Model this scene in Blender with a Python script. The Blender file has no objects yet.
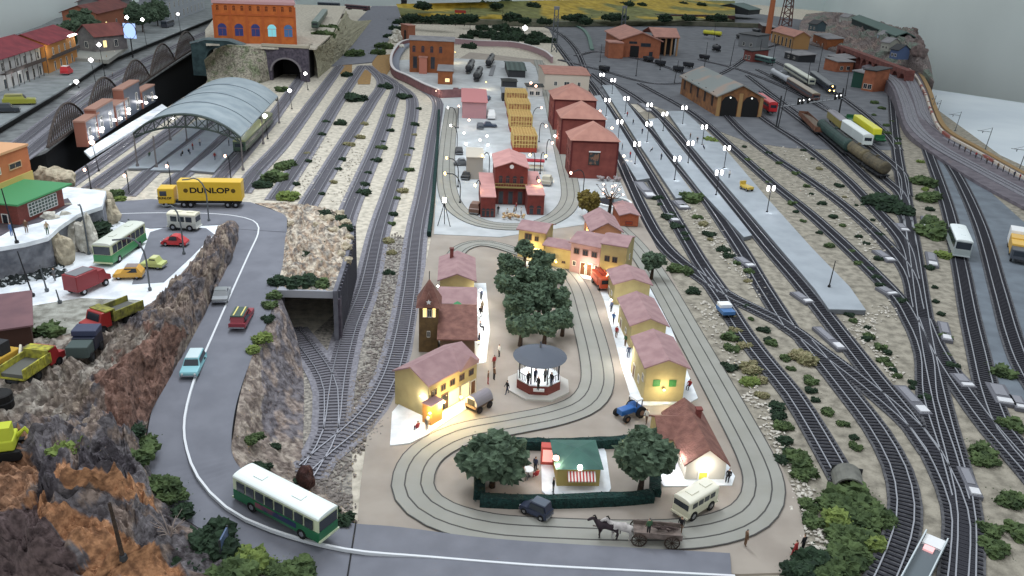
import bpy, bmesh, math, random
from mathutils import Vector, Matrix, noise
R = random.Random(7)
SC = bpy.context.scene
COL = SC.collection
rad = math.radians
# ---------------------------------------------------------------- camera
CH, TH, RO, FP = 45.0, rad(22.2), rad(2.9), 823.0
_F = Vector((0, math.cos(TH), -math.sin(TH)))
_U0 = Vector((0, math.sin(TH), math.cos(TH)))
_R0 = Vector((1, 0, 0))
_R = _R0*math.cos(RO) + _U0*math.sin(RO)
_U = -_R0*math.sin(RO) + _U0*math.cos(RO)
cam = bpy.data.objects.new('camera', bpy.data.cameras.new('camera'))
COL.objects.link(cam)
m = Matrix((_R, _U, -_F)).transposed().to_4x4()
m.translation = Vector((0, 0, CH))
cam.matrix_world = m
cam.data.sensor_width = 36
cam.data.lens = FP/1024*36
cam.data.clip_end = 4000
cam.data.clip_start = 1
SC.camera = cam

def P(px, py, z=0.0):
    d = _F + _R*((px-512)/FP) - _U*((py-288)/FP)
    t = (z-CH)/d.z
    return Vector((d.x*t, d.y*t, z))
def proj(v):
    w = Vector(v) - Vector((0, 0, CH))
    k = w.dot(_F)
    return (512+FP*w.dot(_R)/k, 288-FP*w.dot(_U)/k)
def hgt(px, py, ytop, z=0.0):
    b = P(px, py, z); lo, hi = 0.0, 60.0
    for _ in range(40):
        mid = (lo+hi)/2
        if proj(b+Vector((0, 0, mid)))[1] > ytop: lo = mid
        else: hi = mid
    return lo

# ---------------------------------------------------------------- light
SC.view_settings.view_transform = 'Standard'
SC.view_settings.look = 'None'
SC.view_settings.gamma = 1
SC.view_settings.use_curve_mapping = False
SC.view_settings.exposure = 0.0
W = bpy.data.worlds.new('room'); SC.world = W; W.use_nodes = True
W.node_tree.nodes['Background'].inputs[0].default_value = (0.90, 0.96, 1.0, 1)
W.node_tree.nodes['Background'].inputs[1].default_value = 0.8
def area(name, loc, size, power, col, target):
    l = bpy.data.lights.new(name, 'AREA'); l.shape = 'RECTANGLE'; l.size = size[0]; l.size_y = size[1]
    l.energy = power; l.color = col
    o = bpy.data.objects.new(name, l); COL.objects.link(o); o.location = loc
    o.rotation_euler = (Vector(target)-Vector(loc)).to_track_quat('-Z', 'Y').to_euler()
    return o
area('ceiling_tube_light', (-30, 150, 150), (30, 90), 190000, (0.86, 0.93, 1.0), (-25, 140, 0))
area('ceiling_tube_light', (10, 40, 170), (60, 20), 60000, (0.95, 0.95, 1.0), (0, 60, 0))

# ---------------------------------------------------------------- materials
def lin(c):
    c = c/255.0
    return c/12.92 if c <= 0.04045 else ((c+0.055)/1.055)**2.4
def rgb(c):
    g = .3*c[0]+.59*c[1]+.11*c[2]
    return tuple(lin(v+(g-v)*.16) for v in c)+(1,)
MATS = {}
def mat(key, c, rough=0.8, c2=None, ns=1.0, bump=0.0, bs=4.0, metal=0.0, emit=0.0, spec=0.3, ecol=None, lo=0.35, hi=0.65, det=4, attr=None):
    """procedural principled material: noise between two colours and an optional noise bump"""
    if key in MATS: return MATS[key]
    mt = bpy.data.materials.new(key); mt.use_nodes = True
    nt = mt.node_tree; b = nt.nodes['Principled BSDF']
    b.inputs['Base Color'].default_value = rgb(c)
    b.inputs['Roughness'].default_value = rough
    b.inputs['Metallic'].default_value = metal
    b.inputs['Specular IOR Level'].default_value = spec
    mt.diffuse_color = rgb(c)
    if c2 is not None or bump or attr:
        tc = nt.nodes.new('ShaderNodeTexCoord')
    last = None
    if c2 is not None:
        n = nt.nodes.new('ShaderNodeTexNoise'); n.inputs['Scale'].default_value = ns; n.inputs['Detail'].default_value = det
        r = nt.nodes.new('ShaderNodeValToRGB')
        r.color_ramp.elements[0].position = lo; r.color_ramp.elements[1].position = hi
        r.color_ramp.elements[0].color = rgb(c); r.color_ramp.elements[1].color = rgb(c2)
        nt.links.new(tc.outputs['Object'], n.inputs['Vector']); nt.links.new(n.outputs['Fac'], r.inputs[0])
        last = r.outputs[0]
        nt.links.new(last, b.inputs['Base Color'])
    if attr:
        a = nt.nodes.new('ShaderNodeAttribute'); a.attribute_name = attr
        mx = nt.nodes.new('ShaderNodeMix'); mx.data_type = 'RGBA'; mx.blend_type = 'MULTIPLY'
        mx.inputs[0].default_value = 1
        nt.links.new(last, mx.inputs[6]); nt.links.new(a.outputs['Color'], mx.inputs[7])
        nt.links.new(mx.outputs[2], b.inputs['Base Color'])
    if bump:
        n2 = nt.nodes.new('ShaderNodeTexNoise'); n2.inputs['Scale'].default_value = bs; n2.inputs['Detail'].default_value = 5
        bp = nt.nodes.new('ShaderNodeBump'); bp.inputs['Strength'].default_value = bump; bp.inputs['Distance'].default_value = 0.3
        nt.links.new(tc.outputs['Object'], n2.inputs['Vector']); nt.links.new(n2.outputs['Fac'], bp.inputs['Height'])
        nt.links.new(bp.outputs[0], b.inputs['Normal'])
    if emit:
        b.inputs['Emission Color'].default_value = rgb(ecol or c); b.inputs['Emission Strength'].default_value = emit
    MATS[key] = mt
    return mt
def striped(key, c, c2, axis=0, freq=1.0, rough=0.8, duty=0.5):
    if key in MATS: return MATS[key]
    mt = bpy.data.materials.new(key); mt.use_nodes = True; nt = mt.node_tree; b = nt.nodes['Principled BSDF']
    tc = nt.nodes.new('ShaderNodeTexCoord'); sp = nt.nodes.new('ShaderNodeSeparateXYZ')
    mu = nt.nodes.new('ShaderNodeMath'); mu.operation = 'MULTIPLY'; mu.inputs[1].default_value = freq
    fr = nt.nodes.new('ShaderNodeMath'); fr.operation = 'FRACT'
    gt = nt.nodes.new('ShaderNodeMath'); gt.operation = 'GREATER_THAN'; gt.inputs[1].default_value = duty
    mx = nt.nodes.new('ShaderNodeMix'); mx.data_type = 'RGBA'; mx.inputs[6].default_value = rgb(c); mx.inputs[7].default_value = rgb(c2)
    L = nt.links.new
    L(tc.outputs['Object'], sp.inputs[0]); L(sp.outputs[axis], mu.inputs[0]); L(mu.outputs[0], fr.inputs[0]); L(fr.outputs[0], gt.inputs[0])
    L(gt.outputs[0], mx.inputs[0]); L(mx.outputs[2], b.inputs['Base Color']); b.inputs['Roughness'].default_value = rough
    MATS[key] = mt; return mt
def brick(key, c, c2, mortar, scale=1.0):
    if key in MATS: return MATS[key]
    mt = bpy.data.materials.new(key); mt.use_nodes = True; nt = mt.node_tree; b = nt.nodes['Principled BSDF']
    tc = nt.nodes.new('ShaderNodeTexCoord'); mp = nt.nodes.new('ShaderNodeVectorMath'); mp.operation = 'DOT_PRODUCT'
    mp.inputs[1].default_value = (1, 1, 0)
    sp = nt.nodes.new('ShaderNodeSeparateXYZ'); cb = nt.nodes.new('ShaderNodeCombineXYZ')
    bt = nt.nodes.new('ShaderNodeTexBrick'); bt.inputs['Scale'].default_value = scale
    bt.inputs['Color1'].default_value = rgb(c); bt.inputs['Color2'].default_value = rgb(c2); bt.inputs['Mortar'].default_value = rgb(mortar)
    bt.inputs['Mortar Size'].default_value = 0.015
    L = nt.links.new
    L(tc.outputs['Object'], mp.inputs[0]); L(tc.outputs['Object'], sp.inputs[0]); L(mp.outputs['Value'], cb.inputs[0]); L(sp.outputs[2], cb.inputs[1])
    L(cb.outputs[0], bt.inputs['Vector']); L(bt.outputs[0], b.inputs['Base Color']); b.inputs['Roughness'].default_value = 0.85
    MATS[key] = mt; return mt

M = dict(
 sand=mat('sand', (204,194,176), .95, (158,150,134), .9, .5, 3, lo=.4, hi=.72, det=8),
 sandR=mat('sand_grey', (158,150,134), .95, (108,102,90), .8, .5, 3, lo=.38, hi=.72, det=8),
 gravel=mat('gravel', (170,162,150), .95, (96,92,88), 2.2, .8, 3, lo=.35, hi=.65, det=8),
 asphalt=mat('asphalt', (118,120,130), .85, (108,110,120), .4),
 depot=mat('depot_asphalt', (112,114,120), .85, (94,97,104), .2),
 plat=mat('platform_slab', (156,164,172), .7, (144,152,160), .3),
 paving=mat('paving', (160,149,137), .85, (147,136,125), .25),
 tram=mat('tram_concrete', (148,147,139), .8, (142,141,132), .4),
 upper=mat('upper_street', (184,188,190), .8, (168,172,174), .3),
 snow=mat('white_plaster', (236,240,244), .8, (200,206,212), .5),
 groove=mat('groove', (70,68,66), .7),
 line=mat('road_paint', (215,218,222), .7),
 ballL=mat('ballast_light', (140,138,146), .95, (110,108,116), 2.5, .3),
 ballR=mat('ballast_dark', (98,98,102), .95, (68,68,72), 2.5, .3),
 sleepL=mat('sleeper_grey', (110,108,116), .8),
 sleepR=mat('sleeper_dark', (48,48,56), .8),
 rail=mat('rail_steel', (150,150,158), .35, metal=.7),
 railB=mat('rail_bright', (176,178,186), .42, metal=.8),
 black=mat('black', (22,22,24), .6),
 dark=mat('dark_grey', (48,50,54), .6),
 grey=mat('mid_grey', (120,122,126), .7),
 white=mat('white', (225,226,226), .6),
 cream=mat('cream', (222,216,190), .6),
 glass=mat('dark_glass', (40,48,58), .15, spec=.6),
 tyre=mat('tyre', (26,26,28), .8),
 chrome=mat('chrome', (170,172,176), .25, metal=.8),
 pole=mat('pole_black', (34,34,38), .5),
 polegrey=mat('pole_grey', (92,98,104), .5),
 lampW=mat('lamp_white', (255,252,250), emit=9),
 lampY=mat('lamp_warm', (255,214,120), emit=7, ecol=(255,205,110)),
 lampP=mat('lamp_pinkish', (255,205,180), emit=8, ecol=(255,190,160)),
 roofP=mat('roof_pink_tile', (166,130,130), .85, (150,114,116), .8),
 roofB=mat('roof_brown_tile', (138,92,80), .85, (112,72,64), 1.2, .3, 6),
 roofR=mat('roof_salmon', (180,124,108), .85, (166,112,98), .5),
 roofL=mat('roof_light_brown', (186,152,138), .85, (168,134,122), .5),
 wallY=mat('wall_yellow', (184,166,112), .9, (168,150,100), .6),
 wallPk=mat('wall_pink', (176,140,140), .9, (160,126,126), .6),
 wallO=mat('wall_orange', (200,100,38), .9, (180,86,34), .6),
 redbrick=brick('red_brick', (140,62,54), (124,54,48), (114,70,64), 2.0),
 brownbrick=brick('brown_brick', (146,82,54), (126,70,48), (104,74,60), 2.0),
 orangebrick=brick('orange_brick', (190,92,50), (170,80,46), (150,90,66), 2.0),
 stone=mat('stone_lilac', (92,84,96), .95, (66,60,72), 1.2, .6, 4),
 green=mat('green_paint', (60,140,84), .6),
 dkgreen=mat('dark_green_paint', (32,74,62), .6),
 hedge=mat('hedge', (24,62,58), .95, (14,40,38), 3, .8, 5),
 leafD=mat('leaf_dark', (92,114,88), .95, (48,66,50), 1.2, .7, 4),
 leafM=mat('leaf_mid', (84,104,58), .95, (48,66,38), 1.2, .7, 4),
 leafA=mat('leaf_autumn', (128,112,44), .95, (84,70,30), 1.2, .7, 4),
 bark=mat('bark', (70,54,44), .95, (48,38,32), 3, .5),
 iron=mat('iron_brown', (84,72,66), .7, (60,52,50), 2),
)

# ---------------------------------------------------------------- objects
USED = {}
def tag(o, label=None, cat=None, group=None, kind=None):
    if label: o['label'] = label
    if cat: o['category'] = cat
    if group: o['group'] = group
    if kind: o['kind'] = kind
    return o
def thing(name, label, cat, loc=(0,0,0), rz=0.0, group=None):
    o = bpy.data.objects.new(name, None); o.empty_display_size = .3
    COL.objects.link(o); o.location = loc; o.rotation_euler = (0, 0, rz)
    return tag(o, label, cat, group)
def dup(root, loc=None, rz=None, label=None, group=None, sc=None):
    r = root.copy(); COL.objects.link(r)
    if loc is not None: r.location = loc
    if rz is not None: r.rotation_euler[2] = rz
    if sc is not None: r.scale = (sc, sc, sc)
    if label: r['label'] = label
    if group: r['group'] = group
    for ch in list(root.children):
        c = ch.copy(); COL.objects.link(c); c.parent = r
        for g in list(ch.children):
            d = g.copy(); COL.objects.link(d); d.parent = c
    return r

class MB:
    """mesh builder: collects faces, links them as one mesh object"""
    def __init__(s): s.v = []; s.f = []; s.mi = []; s.cur = 0; s.smooth = False; s.col = None
    def add(s, vs, fs):
        o = len(s.v); s.v += [tuple(v) for v in vs]
        for f in fs: s.f.append([o+i for i in f]); s.mi.append(s.cur)
        return s
    def box(s, c, d, rz=0.0, taper=1.0):
        x, y, z = d[0]/2, d[1]/2, d[2]/2; ca, sa = math.cos(rz), math.sin(rz); vs = []
        for k in (-1, 1):
            t = taper if k > 0 else 1.0
            for a, b in ((-x,-y),(x,-y),(x,y),(-x,y)):
                a *= t; b *= t
                vs.append((c[0]+a*ca-b*sa, c[1]+a*sa+b*ca, c[2]+k*z))
        return s.add(vs, [(3,2,1,0),(4,5,6,7),(0,1,5,4),(1,2,6,5),(2,3,7,6),(3,0,4,7)])
    def b2(s, x0, x1, y0, y1, z0, z1): return s.box(((x0+x1)/2, (y0+y1)/2, (z0+z1)/2), (x1-x0, y1-y0, z1-z0))
    def prism(s, poly, z0, z1):
        n = len(poly)
        a = sum(poly[i][0]*poly[(i+1)%n][1]-poly[(i+1)%n][0]*poly[i][1] for i in range(n))
        if a < 0: poly = poly[::-1]
        vs = [(p[0], p[1], z0) for p in poly]+[(p[0], p[1], z1) for p in poly]
        return s.add(vs, [tuple(range(n-1,-1,-1)), tuple(range(n,2*n))]+[(i,(i+1)%n,n+(i+1)%n,n+i) for i in range(n)])
    def extr(s, prof, x0, x1, axis=0):
        """profile in the (y,z) plane extruded along x (axis 0) or profile (x,z) extruded along y (axis 1)"""
        n = len(prof)
        f = (lambda t, p: (t, p[0], p[1])) if axis == 0 else (lambda t, p: (p[0], t, p[1]))
        vs = [f(x0, p) for p in prof]+[f(x1, p) for p in prof]
        return s.add(vs, [tuple(range(n)), tuple(range(2*n-1,n-1,-1))]+[(i,n+i,n+(i+1)%n,(i+1)%n) for i in range(n)])
    def tube(s, pts, r, n=6, cap=True):
        pts = [Vector(p) for p in pts]; rings = []
        for i, p in enumerate(pts):
            d = (pts[min(i+1, len(pts)-1)]-pts[max(i-1, 0)]).normalized()
            u = d.cross(Vector((0,0,1)))
            if u.length < .05: u = d.cross(Vector((1,0,0)))
            u.normalize(); w = d.cross(u)
            rr = r[i] if isinstance(r, (list, tuple)) else r
            rings.append([p+(u*math.cos(2*math.pi*k/n)+w*math.sin(2*math.pi*k/n))*rr for k in range(n)])
        vs = [v for q in rings for v in q]; fs = []
        for i in range(len(pts)-1):
            for k in range(n):
                fs.append((i*n+k, i*n+(k+1)%n, (i+1)*n+(k+1)%n, (i+1)*n+k))
        if cap: fs += [tuple(range(n-1,-1,-1)), tuple(range((len(pts)-1)*n, len(pts)*n))]
        return s.add(vs, fs)
    def lathe(s, prof, c=(0,0,0), n=16, sx=1, sy=1):
        vs = []; fs = []; m_ = len(prof)
        for r, z in prof:
            for k in range(n):
                a = 2*math.pi*k/n+math.pi/n; vs.append((c[0]+r*math.cos(a)*sx, c[1]+r*math.sin(a)*sy, c[2]+z))
        for i in range(m_-1):
            for k in range(n): fs.append((i*n+k, i*n+(k+1)%n, (i+1)*n+(k+1)%n, (i+1)*n+k))
        fs += [tuple(range(n-1,-1,-1)), tuple(range((m_-1)*n, m_*n))]
        return s.add(vs, fs)
    def wheel(s, c, r, w, n=14, axis=1):
        vs = []
        for t in (-w/2, w/2):
            for k in range(n):
                a = 2*math.pi*k/n
                vs.append((c[0]+r*math.cos(a), c[1]+t, c[2]+r*math.sin(a)) if axis == 1 else (c[0]+t, c[1]+r*math.cos(a), c[2]+r*math.sin(a)))
        return s.add(vs, [tuple(range(n)), tuple(range(2*n-1,n-1,-1))]+[(k,n+k,n+(k+1)%n,(k+1)%n) for k in range(n)])
    def blob(s, c, r, seed=0, amp=.25, sub=2, fr=1.3, flat=1.0):
        bm = bmesh.new(); bmesh.ops.create_icosphere(bm, subdivisions=sub, radius=1)
        off = Vector((seed*3.1, seed*1.7, seed*.9)); vs = []
        rr = r if isinstance(r, (tuple, list)) else (r, r, r*flat)
        for v in bm.verts:
            k = 1+amp*noise.noise(v.co*fr+off)*2
            vs.append((c[0]+v.co.x*rr[0]*k, c[1]+v.co.y*rr[1]*k, c[2]+v.co.z*rr[2]*k))
        fs = [[v.index for v in f.verts] for f in bm.faces]; bm.free()
        return s.add(vs, fs)
    def build(s, name, mats, parent=None, smooth=False, bevel=0.0):
        me = bpy.data.meshes.new(name); me.from_pydata(s.v, [], s.f)
        if not isinstance(mats, (list, tuple)): mats = [mats]
        for q in mats: me.materials.append((M.get(q) or MATS[q]) if isinstance(q, str) else q)
        if len(mats) > 1: me.polygons.foreach_set('material_index', s.mi)
        if smooth: me.polygons.foreach_set('use_smooth', [True]*len(me.polygons))
        me.update()
        bm = bmesh.new(); bm.from_mesh(me); bmesh.ops.recalc_face_normals(bm, faces=bm.faces)
        if bevel:
            bmesh.ops.remove_doubles(bm, verts=bm.verts, dist=1e-4)
            es = [e for e in bm.edges if len(e.link_faces) == 2 and e.calc_face_angle(0) > .5]
            bmesh.ops.bevel(bm, geom=es, offset=bevel, segments=2, profile=.5, affect='EDGES', clamp_overlap=True)
        bm.to_mesh(me); bm.free()
        o = bpy.data.objects.new(name, me); COL.objects.link(o)
        if parent is not None: o.parent = parent
        return o

def catmull(pts, step=2.0):
    pts = [Vector(p) for p in pts]; out = []
    q = [pts[0]*2-pts[1]]+pts+[pts[-1]*2-pts[-2]]
    for i in range(1, len(q)-2):
        n = max(2, int((q[i+1]-q[i]).length/step))
        for k in range(n):
            t = k/n
            out.append(.5*((2*q[i])+(q[i+1]-q[i-1])*t+(2*q[i-1]-5*q[i]+4*q[i+1]-q[i+2])*t*t+(3*q[i]-q[i-1]-3*q[i+1]+q[i+2])*t**3))
    out.append(pts[-1]); return out
def strip(mb, path, w0, w1, dz0, dz1=None, thick=0.0):
    """flat ribbon between lateral offsets w0..w1 along a path"""
    vs = []; fs = []; n = len(path)
    for i, p in enumerate(path):
        d = path[min(i+1, n-1)]-path[max(i-1, 0)]; d.z = 0; d.normalize(); nn = Vector((-d.y, d.x, 0))
        a = p+nn*w0; b = p+nn*w1
        if thick: vs += [a+Vector((0,0,dz0)), b+Vector((0,0,dz0)), b+Vector((0,0,dz0-thick)), a+Vector((0,0,dz0-thick))]
        else: vs += [a+Vector((0,0,dz0)), b+Vector((0,0,dz0))]
    k = 4 if thick else 2
    for i in range(n-1):
        o = i*k
        if thick:
            for j in range(4): fs.append((o+j, o+(j+1)%4, o+k+(j+1)%4, o+k+j))
        else: fs.append((o, o+1, o+3, o+2))
    if thick: fs += [(0,1,2,3), ((n-1)*k+3,(n-1)*k+2,(n-1)*k+1,(n-1)*k)]
    mb.add(vs, fs)
def struct(name, mb, m_, **k):
    o = mb.build(name, m_, **k); o['kind'] = 'structure'; return o
def slab(name, poly, z, m_, th=1.0):
    """horizontal slab whose top outline is seen at the given pixels"""
    mb = MB(); mb.prism([P(x, y, z)[:2] for x, y in poly], z-th, z)
    return struct(name, mb, m_)
# ================================================================ setting
b = MB(); b.b2(-900, 900, -100, 1500, -81, -80); struct('floor', b, mat('room_floor', (46,44,44), .9))
A_ = P(838, 12, -8); B_ = P(1150, 119, -12)
dw = (B_-A_).normalized()
wallm = mat('room_wall', (232,242,240), .95, (226,236,234), .01)
b = MB(); a0 = A_-dw*90; a1 = B_+dw*600
nn = Vector((-dw.y, dw.x, 0)).normalized()
if nn.y < 0: nn = -nn
nn *= 3
b.prism([a0[:2], a1[:2], (a1+nn)[:2], (a0+nn)[:2]], -80, 150); struct('wall_right', b, wallm)
c0 = a0; c1 = P(-60, 45, 6)+Vector((-60, -10, 0))
far = Vector((-330, c0.y+10, 0))
b = MB(); b.prism([(c0.x, c0.y), (far.x, far.y), (far.x, far.y+3), (c0.x, c0.y+3)], -80, 150); struct('wall_back', b, wallm)
b = MB(); b.prism([(far.x, far.y), (-190, 130), (-193, 130), (far.x-3, far.y)], -80, 150); struct('wall_left', b, wallm)

# board the railway stands on: sandy ground with a gap (the dark valley) at the upper left
G = [(-160,220),(20,212),(62,187),(120,146),(160,112),(206,83),(214,62),(212,35),(226,14),(300,8),(420,5),(640,3),(760,5),(850,14),(900,45),(922,76),(933,110),(945,132),(976,152),(1026,180),(1100,215),(1400,330),(1500,760),(700,900),(-300,900)]
slab('ground', G, -0.12, 'sand', 2.5)
slab('gravel_ground', [(372,236),(428,238),(416,290),(404,350),(392,376),(372,408),(352,440),(352,520),(236,470),(244,400),(300,345),(350,300)], 0.0, 'gravel', .1)
slab('dark_ground', [(600,120),(633,200),(668,300),(706,380),(760,450),(800,520),(790,700),(1500,700),(1400,340),(1000,155),(938,110),(900,60),(800,100),(700,100)], -0.06, 'sandR', .06)
slab('depot_yard', [(545,22),(560,50),(585,82),(600,100),(655,106),(700,124),(748,142),(790,148),(840,150),(892,150),(905,100),(895,66),(862,28),(760,14),(640,12)], 0.0, 'depot', .1)
slab('asphalt_yard', [(930,128),(968,172),(1024,222),(1200,330),(1130,420),(1024,400),(1000,392),(992,372),(975,300),(950,215),(925,150)], 0.0, mat('asphalt_blue', (112,122,132), .85, (98,106,116), .3), .1)
slab('aisle', [(905,88),(940,130),(1024,178),(1300,300),(1500,160),(1150,118),(1024,103),(930,89)], -13, mat('white_sheet', (226,234,240), .8, (206,216,226), .02), 3)
slab('far_road', [(330,66),(372,62),(398,28),(402,6),(372,6),(350,28),(318,54)], 0.25, 'asphalt', .25)
slab('town_paving', [(447,96),(436,150),(431,237),(421,290),(412,352),(404,378),(388,410),(367,436),(361,480),(357,526),(352,556),(740,574),(800,572),(806,540),(798,500),(776,455),(742,400),(700,330),(664,262),(636,208),(622,178),(596,120),(586,96),(540,60),(470,52),(440,70)], 0.12, 'paving', .3)
slab('upper_town_street', [(444,104),(438,150),(434,234),(500,237),(600,222),(634,214),(618,176),(590,118),(570,96),(530,62),(448,58),(400,60),(394,70),(440,98)], 0.20, 'upper', .1)
for poly in ([(338,62),(352,60),(352,72),(338,74)], [(356,70),(372,70),(370,84),(358,84)], [(374,56),(392,54),(392,66),(386,76),(376,72),(372,64)]):
    slab('earth_patch', poly, 0.06, mat('orange_earth', (168,126,66), .95, (140,110,70), 1), .1)

# tram bands set in the paving: concrete ribbons with dark grooves
def tram(pts, z=.2, w=1.85):
    path = catmull([P(x, y, z) for x, y in pts], 1.2)
    b = MB(); strip(b, path, -w, w, .04, thick=.06)
    o = struct('tram_road', b, 'tram')
    for i, k in enumerate((-.72, .72)):
        b = MB(); strip(b, path, k-.07, k+.07, .055, thick=.03); q = b.build('rail_groove', 'groove', o)
    for k in (-w-.06, w+.06):
        b = MB(); strip(b, path, k-.06, k+.06, .05, thick=.04); b.build('edge_joint', 'groove', o)
tram([(600,214),(618,229),(638,250),(660,283),(690,336),(730,408),(757,460),(764,488),(757,508),(738,522),(700,532),(640,535),(560,533),(490,528),(440,514),(416,495),(414,474),(428,452),(462,434),(512,424),(556,415),(585,403),(597,384),(595,356),(585,318),(574,285),(556,266),(524,254)])
tram([(538,60),(548,92),(556,126),(564,160),(570,186),(569,203),(556,217),(530,226),(490,225),(464,215),(450,198),(446,172),(448,140),(452,108)], .24)
tram([(524,254),(500,246),(480,243),(462,248),(450,262)], .21, 1.3)

# ---------------------------------------------------------------- railway tracks
NT = [0]
def track(label, pts, style='L', z=0.0, group=None):
    path = catmull([P(q[0], q[1], q[2] if len(q) > 2 else z) for q in pts], 3.0)
    c = path[len(path)//2].copy(); c.z = z
    t = thing('railway_track', label, 'railway track', c, 0, group)
    path = [p-c for p in path]
    bw = 1.95 if style == 'L' else 1.5
    NT[0] += 1
    b = MB(); strip(b, path, -bw, bw, .075+.0018*NT[0], thick=.2); b.build('ballast', 'ballL' if style == 'L' else 'ballR', t)
    b = MB()
    acc = 0; prev = path[0]
    fine = []
    for a, q in zip(path, path[1:]):
        L_ = (q-a).length; d = (q-a).normalized(); k = acc
        while k < L_:
            fine.append((a+d*k, d)); k += .62
        acc = k-L_
    for p, d in fine: b.box((p.x, p.y, .165+.001*NT[0]), (.26, 2.5, .12), math.atan2(d.y, d.x))
    s_ = b.build('sleepers', 'sleepL' if style == 'L' else 'sleepR', t)
    for k in (-.72, .72):
        b = MB(); strip(b, path, k-.06, k+.06, .36, thick=.15); b.build('rail', 'rail' if style == 'L' else 'railB', t)
    return t
LT = [
 ('grey track at the left edge of the yard, nearest the dark valley', [(206,88),(160,119),(125,145),(62,188),(30,208)]),
 ('grey track running into the left side of the arched canopy', [(200,108),(168,133),(150,146),(92,188)]),
 ('grey track through the middle of the arched canopy', [(228,112),(195,137),(160,164),(125,196)]),
 ('grey track through the arched canopy ending behind the yellow lorry cab', [(250,114),(223,138),(198,161),(172,184)]),
 ('grey track from the stone tunnel mouth with the green railcar on it', [(304,74),(285,101),(268,124),(240,156),(212,188)]),
 ('grey track ending just right of the yellow lorry', [(340,66),(312,104),(283,143),(256,172),(241,193)]),
 ('grey yard track ending by the green bush above the road bend', [(362,66),(338,102),(313,143),(275,200)]),
 ('grey yard track running down to the pale rubble bank', [(368,66),(382,82),(370,104),(344,145),(306,208)]),
 ('grey yard track running down to the top of the grey retaining wall', [(380,74),(396,86),(390,108),(377,145),(350,208),(342,236)]),
 ('long grey track passing right beside the grey retaining wall', [(396,84),(412,100),(406,145),(392,190),(379,231),(366,288),(350,330),(338,380),(331,432),(316,462),(306,478)]),
 ('long grey track along the left edge of the town', [(422,88),(438,102),(433,140),(425,190),(417,230),(410,288),(401,340),(390,378),(372,410),(348,434),(326,452),(306,470)]),
]
for l, p in LT: track(l, p)
track('grey curved track coming out of the dark opening under the road', [(292,330),(306,348),(321,368),(331,392),(331,432)])
RT = [
 ('dark track curving past the brick hut from behind the red warehouses', [(556,44),(575,70),(592,98),(606,130),(620,160),(642,209),(664,246),(697,275),(735,300),(780,322),(818,350),(868,388),(918,432),(942,470),(958,510),(960,545),(955,600)]),
 ('dark track between the two narrow platforms nearest the warehouses', [(582,72),(600,96),(622,130),(652,180),(674,218),(700,262),(722,294)]),
 ('dark track between the lamp-lit platform and the thin middle platform', [(592,74),(626,104),(662,146),(700,191),(737,244),(762,286),(790,330)]),
 ('dark track along the left side of the broad platform', [(600,76),(640,100),(672,130),(701,165),(730,200),(768,247),(805,290),(868,370),(904,414),(934,456)]),
 ('dark track along the right side of the broad platform', [(640,84),(690,112),(730,146),(768,180),(818,221),(888,288),(912,322),(926,356),(930,400),(946,450),(960,500)]),
 ('dark track out of the left bay of the brown engine shed', [(712,100),(740,130),(768,153),(806,178),(843,205),(880,238),(908,272),(918,310)]),
 ('dark track out of the right bay of the brown engine shed', [(738,100),(768,122),(803,145),(840,174),(868,202),(903,242),(914,280)]),
 ('dark track in front of the tank wagons, joining the upright main line', [(762,92),(800,120),(830,144),(868,180),(903,214),(912,246)]),
 ('dark track carrying the dark green tank wagons', [(748,76),(790,108),(835,140),(885,180),(903,198),(908,228)]),
 ('dark track carrying the yellow and green wagon', [(758,70),(800,92),(836,116),(870,146),(900,172),(906,196)]),
 ('dark track carrying the cream railcar', [(776,62),(820,84),(856,108),(886,134),(898,150)]),
 ('long dark main line running straight up the right side', [(884,40),(890,84),(896,144),(905,200),(913,250),(920,300),(927,345),(936,390),(946,432),(958,476),(966,520),(964,600)]),
 ('dark track branching right from the main line past the grey ramp', [(924,320),(934,345),(946,366),(966,396),(993,432),(1030,474),(1060,510)]),
 ('dark track with the white coach on it', [(915,118),(928,152),(947,206),(960,264),(969,312),(978,352),(988,393),(1004,432),(1040,474)]),
 ('dark track at the far right past the yellow lorry', [(938,148),(958,178),(980,226),(998,288),(1012,338),(1028,376),(1070,440)]),
 ('dark siding running down to the small curved concrete shelter', [(700,270),(722,300),(745,336),(768,366),(793,396),(818,436),(844,482)]),
 ('dark curved track at the bottom with bright rails, left of the pair', [(806,342),(826,366),(850,396),(876,430),(897,468),(905,505),(901,537),(888,572),(870,610)]),
]
for l, p in RT: track(l, p, 'R')
track('dark track curling round the roundhouse at the back', [(560,60),(600,70),(660,84),(720,74),(760,50),(800,40)], 'R')
track('dark track at the back beside the orange shed', [(576,56),(600,52),(650,62),(690,76),(720,86)], 'R')
track('pale curved track past the red roofed stores at the back', [(540,24),(560,34),(576,50),(588,78)], 'R')
track('dark track crossing under the signal gantry', [(700,60),(740,70),(790,90),(830,112)], 'R')

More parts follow.
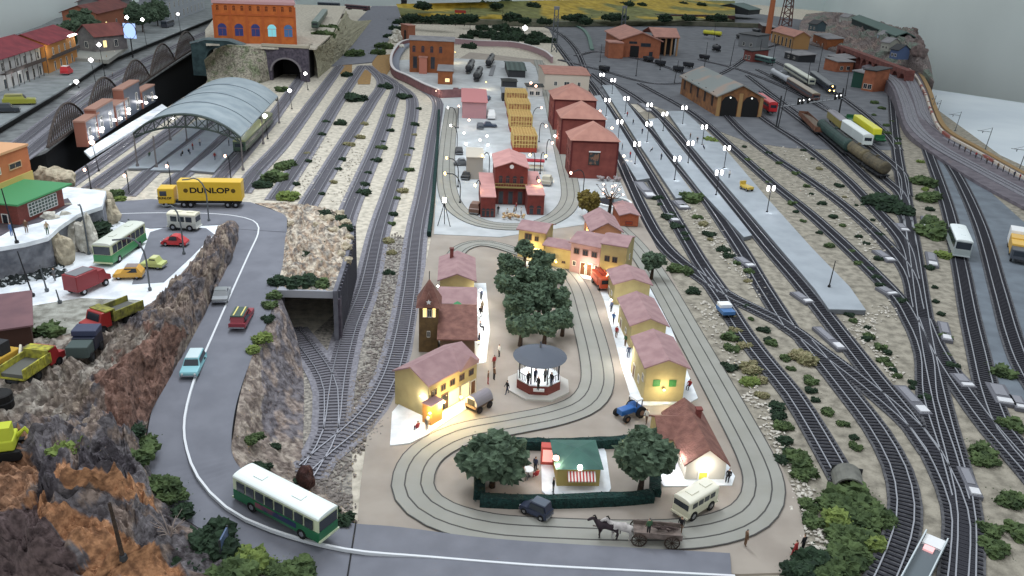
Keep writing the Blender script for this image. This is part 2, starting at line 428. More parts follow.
# platforms
def platform(label, poly, z=.75):
    cx = sum(p[0] for p in poly)/len(poly); cy = sum(p[1] for p in poly)/len(poly)
    c = P(cx, cy, 0); t = thing('station_platform', label, 'platform', c)
    pts = [(P(x, y, z)-c)[:2] for x, y in poly]
    b = MB(); b.prism(pts, 0.02, z-.1); b.build('wall', mat('platform_side', (108,112,118), .9), t)
    b = MB(); b.prism(pts, z-.1, z); b.build('platform_top', 'plat', t)
    return t
platform('short light grey platform beside the red warehouses', [(586,97),(600,95),(618,124),(650,178),(637,180),(616,146)])
platform('light grey platform with a row of twin lamps, second from the warehouses', [(602,85),(614,85),(657,143),(695,196),(676,198),(640,145)])
platform('thin light grey platform tapering to a point', [(648,119),(658,118),(677,143),(715,189),(752,235),(744,237),(700,190),(665,145)])
platform('broad light grey platform with the yellow truck on it', [(667,111),(684,111),(720,143),(768,199),(812,248),(850,287),(866,310),(829,309),(815,289),(768,234),(691,145)])
c = P(170, 160, .5)
platform('pale platform below the arched canopy, left of the middle track', [(196,120),(212,120),(176,148),(150,168),(128,168),(160,146)], .5)
platform('pale platform below the arched canopy with seated passengers', [(222,118),(238,118),(206,148),(182,170),(150,170),(186,146)], .5)
platform('pale platform below the right edge of the arched canopy', [(250,118),(262,118),(236,148),(214,172),(190,170),(216,148)], .5)
# ================================================================ terrain of the left side
def lerp(a, b, t): return tuple(x+(y-x)*t for x, y in zip(a, b))
def cr1(q, t):
    """sample a Catmull-Rom spline through tuples q at t in 0..1"""
    n = len(q)-1; u = t*n; i = min(int(u), n-1); f = u-i
    p0 = q[max(i-1, 0)]; p1 = q[i]; p2 = q[i+1]; p3 = q[min(i+2, n)]
    return tuple(.5*(2*b+(c-a)*f+(2*a-5*b+4*c-d)*f*f+(3*b-a-3*c+d)*f**3) for a, b, c, d in zip(p0, p1, p2, p3))
def terr(name, rows, nu, nv, amp, m_, fr=.25, colfn=None, skirt=None, sub=None):
    vs = []; fs = []; cols = []
    for j in range(nv+1):
        for i in range(nu+1):
            x, y, z = cr1([cr1(r, i/nu) for r in rows], j/nv)
            p = P(x, y, z)
            e = min(1, i/nu*6, (nu-i)/nu*6, j/nv*10, (nv-j)/nv*10)
            q = p*fr
            n = noise.fractal(q, .9, 2.1, 5)
            rdg = 1-abs(noise.noise(q*1.7+Vector((3, 9, 1))))*2.4
            nrm = Vector((noise.noise(q+Vector((9,0,0))), noise.noise(q+Vector((0,9,0))), 0))
            p = p + Vector((0, 0, (n*.8+rdg*.5-.2)*amp*e)) + nrm*amp*e*.7 + Vector((0,0,1))*amp*e*.45*(noise.noise(q*4.3)+.6*noise.noise(q*9.1))
            vs.append(p)
            cols.append(colfn(x, y, p) if colfn else (1, 1, 1))
    w = nu+1
    for j in range(nv):
        for i in range(nu): fs.append((j*w+i, j*w+i+1, (j+1)*w+i+1, (j+1)*w+i))
    if skirt is not None:
        ring = [i for i in range(w)] if 'T' in skirt[0] else []
        def drop(idx):
            o = len(vs)
            for k in idx: vs.append(Vector((vs[k].x, vs[k].y, skirt[1]))); cols.append(cols[k])
            for a in range(len(idx)-1): fs.append((idx[a], idx[a+1], o+a+1, o+a))
        if 'T' in skirt[0]: drop([i for i in range(w)])
        if 'B' in skirt[0]: drop([nv*w+i for i in range(w)])
        if 'L' in skirt[0]: drop([j*w for j in range(nv+1)])
        if 'R' in skirt[0]: drop([j*w+nu for j in range(nv+1)])
    mb = MB(); mb.add(vs, fs)
    o = mb.build(name, m_, smooth=False)
    o['kind'] = 'structure'
    ca = o.data.color_attributes.new('tint', 'FLOAT_COLOR', 'POINT')
    for k, c_ in enumerate(cols): ca.data[k].color = (c_[0], c_[1], c_[2], 1)
    return o
rockm = mat('rock', (255,255,255), .95, (172,168,170), 1.6, .8, 2.5, attr='tint', lo=.4, hi=.62, det=8)
ORG = (.45, .23, .12); GRY = (.17, .155, .165); BRN = (.27, .21, .18); DRK = (.085, .075, .085); TAN = (.38, .31, .25)
def inpoly(x, y, q):
    r = False; n = len(q)
    for i in range(n):
        a, b = q[i], q[i-1]
        if (a[1] > y) != (b[1] > y) and x < (b[0]-a[0])*(y-a[1])/(b[1]-a[1])+a[0]: r = not r
    return r
def rockcol(x, y, p):
    k = noise.noise(p*.35)*14; k2 = noise.noise(p*.35+Vector((7,7,7)))*14
    x += k; y += k2*.7
    c = BRN
    n = noise.noise(p*.6+Vector((2,2,2)))
    if n > .12: c = GRY
    if n < -.25: c = TAN
    if y > 425:
        c = GRY if n > -.2 else BRN
        if inpoly(x, y, [(55,468),(90,470),(155,492),(150,505),(105,498),(60,484)]): c = ORG
        if inpoly(x, y, [(10,495),(30,492),(75,510),(125,535),(185,565),(190,580),(80,580),(78,540),(50,520)]): c = ORG
        if inpoly(x, y, [(-40,425),(30,432),(28,470),(5,510),(-40,500)]): c = (.36,.2,.12)
        if inpoly(x, y, [(22,462),(55,455),(60,500),(30,500)]) or inpoly(x, y, [(75,445),(130,450),(130,482),(80,468)]): c = DRK
        if inpoly(x, y, [(-20,505),(25,500),(75,540),(75,590),(-20,590)]): c = (.12,.085,.085)
    else:
        if inpoly(x, y, [(60,330),(150,330),(60,420),(-60,410),(-60,340)]): c = (.30,.25,.21) if n < .1 else (.42,.38,.33)
        if inpoly(x, y, [(105,365),(150,330),(185,330),(150,430),(100,430)]): c = (.24,.14,.11)
    return c
terr('rocky_hill', [
 [(227,222,6.6),(230,221,7.2),(233,220.5,7.6),(236,222,7.2),(239,226,6.5)],
 [(213,236,6.5),(220,233,8),(227,233,9),(232,237,8.4),(236,246,6.4)],
 [(186,268,6.5),(200,262,8.3),(212,258,9.4),(220,262,8.5),(226,270,6.3)],
 [(158,297,6.4),(175,293,8.2),(190,290,9.4),(202,292,8.3),(212,300,6.0)],
 [(120,318,6.4),(148,320,7.5),(168,318,9.2),(183,322,8),(197,330,5.7)],
 [(60,330,6.3),(110,348,6.8),(142,350,8.8),(163,352,7.4),(184,354,5.3)],
 [(-20,350,6.3),(70,378,6.8),(112,384,8.6),(142,386,7),(166,386,4.8)],
 [(-60,385,6.3),(40,405,6.8),(90,418,8),(125,420,6.4),(151,414,4.2)],
 [(-80,420,6.2),(15,430,6.8),(70,445,8.4),(115,450,6.8),(146,442,3.6)],
 [(-80,455,6.2),(10,460,6.8),(60,475,9),(115,475,8.2),(152,474,2.9)],
 [(-80,490,6),(10,490,7),(60,505,7),(120,505,6),(172,506,2.1)],
 [(-80,525,4),(10,525,6),(70,540,6),(130,535,5),(200,530,1.5)],
 [(-80,570,1),(10,565,3.5),(80,575,4),(140,565,3),(235,556,.9)],
 [(-80,640,-3),(10,630,-1),(90,640,0),(160,620,0),(300,590,.4)]], 110, 240, 1.5, rockm, .34, rockcol)
def bankcol(x, y, p):
    n = noise.noise(p*.7)
    if y < 440 and x > 262: return (.19,.175,.19) if n > -.1 else (.33,.27,.24)
    return (.40,.34,.29) if n > 0 else (.27,.22,.19)
terr('rock_bank', [
 [(276,290,6.2),(279,294,6.2),(281,298,6.0),(283,302,5.6)],
 [(262,330,5.6),(272,330,5.2),(284,330,4.2),(296,335,2.0)],
 [(250,362,5.0),(262,365,4.2),(280,372,2.6),(303,372,.2)],
 [(240,395,4.3),(256,400,3.4),(276,405,1.6),(304,408,.05)],
 [(234,430,3.7),(250,434,2.4),(272,440,.9),(303,444,.05)],
 [(232,452,3.0),(250,458,1.8),(275,462,.6),(305,466,.05)],
 [(245,472,2.2),(262,474,1.4),(284,478,.6),(312,480,.05)],
 [(280,490,1.4),(292,492,1.0),(306,494,.4),(330,496,.05)],
 [(315,508,.8),(322,508,.6),(332,510,.3),(348,512,.05)],
 [(347,523,.35),(350,522,.3),(354,522,.2),(358,522,.1)]], 30, 90, .45, rockm, .45, bankcol, ('R', -.1))
def rubcol(x, y, p):
    n = noise.noise(p*.9)
    return (.66,.58,.47) if n > .05 else ((.50,.38,.28) if n > -.2 else (.36,.33,.29))
terr('rubble_bank', [
 [(255,203,6.5),(285,203,6.6),(310,206,6.6),(332,209,6.5)],
 [(286,217,6.5),(305,212,7.4),(330,213,7.2),(352,224,6.5)],
 [(285,240,6.45),(300,236,7.6),(325,238,7.8),(353,238,6.6)],
 [(283,262,6.4),(300,262,7),(322,262,7),(348,256,6.5)],
 [(280,276,6.35),(298,276,6.8),(320,276,6.6),(343,273,6.5)],
 [(277,290,6.3),(296,290,6.4),(318,291,6.4),(337,291,6.5)]], 40, 50, .8, rockm, .5, rubcol, ('T', 0))
# the road on the left, sloping down to the town
Lr = [(238,227,6.5),(233,250,6.4),(215,290,6.2),(190,340,5.6),(160,390,4.8),(148,430,4),(150,470,3.0),(170,505,2.2),(205,532,1.4),(250,560,.8),(330,590,.45),(365,600,.35),(520,615,.35),(735,620,.35)]
Rr = [(286,215,6.5),(286,250,6.4),(278,290,6.2),(264,330,5.6),(247,370,4.8),(235,410,4),(232,450,3.0),(245,472,2.2),(280,490,1.4),(315,508,.8),(347,522,.45),(400,527,.35),(512,540,.35),(730,553,.35)]
vs = []; N_ = 80
for i in range(N_+1):
    a = P(*cr1(Lr, i/N_)); b_ = P(*cr1(Rr, i/N_))
    vs += [a, b_, b_-Vector((0,0,.5)), a-Vector((0,0,.5))]
fs = [(i*4+j, i*4+(j+1)%4, i*4+4+(j+1)%4, i*4+4+j) for i in range(N_) for j in range(4)]+[(0,1,2,3),(N_*4+3,N_*4+2,N_*4+1,N_*4)]
b = MB(); b.add(vs, fs); road = struct('road', b, 'asphalt')
slab('road_top', [(92,203),(150,199),(250,202),(262,206),(287,215),(287,232),(238,229),(225,224),(150,228),(100,216)], 6.52, 'asphalt', 1.2)
wl = [(118,214,6.5),(160,213,6.5),(215,214,6.5),(245,218,6.5),(257,224,6.5),(258,234,6.45),(249,254,6.4),(235,285,6.25),(215,330,5.7),(197,372,5.1),(187,405,4.5),(184,428,4),(187,450,3.4),(198,477,2.8),(226,507,1.9),(270,529,1.3),(345,549,.75),(430,557,.37),(530,565,.37),(620,570,.37),(735,576,.37)]
path = catmull([P(*w) for w in wl], 1.5)
b = MB(); strip(b, path, -.1, .1, .06, thick=.3); struct('road_line', b, 'line')
b = MB(); b.tube([P(356,523,.42), P(347,580,.42)], .07, 5); b.build('road_joint', 'black')['kind'] = 'structure'
# parking terrace and upper ledge
slab('parking_terrace', [(40,226),(112,205),(150,226),(228,222),(212,240),(186,272),(158,300),(122,322),(60,334),(-20,354),(-90,372),(-90,250)], 6.42, 'snow', 6.5)
slab('parking_lane', [(150,232),(170,226),(206,228),(214,234),(190,258),(164,282),(132,284)], 6.47, 'asphalt', .1)
slab('dirt_lot', [(30,306),(80,298),(140,300),(128,318),(60,336),(-20,356),(-90,374),(-90,330)], 6.46, mat('lot_dirt', (170,170,160), .95, (120,118,108), .8, .5, 3), .1)
slab('upper_ledge', [(-90,200),(40,186),(70,187),(106,191),(102,206),(78,214),(60,226),(48,237),(25,243),(0,247),(-90,258)], 11, 'snow', .5)
slab('upper_ledge_base', [(-90,200),(40,186),(70,187),(106,191),(102,206),(78,214),(60,226),(48,237),(25,243),(0,247),(-90,258)], 10.5, mat('ledge_grey', (140,142,150), .95, (100,102,112), .8, .6, 2), 10.5)
slab('brick_apron', [(-60,252),(0,236),(14,228),(40,222),(72,204),(68,198),(-60,230)], 11.06, mat('apron_grey', (104,96,104), .9, (84,78,86), 1), .1)
# retaining wall with ribs beside the tunnel opening, and the slab over the opening
wa = [P(354,224,6.6), P(354,236,6.6), P(345,268,6.6), P(337,292,6.6)]
t = thing('retaining_wall', 'tall grey ribbed retaining wall holding up the rubble bank', 'wall', (wa[1].x, wa[1].y, 0))
b = MB(); rb = MB()
for a, c_ in zip(wa, wa[1:]):
    d = (c_-a); L_ = Vector((d.x, d.y, 0)).length; n_ = Vector((-d.y, d.x, 0)).normalized()
    if n_.x < 0: n_ = -n_
    o = Vector((wa[1].x, wa[1].y, 0))
    b.prism([(a-o)[:2], (c_-o)[:2], (c_-o-n_*.5)[:2], (a-o-n_*.5)[:2]], 0, 6.7)
    k = 0.4
    while k < L_:
        q = a-o+Vector((d.x, d.y, 0))/L_*k+n_*.12; rb.box((q.x, q.y, 3.2), (.3, .3, 6.4), math.atan2(d.y, d.x)); k += 1.1
b.build('wall', mat('concrete_grey', (112,112,122), .9, (90,90,100), .8), t); rb.build('ribs', mat('concrete_dark', (80,80,90), .9), t)
a, c_ = P(277,291,6.3), P(337,292.5,6.3); o = (a+c_)/2; o.z = 0
t = thing('tunnel_lintel', 'grey concrete beam over the dark opening below the rubble bank', 'beam', o)
d = c_-a; ang = math.atan2(d.y, d.x)
b = MB(); b.box((0, .6, 6.0), ((c_-a).length, 1.4, .9), ang); b.build('beam', mat('concrete_light', (150,152,160), .9), t)
b = MB()
for k in (-.5, .5): b.box(((c_-a).length*k*.98, .6, 2.75), (.8, 1.2, 5.5), ang)
b.build('pier', 'stone', t)
b = MB(); q = P(300,296,0); b.b2(q.x-5, q.x+3.5, q.y+12, q.y+12.5, 0, 5.5); struct('tunnel_shade_wall', b, 'black')  # black wall put in for the shade inside the opening

# ================================================================ upper left: street and rail viaduct across the dark valley
slab('rail_deck', [(-90,196),(45,151),(85,121),(125,95),(165,69),(200,47),(216,38),(214,14),(150,40),(105,58),(58,88),(0,122),(-90,170)], 3, mat('deck_stone', (132,136,136), .9, (104,106,108), .4), .5)
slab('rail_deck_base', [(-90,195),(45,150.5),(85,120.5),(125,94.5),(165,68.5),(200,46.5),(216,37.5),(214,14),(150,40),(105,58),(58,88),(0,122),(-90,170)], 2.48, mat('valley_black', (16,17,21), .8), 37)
slab('upper_street', [(-90,166),(0,126),(58,92),(105,61),(150,43),(215,17),(215,-6),(150,-4),(90,2),(40,26),(-90,70)], 5.2, mat('street_stone', (140,146,148), .9, (118,124,126), .3), .35)
slab('upper_street_base', [(-90,163),(0,124),(58,90),(105,59),(150,42),(215,16),(215,-6),(150,-4),(90,2),(40,26),(-90,70)], 4.85, 'black', 3.0)
track('grey track on the viaduct below the old houses, nearest the street', [(-30,170),(10,150),(50,120),(90,90),(130,68),(180,44),(212,30)], 'L', 3.0)
track('grey track on the viaduct, nearest the brown arches', [(0,172),(30,152),(60,127),(100,97),(140,72),(180,52),(210,38)], 'L', 3.0)
# ================================================================ buildings
def hfrom(px, py, ybase, z0):
    lo, hi = 0.0, 40.0
    for _ in range(40):
        mid = (lo+hi)/2; q = P(px, py, z0+mid)
        if proj((q.x, q.y, z0))[1] < ybase: lo = mid
        else: hi = mid
    return lo
winf = mat('window_frame', (214,208,196), .7); shut = mat('green_shutter', (54,124,60), .6)
litw = mat('lit_window', (255,226,140), .5, emit=1.6, ecol=(255,214,120))
def opening(par, face, u, z, w, h, W_, D_, kind='window', pane='glass', frame=None, shutter=None, arch=False):
    """a window or door on a face; u measured from the face centre"""
    frame = frame or winf
    if face == 'f': T = lambda a, d, zz: (a, -d, zz)
    elif face == 'b': T = lambda a, d, zz: (-a, D_+d, zz)
    elif face == 'r': T = lambda a, d, zz: (W_/2+d, D_/2+a, zz)
    else: T = lambda a, d, zz: (-W_/2-d, D_/2-a, zz)
    def bx(mb, a0, a1, d0, d1, z0, z1):
        p = T(a0, d0, z0); q = T(a1, d1, z1)
        mb.b2(min(p[0],q[0]), max(p[0],q[0]), min(p[1],q[1]), max(p[1],q[1]), z0, z1)
    b = MB(); t = min(.12, w*.12)
    bx(b, u-w/2, u-w/2+t, -.02, .07, z, z+h); bx(b, u+w/2-t, u+w/2, -.02, .07, z, z+h); bx(b, u-w/2+t, u+w/2-t, -.02, .07, z+h-t, z+h)
    if kind == 'window':
        bx(b, u-w/2+t, u+w/2-t, -.02, .09, z, z+t); bx(b, u-t*.25, u+t*.25, .03, .06, z+t, z+h-t)
    if arch:
        n = 8; pts = [(u+w/2*math.cos(math.pi*k/n), z+h+w/2*math.sin(math.pi*k/n)) for k in range(n+1)]
        vs = [T(a, dd, zz) for dd in (0, .06) for a, zz in pts]; m_ = n+1
        b2_ = MB(); b2_.add(vs, [tuple(range(m_)), tuple(range(2*m_-1, m_-1, -1))]+[(i, (i+1) % m_, m_+(i+1) % m_, m_+i) for i in range(m_)])
    o = b.build(kind, frame, par)
    b = MB(); bx(b, u-w/2+t, u+w/2-t, -.02, .035, z+(t if kind == 'window' else 0.02), z+h-t); b.build('pane' if kind == 'window' else 'door_leaf', pane, o)
    if arch: b2_.build('arch_light', pane, o)
    if shutter:
        b = MB(); bx(b, u-w/2-w*.42, u-w/2-.02, .02, .08, z, z+h); bx(b, u+w/2+.02, u+w/2+w*.42, .02, .08, z, z+h); b.build('shutter', shutter, o)
    return o
def house(name, label, cat, fl, fr, bl, h, roof='gy', rh=1.2, wall='wallY', rm='roofP', z0=0.12, over=.35, wins=(), chim=None, parent=None, ybase=None, group=None, rth=.16, base=False, dep=None):
    """fl, fr, bl: eave corners in the photo; the building is squared up from them"""
    if ybase: h = hfrom(fl[0], fl[1], ybase, z0)
    zz0 = z0 if base else z0+h
    A = P(*fl, zz0); B = P(*fr, zz0); C_ = P(*bl, zz0)
    ex = (B-A).normalized()
    if 405 < fl[0] < 690 and abs((fr[1]-fl[1])/(fr[0]-fl[0])) < .09: ex = Vector((.997, .078, 0)).normalized(); B = A+ex*(B-A).length
    ey = Vector((-ex.y, ex.x, 0)); W_ = (B-A).length; D_ = dep or max(2.0, (C_-A).dot(ey))
    o = (A+B)/2; o.z = z0; rz = math.atan2(ex.y, ex.x)
    if parent is None: t = thing(name, label, cat, o, rz, group); off = Vector((0,0,0)); dr = 0
    else:
        t = thing.__call__ and parent
        dr = rz-parent.rotation_euler[2]; off = Matrix.Rotation(-parent.rotation_euler[2], 3, 'Z') @ (o-Vector(parent.location))
    made = []
    w2 = W_/2; ov = over
    b = MB()
    if roof == 'gy':
        b.extr([(-w2,0),(w2,0),(w2,h),(0,h+rh),(-w2,h)], 0, D_, 1)
    elif roof == 'gx':
        b.extr([(0,0),(D_,0),(D_,h),(D_/2,h+rh),(0,h)], -w2, w2, 0)
    elif roof == 'shed':
        b.extr([(0,0),(D_,0),(D_,h+rh),(0,h)], -w2, w2, 0)
    else: b.b2(-w2, w2, 0, D_, 0, h)
    made.append(b.build('wall', wall, t))
    b = MB(); e = .04
    if roof == 'gy':
        k = rh/w2; dz = k*ov
        b.extr([(-w2-ov,h-dz+e),(0,h+rh+e),(w2+ov,h-dz+e),(w2+ov,h-dz+e+rth),(0,h+rh+e+rth),(-w2-ov,h-dz+e+rth)], -ov, D_+ov, 1)
    elif roof == 'gx':
        k = rh/(D_/2); dz = k*ov
        b.extr([(-ov,h-dz+e),(D_/2,h+rh+e),(D_+ov,h-dz+e),(D_+ov,h-dz+e+rth),(D_/2,h+rh+e+rth),(-ov,h-dz+e+rth)], -w2-ov, w2+ov, 0)
    elif roof == 'shed':
        k = rh/D_; dz = k*ov
        b.extr([(-ov,h-dz+e),(D_+ov,h+rh+dz+e),(D_+ov,h+rh+dz+e+rth),(-ov,h-dz+e+rth)], -w2-ov, w2+ov, 0)
    elif roof == 'hip':
        i = min(w2, D_*.38)
        b.add([(-w2-ov,-ov,h),(w2+ov,-ov,h),(w2+ov,D_+ov,h),(-w2-ov,D_+ov,h),(0,i,h+rh),(0,D_-i,h+rh)],
              [(3,2,1,0),(0,1,4),(1,2,5,4),(2,3,5),(3,0,4,5)])
    elif roof == 'pyr':
        b.add([(-w2-ov,-ov,h),(w2+ov,-ov,h),(w2+ov,D_+ov,h),(-w2-ov,D_+ov,h),(0,D_/2,h+rh)],
              [(3,2,1,0),(0,1,4),(1,2,4),(2,3,4),(3,0,4)])
    else: b.b2(-w2-ov, w2+ov, -ov, D_+ov, h, h+rth)
    made.append(b.build('roof', rm, t))
    for wn in wins:
        f, u, zz, w, hh = wn[:5]; kw = wn[5] if len(wn) > 5 else {}
        half = (w2 if f in 'fb' else D_/2)
        if h < 4.9: zz = zz*h/4.8 if zz > 1.2 else zz; hh = hh*max(.55, h/4.8)
        made.append(opening(t, f, u*half, zz, min(w, half*.8), hh, W_, D_, **kw))
    if chim:
        x, y, zt = chim; b = MB(); b.box((x*w2, y*D_, (h+zt)/2+.1), (.5, .5, zt-h+.4)); b.box((x*w2, y*D_, zt+.35), (.66, .66, .14)); made.append(b.build('chimney', 'redbrick', t))
    if parent is not None:
        for q in made: q.location = off; q.rotation_euler = (0, 0, dr)
    t['_w'] = W_; t['_d'] = D_; t['_h'] = h
    return t
D1 = dict(kind='door', pane=mat('door_wood', (110,70,40), .7)); LW = dict(pane=litw)
def plight(loc, e, col=(1,.78,.42), r=.25):
    l = bpy.data.lights.new('lamp', 'POINT'); l.energy = e; l.color = col; l.shadow_soft_size = r
    o = bpy.data.objects.new('lamp', l); COL.objects.link(o); o.location = loc; return o
WARM = (1, .74, .33); NEUT = (1, .95, .82); COOL = (.85, .92, 1); PNK = (1, .8, .6)

# -- right-hand row of the plaza
H1 = house('tiled_cottage', 'low cottage with brown tiled L-shaped roof and white front, bottom right of the town', 'house', (687,463), (726,462), (667,413), 0, 'gy', 1.5, mat('wall_white', (206,198,184), .9), 'roofB', ybase=480, over=.3,
  wins=[('f',-.1,.05,1.0,1.7,dict(kind='door', pane=mat('door_bright', (214,208,60), .6), frame='white')), ('l',-.6,.7,.7,.7), ('l',.6,.7,.7,.7)], chim=(.45,.75,3.4))
w_, d_, h_ = H1['_w'], H1['_d'], H1['_h']
b = MB(); b.extr([(d_*.48,0),(d_*.94,0),(d_*.94,h_-.05),(d_*.71,h_+1.0),(d_*.48,h_-.05)], -w_/2-1.5, -w_/2+.3, 0); b.build('wing_wall', 'wallY', H1)
b = MB(); b.extr([(d_*.48-.25,h_-.2),(d_*.71,h_+1.03),(d_*.94+.25,h_-.2),(d_*.94+.25,h_-.04),(d_*.71,h_+1.2),(d_*.48-.25,h_-.04)], -w_/2-1.75, 0, 0); b.build('wing_roof', 'roofB', H1)
house('yellow_house', 'yellow gabled house with two green shuttered windows lit by a front lamp', 'house', (647,367), (686,366), (635,338), 0, 'gy', .9, ybase=402,
  wins=[('f',-.42,2.2,.8,.9,dict(pane=shut, frame=shut)), ('f',.38,2.2,.8,.9,dict(pane=shut, frame=shut)), ('l',-.5,.05,1,2,D1), ('l',.2,.9,.8,1), ('l',.7,2.3,.8,.9), ('r',0,.9,.8,1)])
house('yellow_house', 'middle yellow house of the row right of the plaza, lit wall facing its neighbour', 'house', (632,325), (667,327), (617,299), 3.3, 'gy', .9,
  wins=[('f',-.4,2.0,.8,.9), ('f',.4,2.0,.8,.9), ('l',-.5,.05,1,2,D1), ('l',.3,.9,.8,1)])
house('yellow_house', 'yellow house nearest the red fire engine, plain upper gable', 'house', (615,284), (648,282), (612,271), 3.2, 'gy', .8,
  wins=[('l',-.4,.05,1,2,D1), ('l',.4,.9,.8,1)])
# -- terrace above the central trees
sm = dict(pane='glass', frame=mat('frame_dark', (96,70,60), .8))
house('terrace_house', 'yellow two-storey terrace house at the left end, flat white vases on its roof', 'house', (519,229), (545,233), (527,221), 0, 'gx', .7, ybase=257,
  wins=[('f',-.25,3.2,1.2,1.1,sm), ('f',.4,3.2,.7,.8,sm), ('f',-.25,1.3,1.3,.9,sm), ('f',.45,.05,1.1,2,dict(kind='door', pane=litw))])
house('terrace_house', 'low yellow terrace house with pink roof between two taller ones', 'house', (545,245), (571,250), (550,238), 0, 'gx', .5, ybase=265,
  wins=[('f',-.2,.9,.8,.9,LW), ('f',.5,.9,.6,.6,sm), ('f',-.7,.05,.9,1.9,D1)])
house('terrace_house', 'pink terrace house with three dark upper windows and brown doors', 'house', (571.5,242), (601,248), (580,231), 0, 'gx', .7, 'wallPk', ybase=272,
  wins=[('f',-.6,3.1,.9,.9,sm), ('f',0,3.1,.9,.9,sm), ('f',.6,3.1,.9,.9,sm), ('f',-.1,.05,.9,2,D1), ('f',.35,.05,.9,2,D1), ('f',-.7,1.2,.6,.8), ('f',.8,1.2,.5,.8)])
house('terrace_house', 'yellow two-storey terrace house at the right end, behind the red fire engine', 'house', (601.5,244), (627,248), (606,233), 0, 'gx', .7, ybase=281, over=.15,
  wins=[('f',-.45,3.3,.8,.9,sm), ('f',.15,3.3,.8,.9,sm), ('f',-.4,1.2,.9,.7,sm), ('f',.5,1.2,.7,.7,sm), ('r',0,3.2,.7,.9)])
house('gable_house', 'pink roofed house with an orange lit gable behind the terrace', 'house', (592,231), (621,231), (584,216), 3.2, 'gy', 1.4, mat('wall_salmon', (206,140,100), .9), 'roofP', z0=.22)
house('garden_hut', 'small red brick hut with pink roof beside the dark curved track', 'hut', (620.5,215.5), (638,215), (617,204), 0, 'gy', .45, 'orangebrick', 'roofP', z0=.22, ybase=226, over=.3,
  wins=[('f',0,.3,2.2,1.2,dict(pane=mat('hut_door', (176,66,34), .8), frame='redbrick'))])
# -- left side of the plaza
house('yellow_house', 'pink roofed house with a brown chimney, topmost on the left of the plaza', 'house', (440,280), (474,280), (441,258), 3.4, 'gy', .9, chim=(-.35,.8,5.2), wins=[('f',-.4,1.9,.8,.9), ('f',.4,1.9,.8,.9), ('r',0,.05,1,2,D1)])
g = house('yellow_house', 'house with a green awning under its pink roof, left of the plaza', 'house', (440.5,303), (474.5,303), (441,288), 3.1, 'gx', .8)
b = MB(); w_ = g['_w']/2; b.extr([(-w_,2.2),(w_*.95,2.2),(0,3.5)], -1.5, -.2, 1); b.build('awning', 'green', g)
house('yellow_house', 'house with a broad plain red-brown roof slope beside the clock tower', 'house', (440,339), (474.5,338), (440,316), 3.0, 'shed', 1.2, mat('wall_brown', (110,84,66), .9), 'roofB')
CB = house('corner_house', 'long yellow corner house with lit doorways at the left of the plaza', 'house', (428.5,386), (477,360), (399,369), 0, 'gx', 1.2, ybase=419, over=.2,
  wins=[('f',-.78,3.0,.8,.9,sm), ('f',-.42,3.0,.8,.9,sm), ('f',-.05,3.0,.8,.9,sm), ('f',.35,3.0,.8,.9,sm), ('f',.75,3.0,.8,.9,sm), ('f',-.7,1.0,.8,1), ('f',-.35,.05,1.1,2.4,sm|dict(kind='door')), ('f',.02,.05,1.8,2.2,dict(kind='door', pane=litw)), ('f',.5,.05,1.4,2.2,dict(kind='door', pane=litw)), ('f',.85,.05,.9,2,D1)])
w_, d_, h_ = CB['_w'], CB['_d'], CB['_h']
b = MB(); b.extr([(w_*.08,h_-.05),(w_*.49,h_-.05),(w_*.285,h_+1.25)], -.45, d_*.5, 1); b.build('cross_roof', 'roofP', CB)
b = MB(); b.b2(-w_/2-.9, -w_/2+.8, -1.2, -.02, 0, 2.3); b.build('porch', mat('porch_orange', (176,120,56), .8), CB)
b = MB(); b.b2(-w_/2-1.0, -w_/2+.9, -1.3, -.02, 2.3, 2.42); b.build('porch_roof', 'roofP', CB)
T = house('clock_tower', 'tall brown brick tower with steep red-brown pyramid roof beside the yard track', 'tower', (419,307), (438.5,307), (419,297), 0, 'pyr', 3.0, mat('tower_brown', (118,92,56), .9, (96,74,48), 1.5), 'roofB', ybase=352, over=.35,
  wins=[('f',-.4,4.6,.5,1.0,dict(arch=True, pane=litw)), ('f',.1,4.6,.5,1.0,dict(arch=True)), ('f',.55,4.6,.4,1.0,dict(arch=True, pane=litw)), ('f',0,2.0,.4,.8)])
h_ = T['_h']; d_ = T['_d']; w_ = T['_w']
b = MB(); b.lathe([(.05,0),(.05,1.0),(0.01,1.1)], (0,d_/2,h_+2.9), 5); b.build('finial', 'pole', T)
b = MB(); b.add([(-w_*.3,-.4,h_+.15),(w_*.3,-.4,h_+.15),(0,-.4,h_+1.9),(0,d_*.35,h_+1.9)], [(0,1,2),(1,3,2),(0,2,3)]); b.build('dormer', 'roofB', T)
b = MB(); st = [(0+.35*(1 if k%2==0 else .45)*math.sin(math.pi*k/5), .35*(1 if k%2==0 else .45)*math.cos(math.pi*k/5)) for k in range(10)]
b.add([(x, -.45, h_+.8+z) for x, z in st]+[(0,-.5,h_+.8)], [(i,(i+1)%10,10) for i in range(10)]); b.build('star', 'white', T)
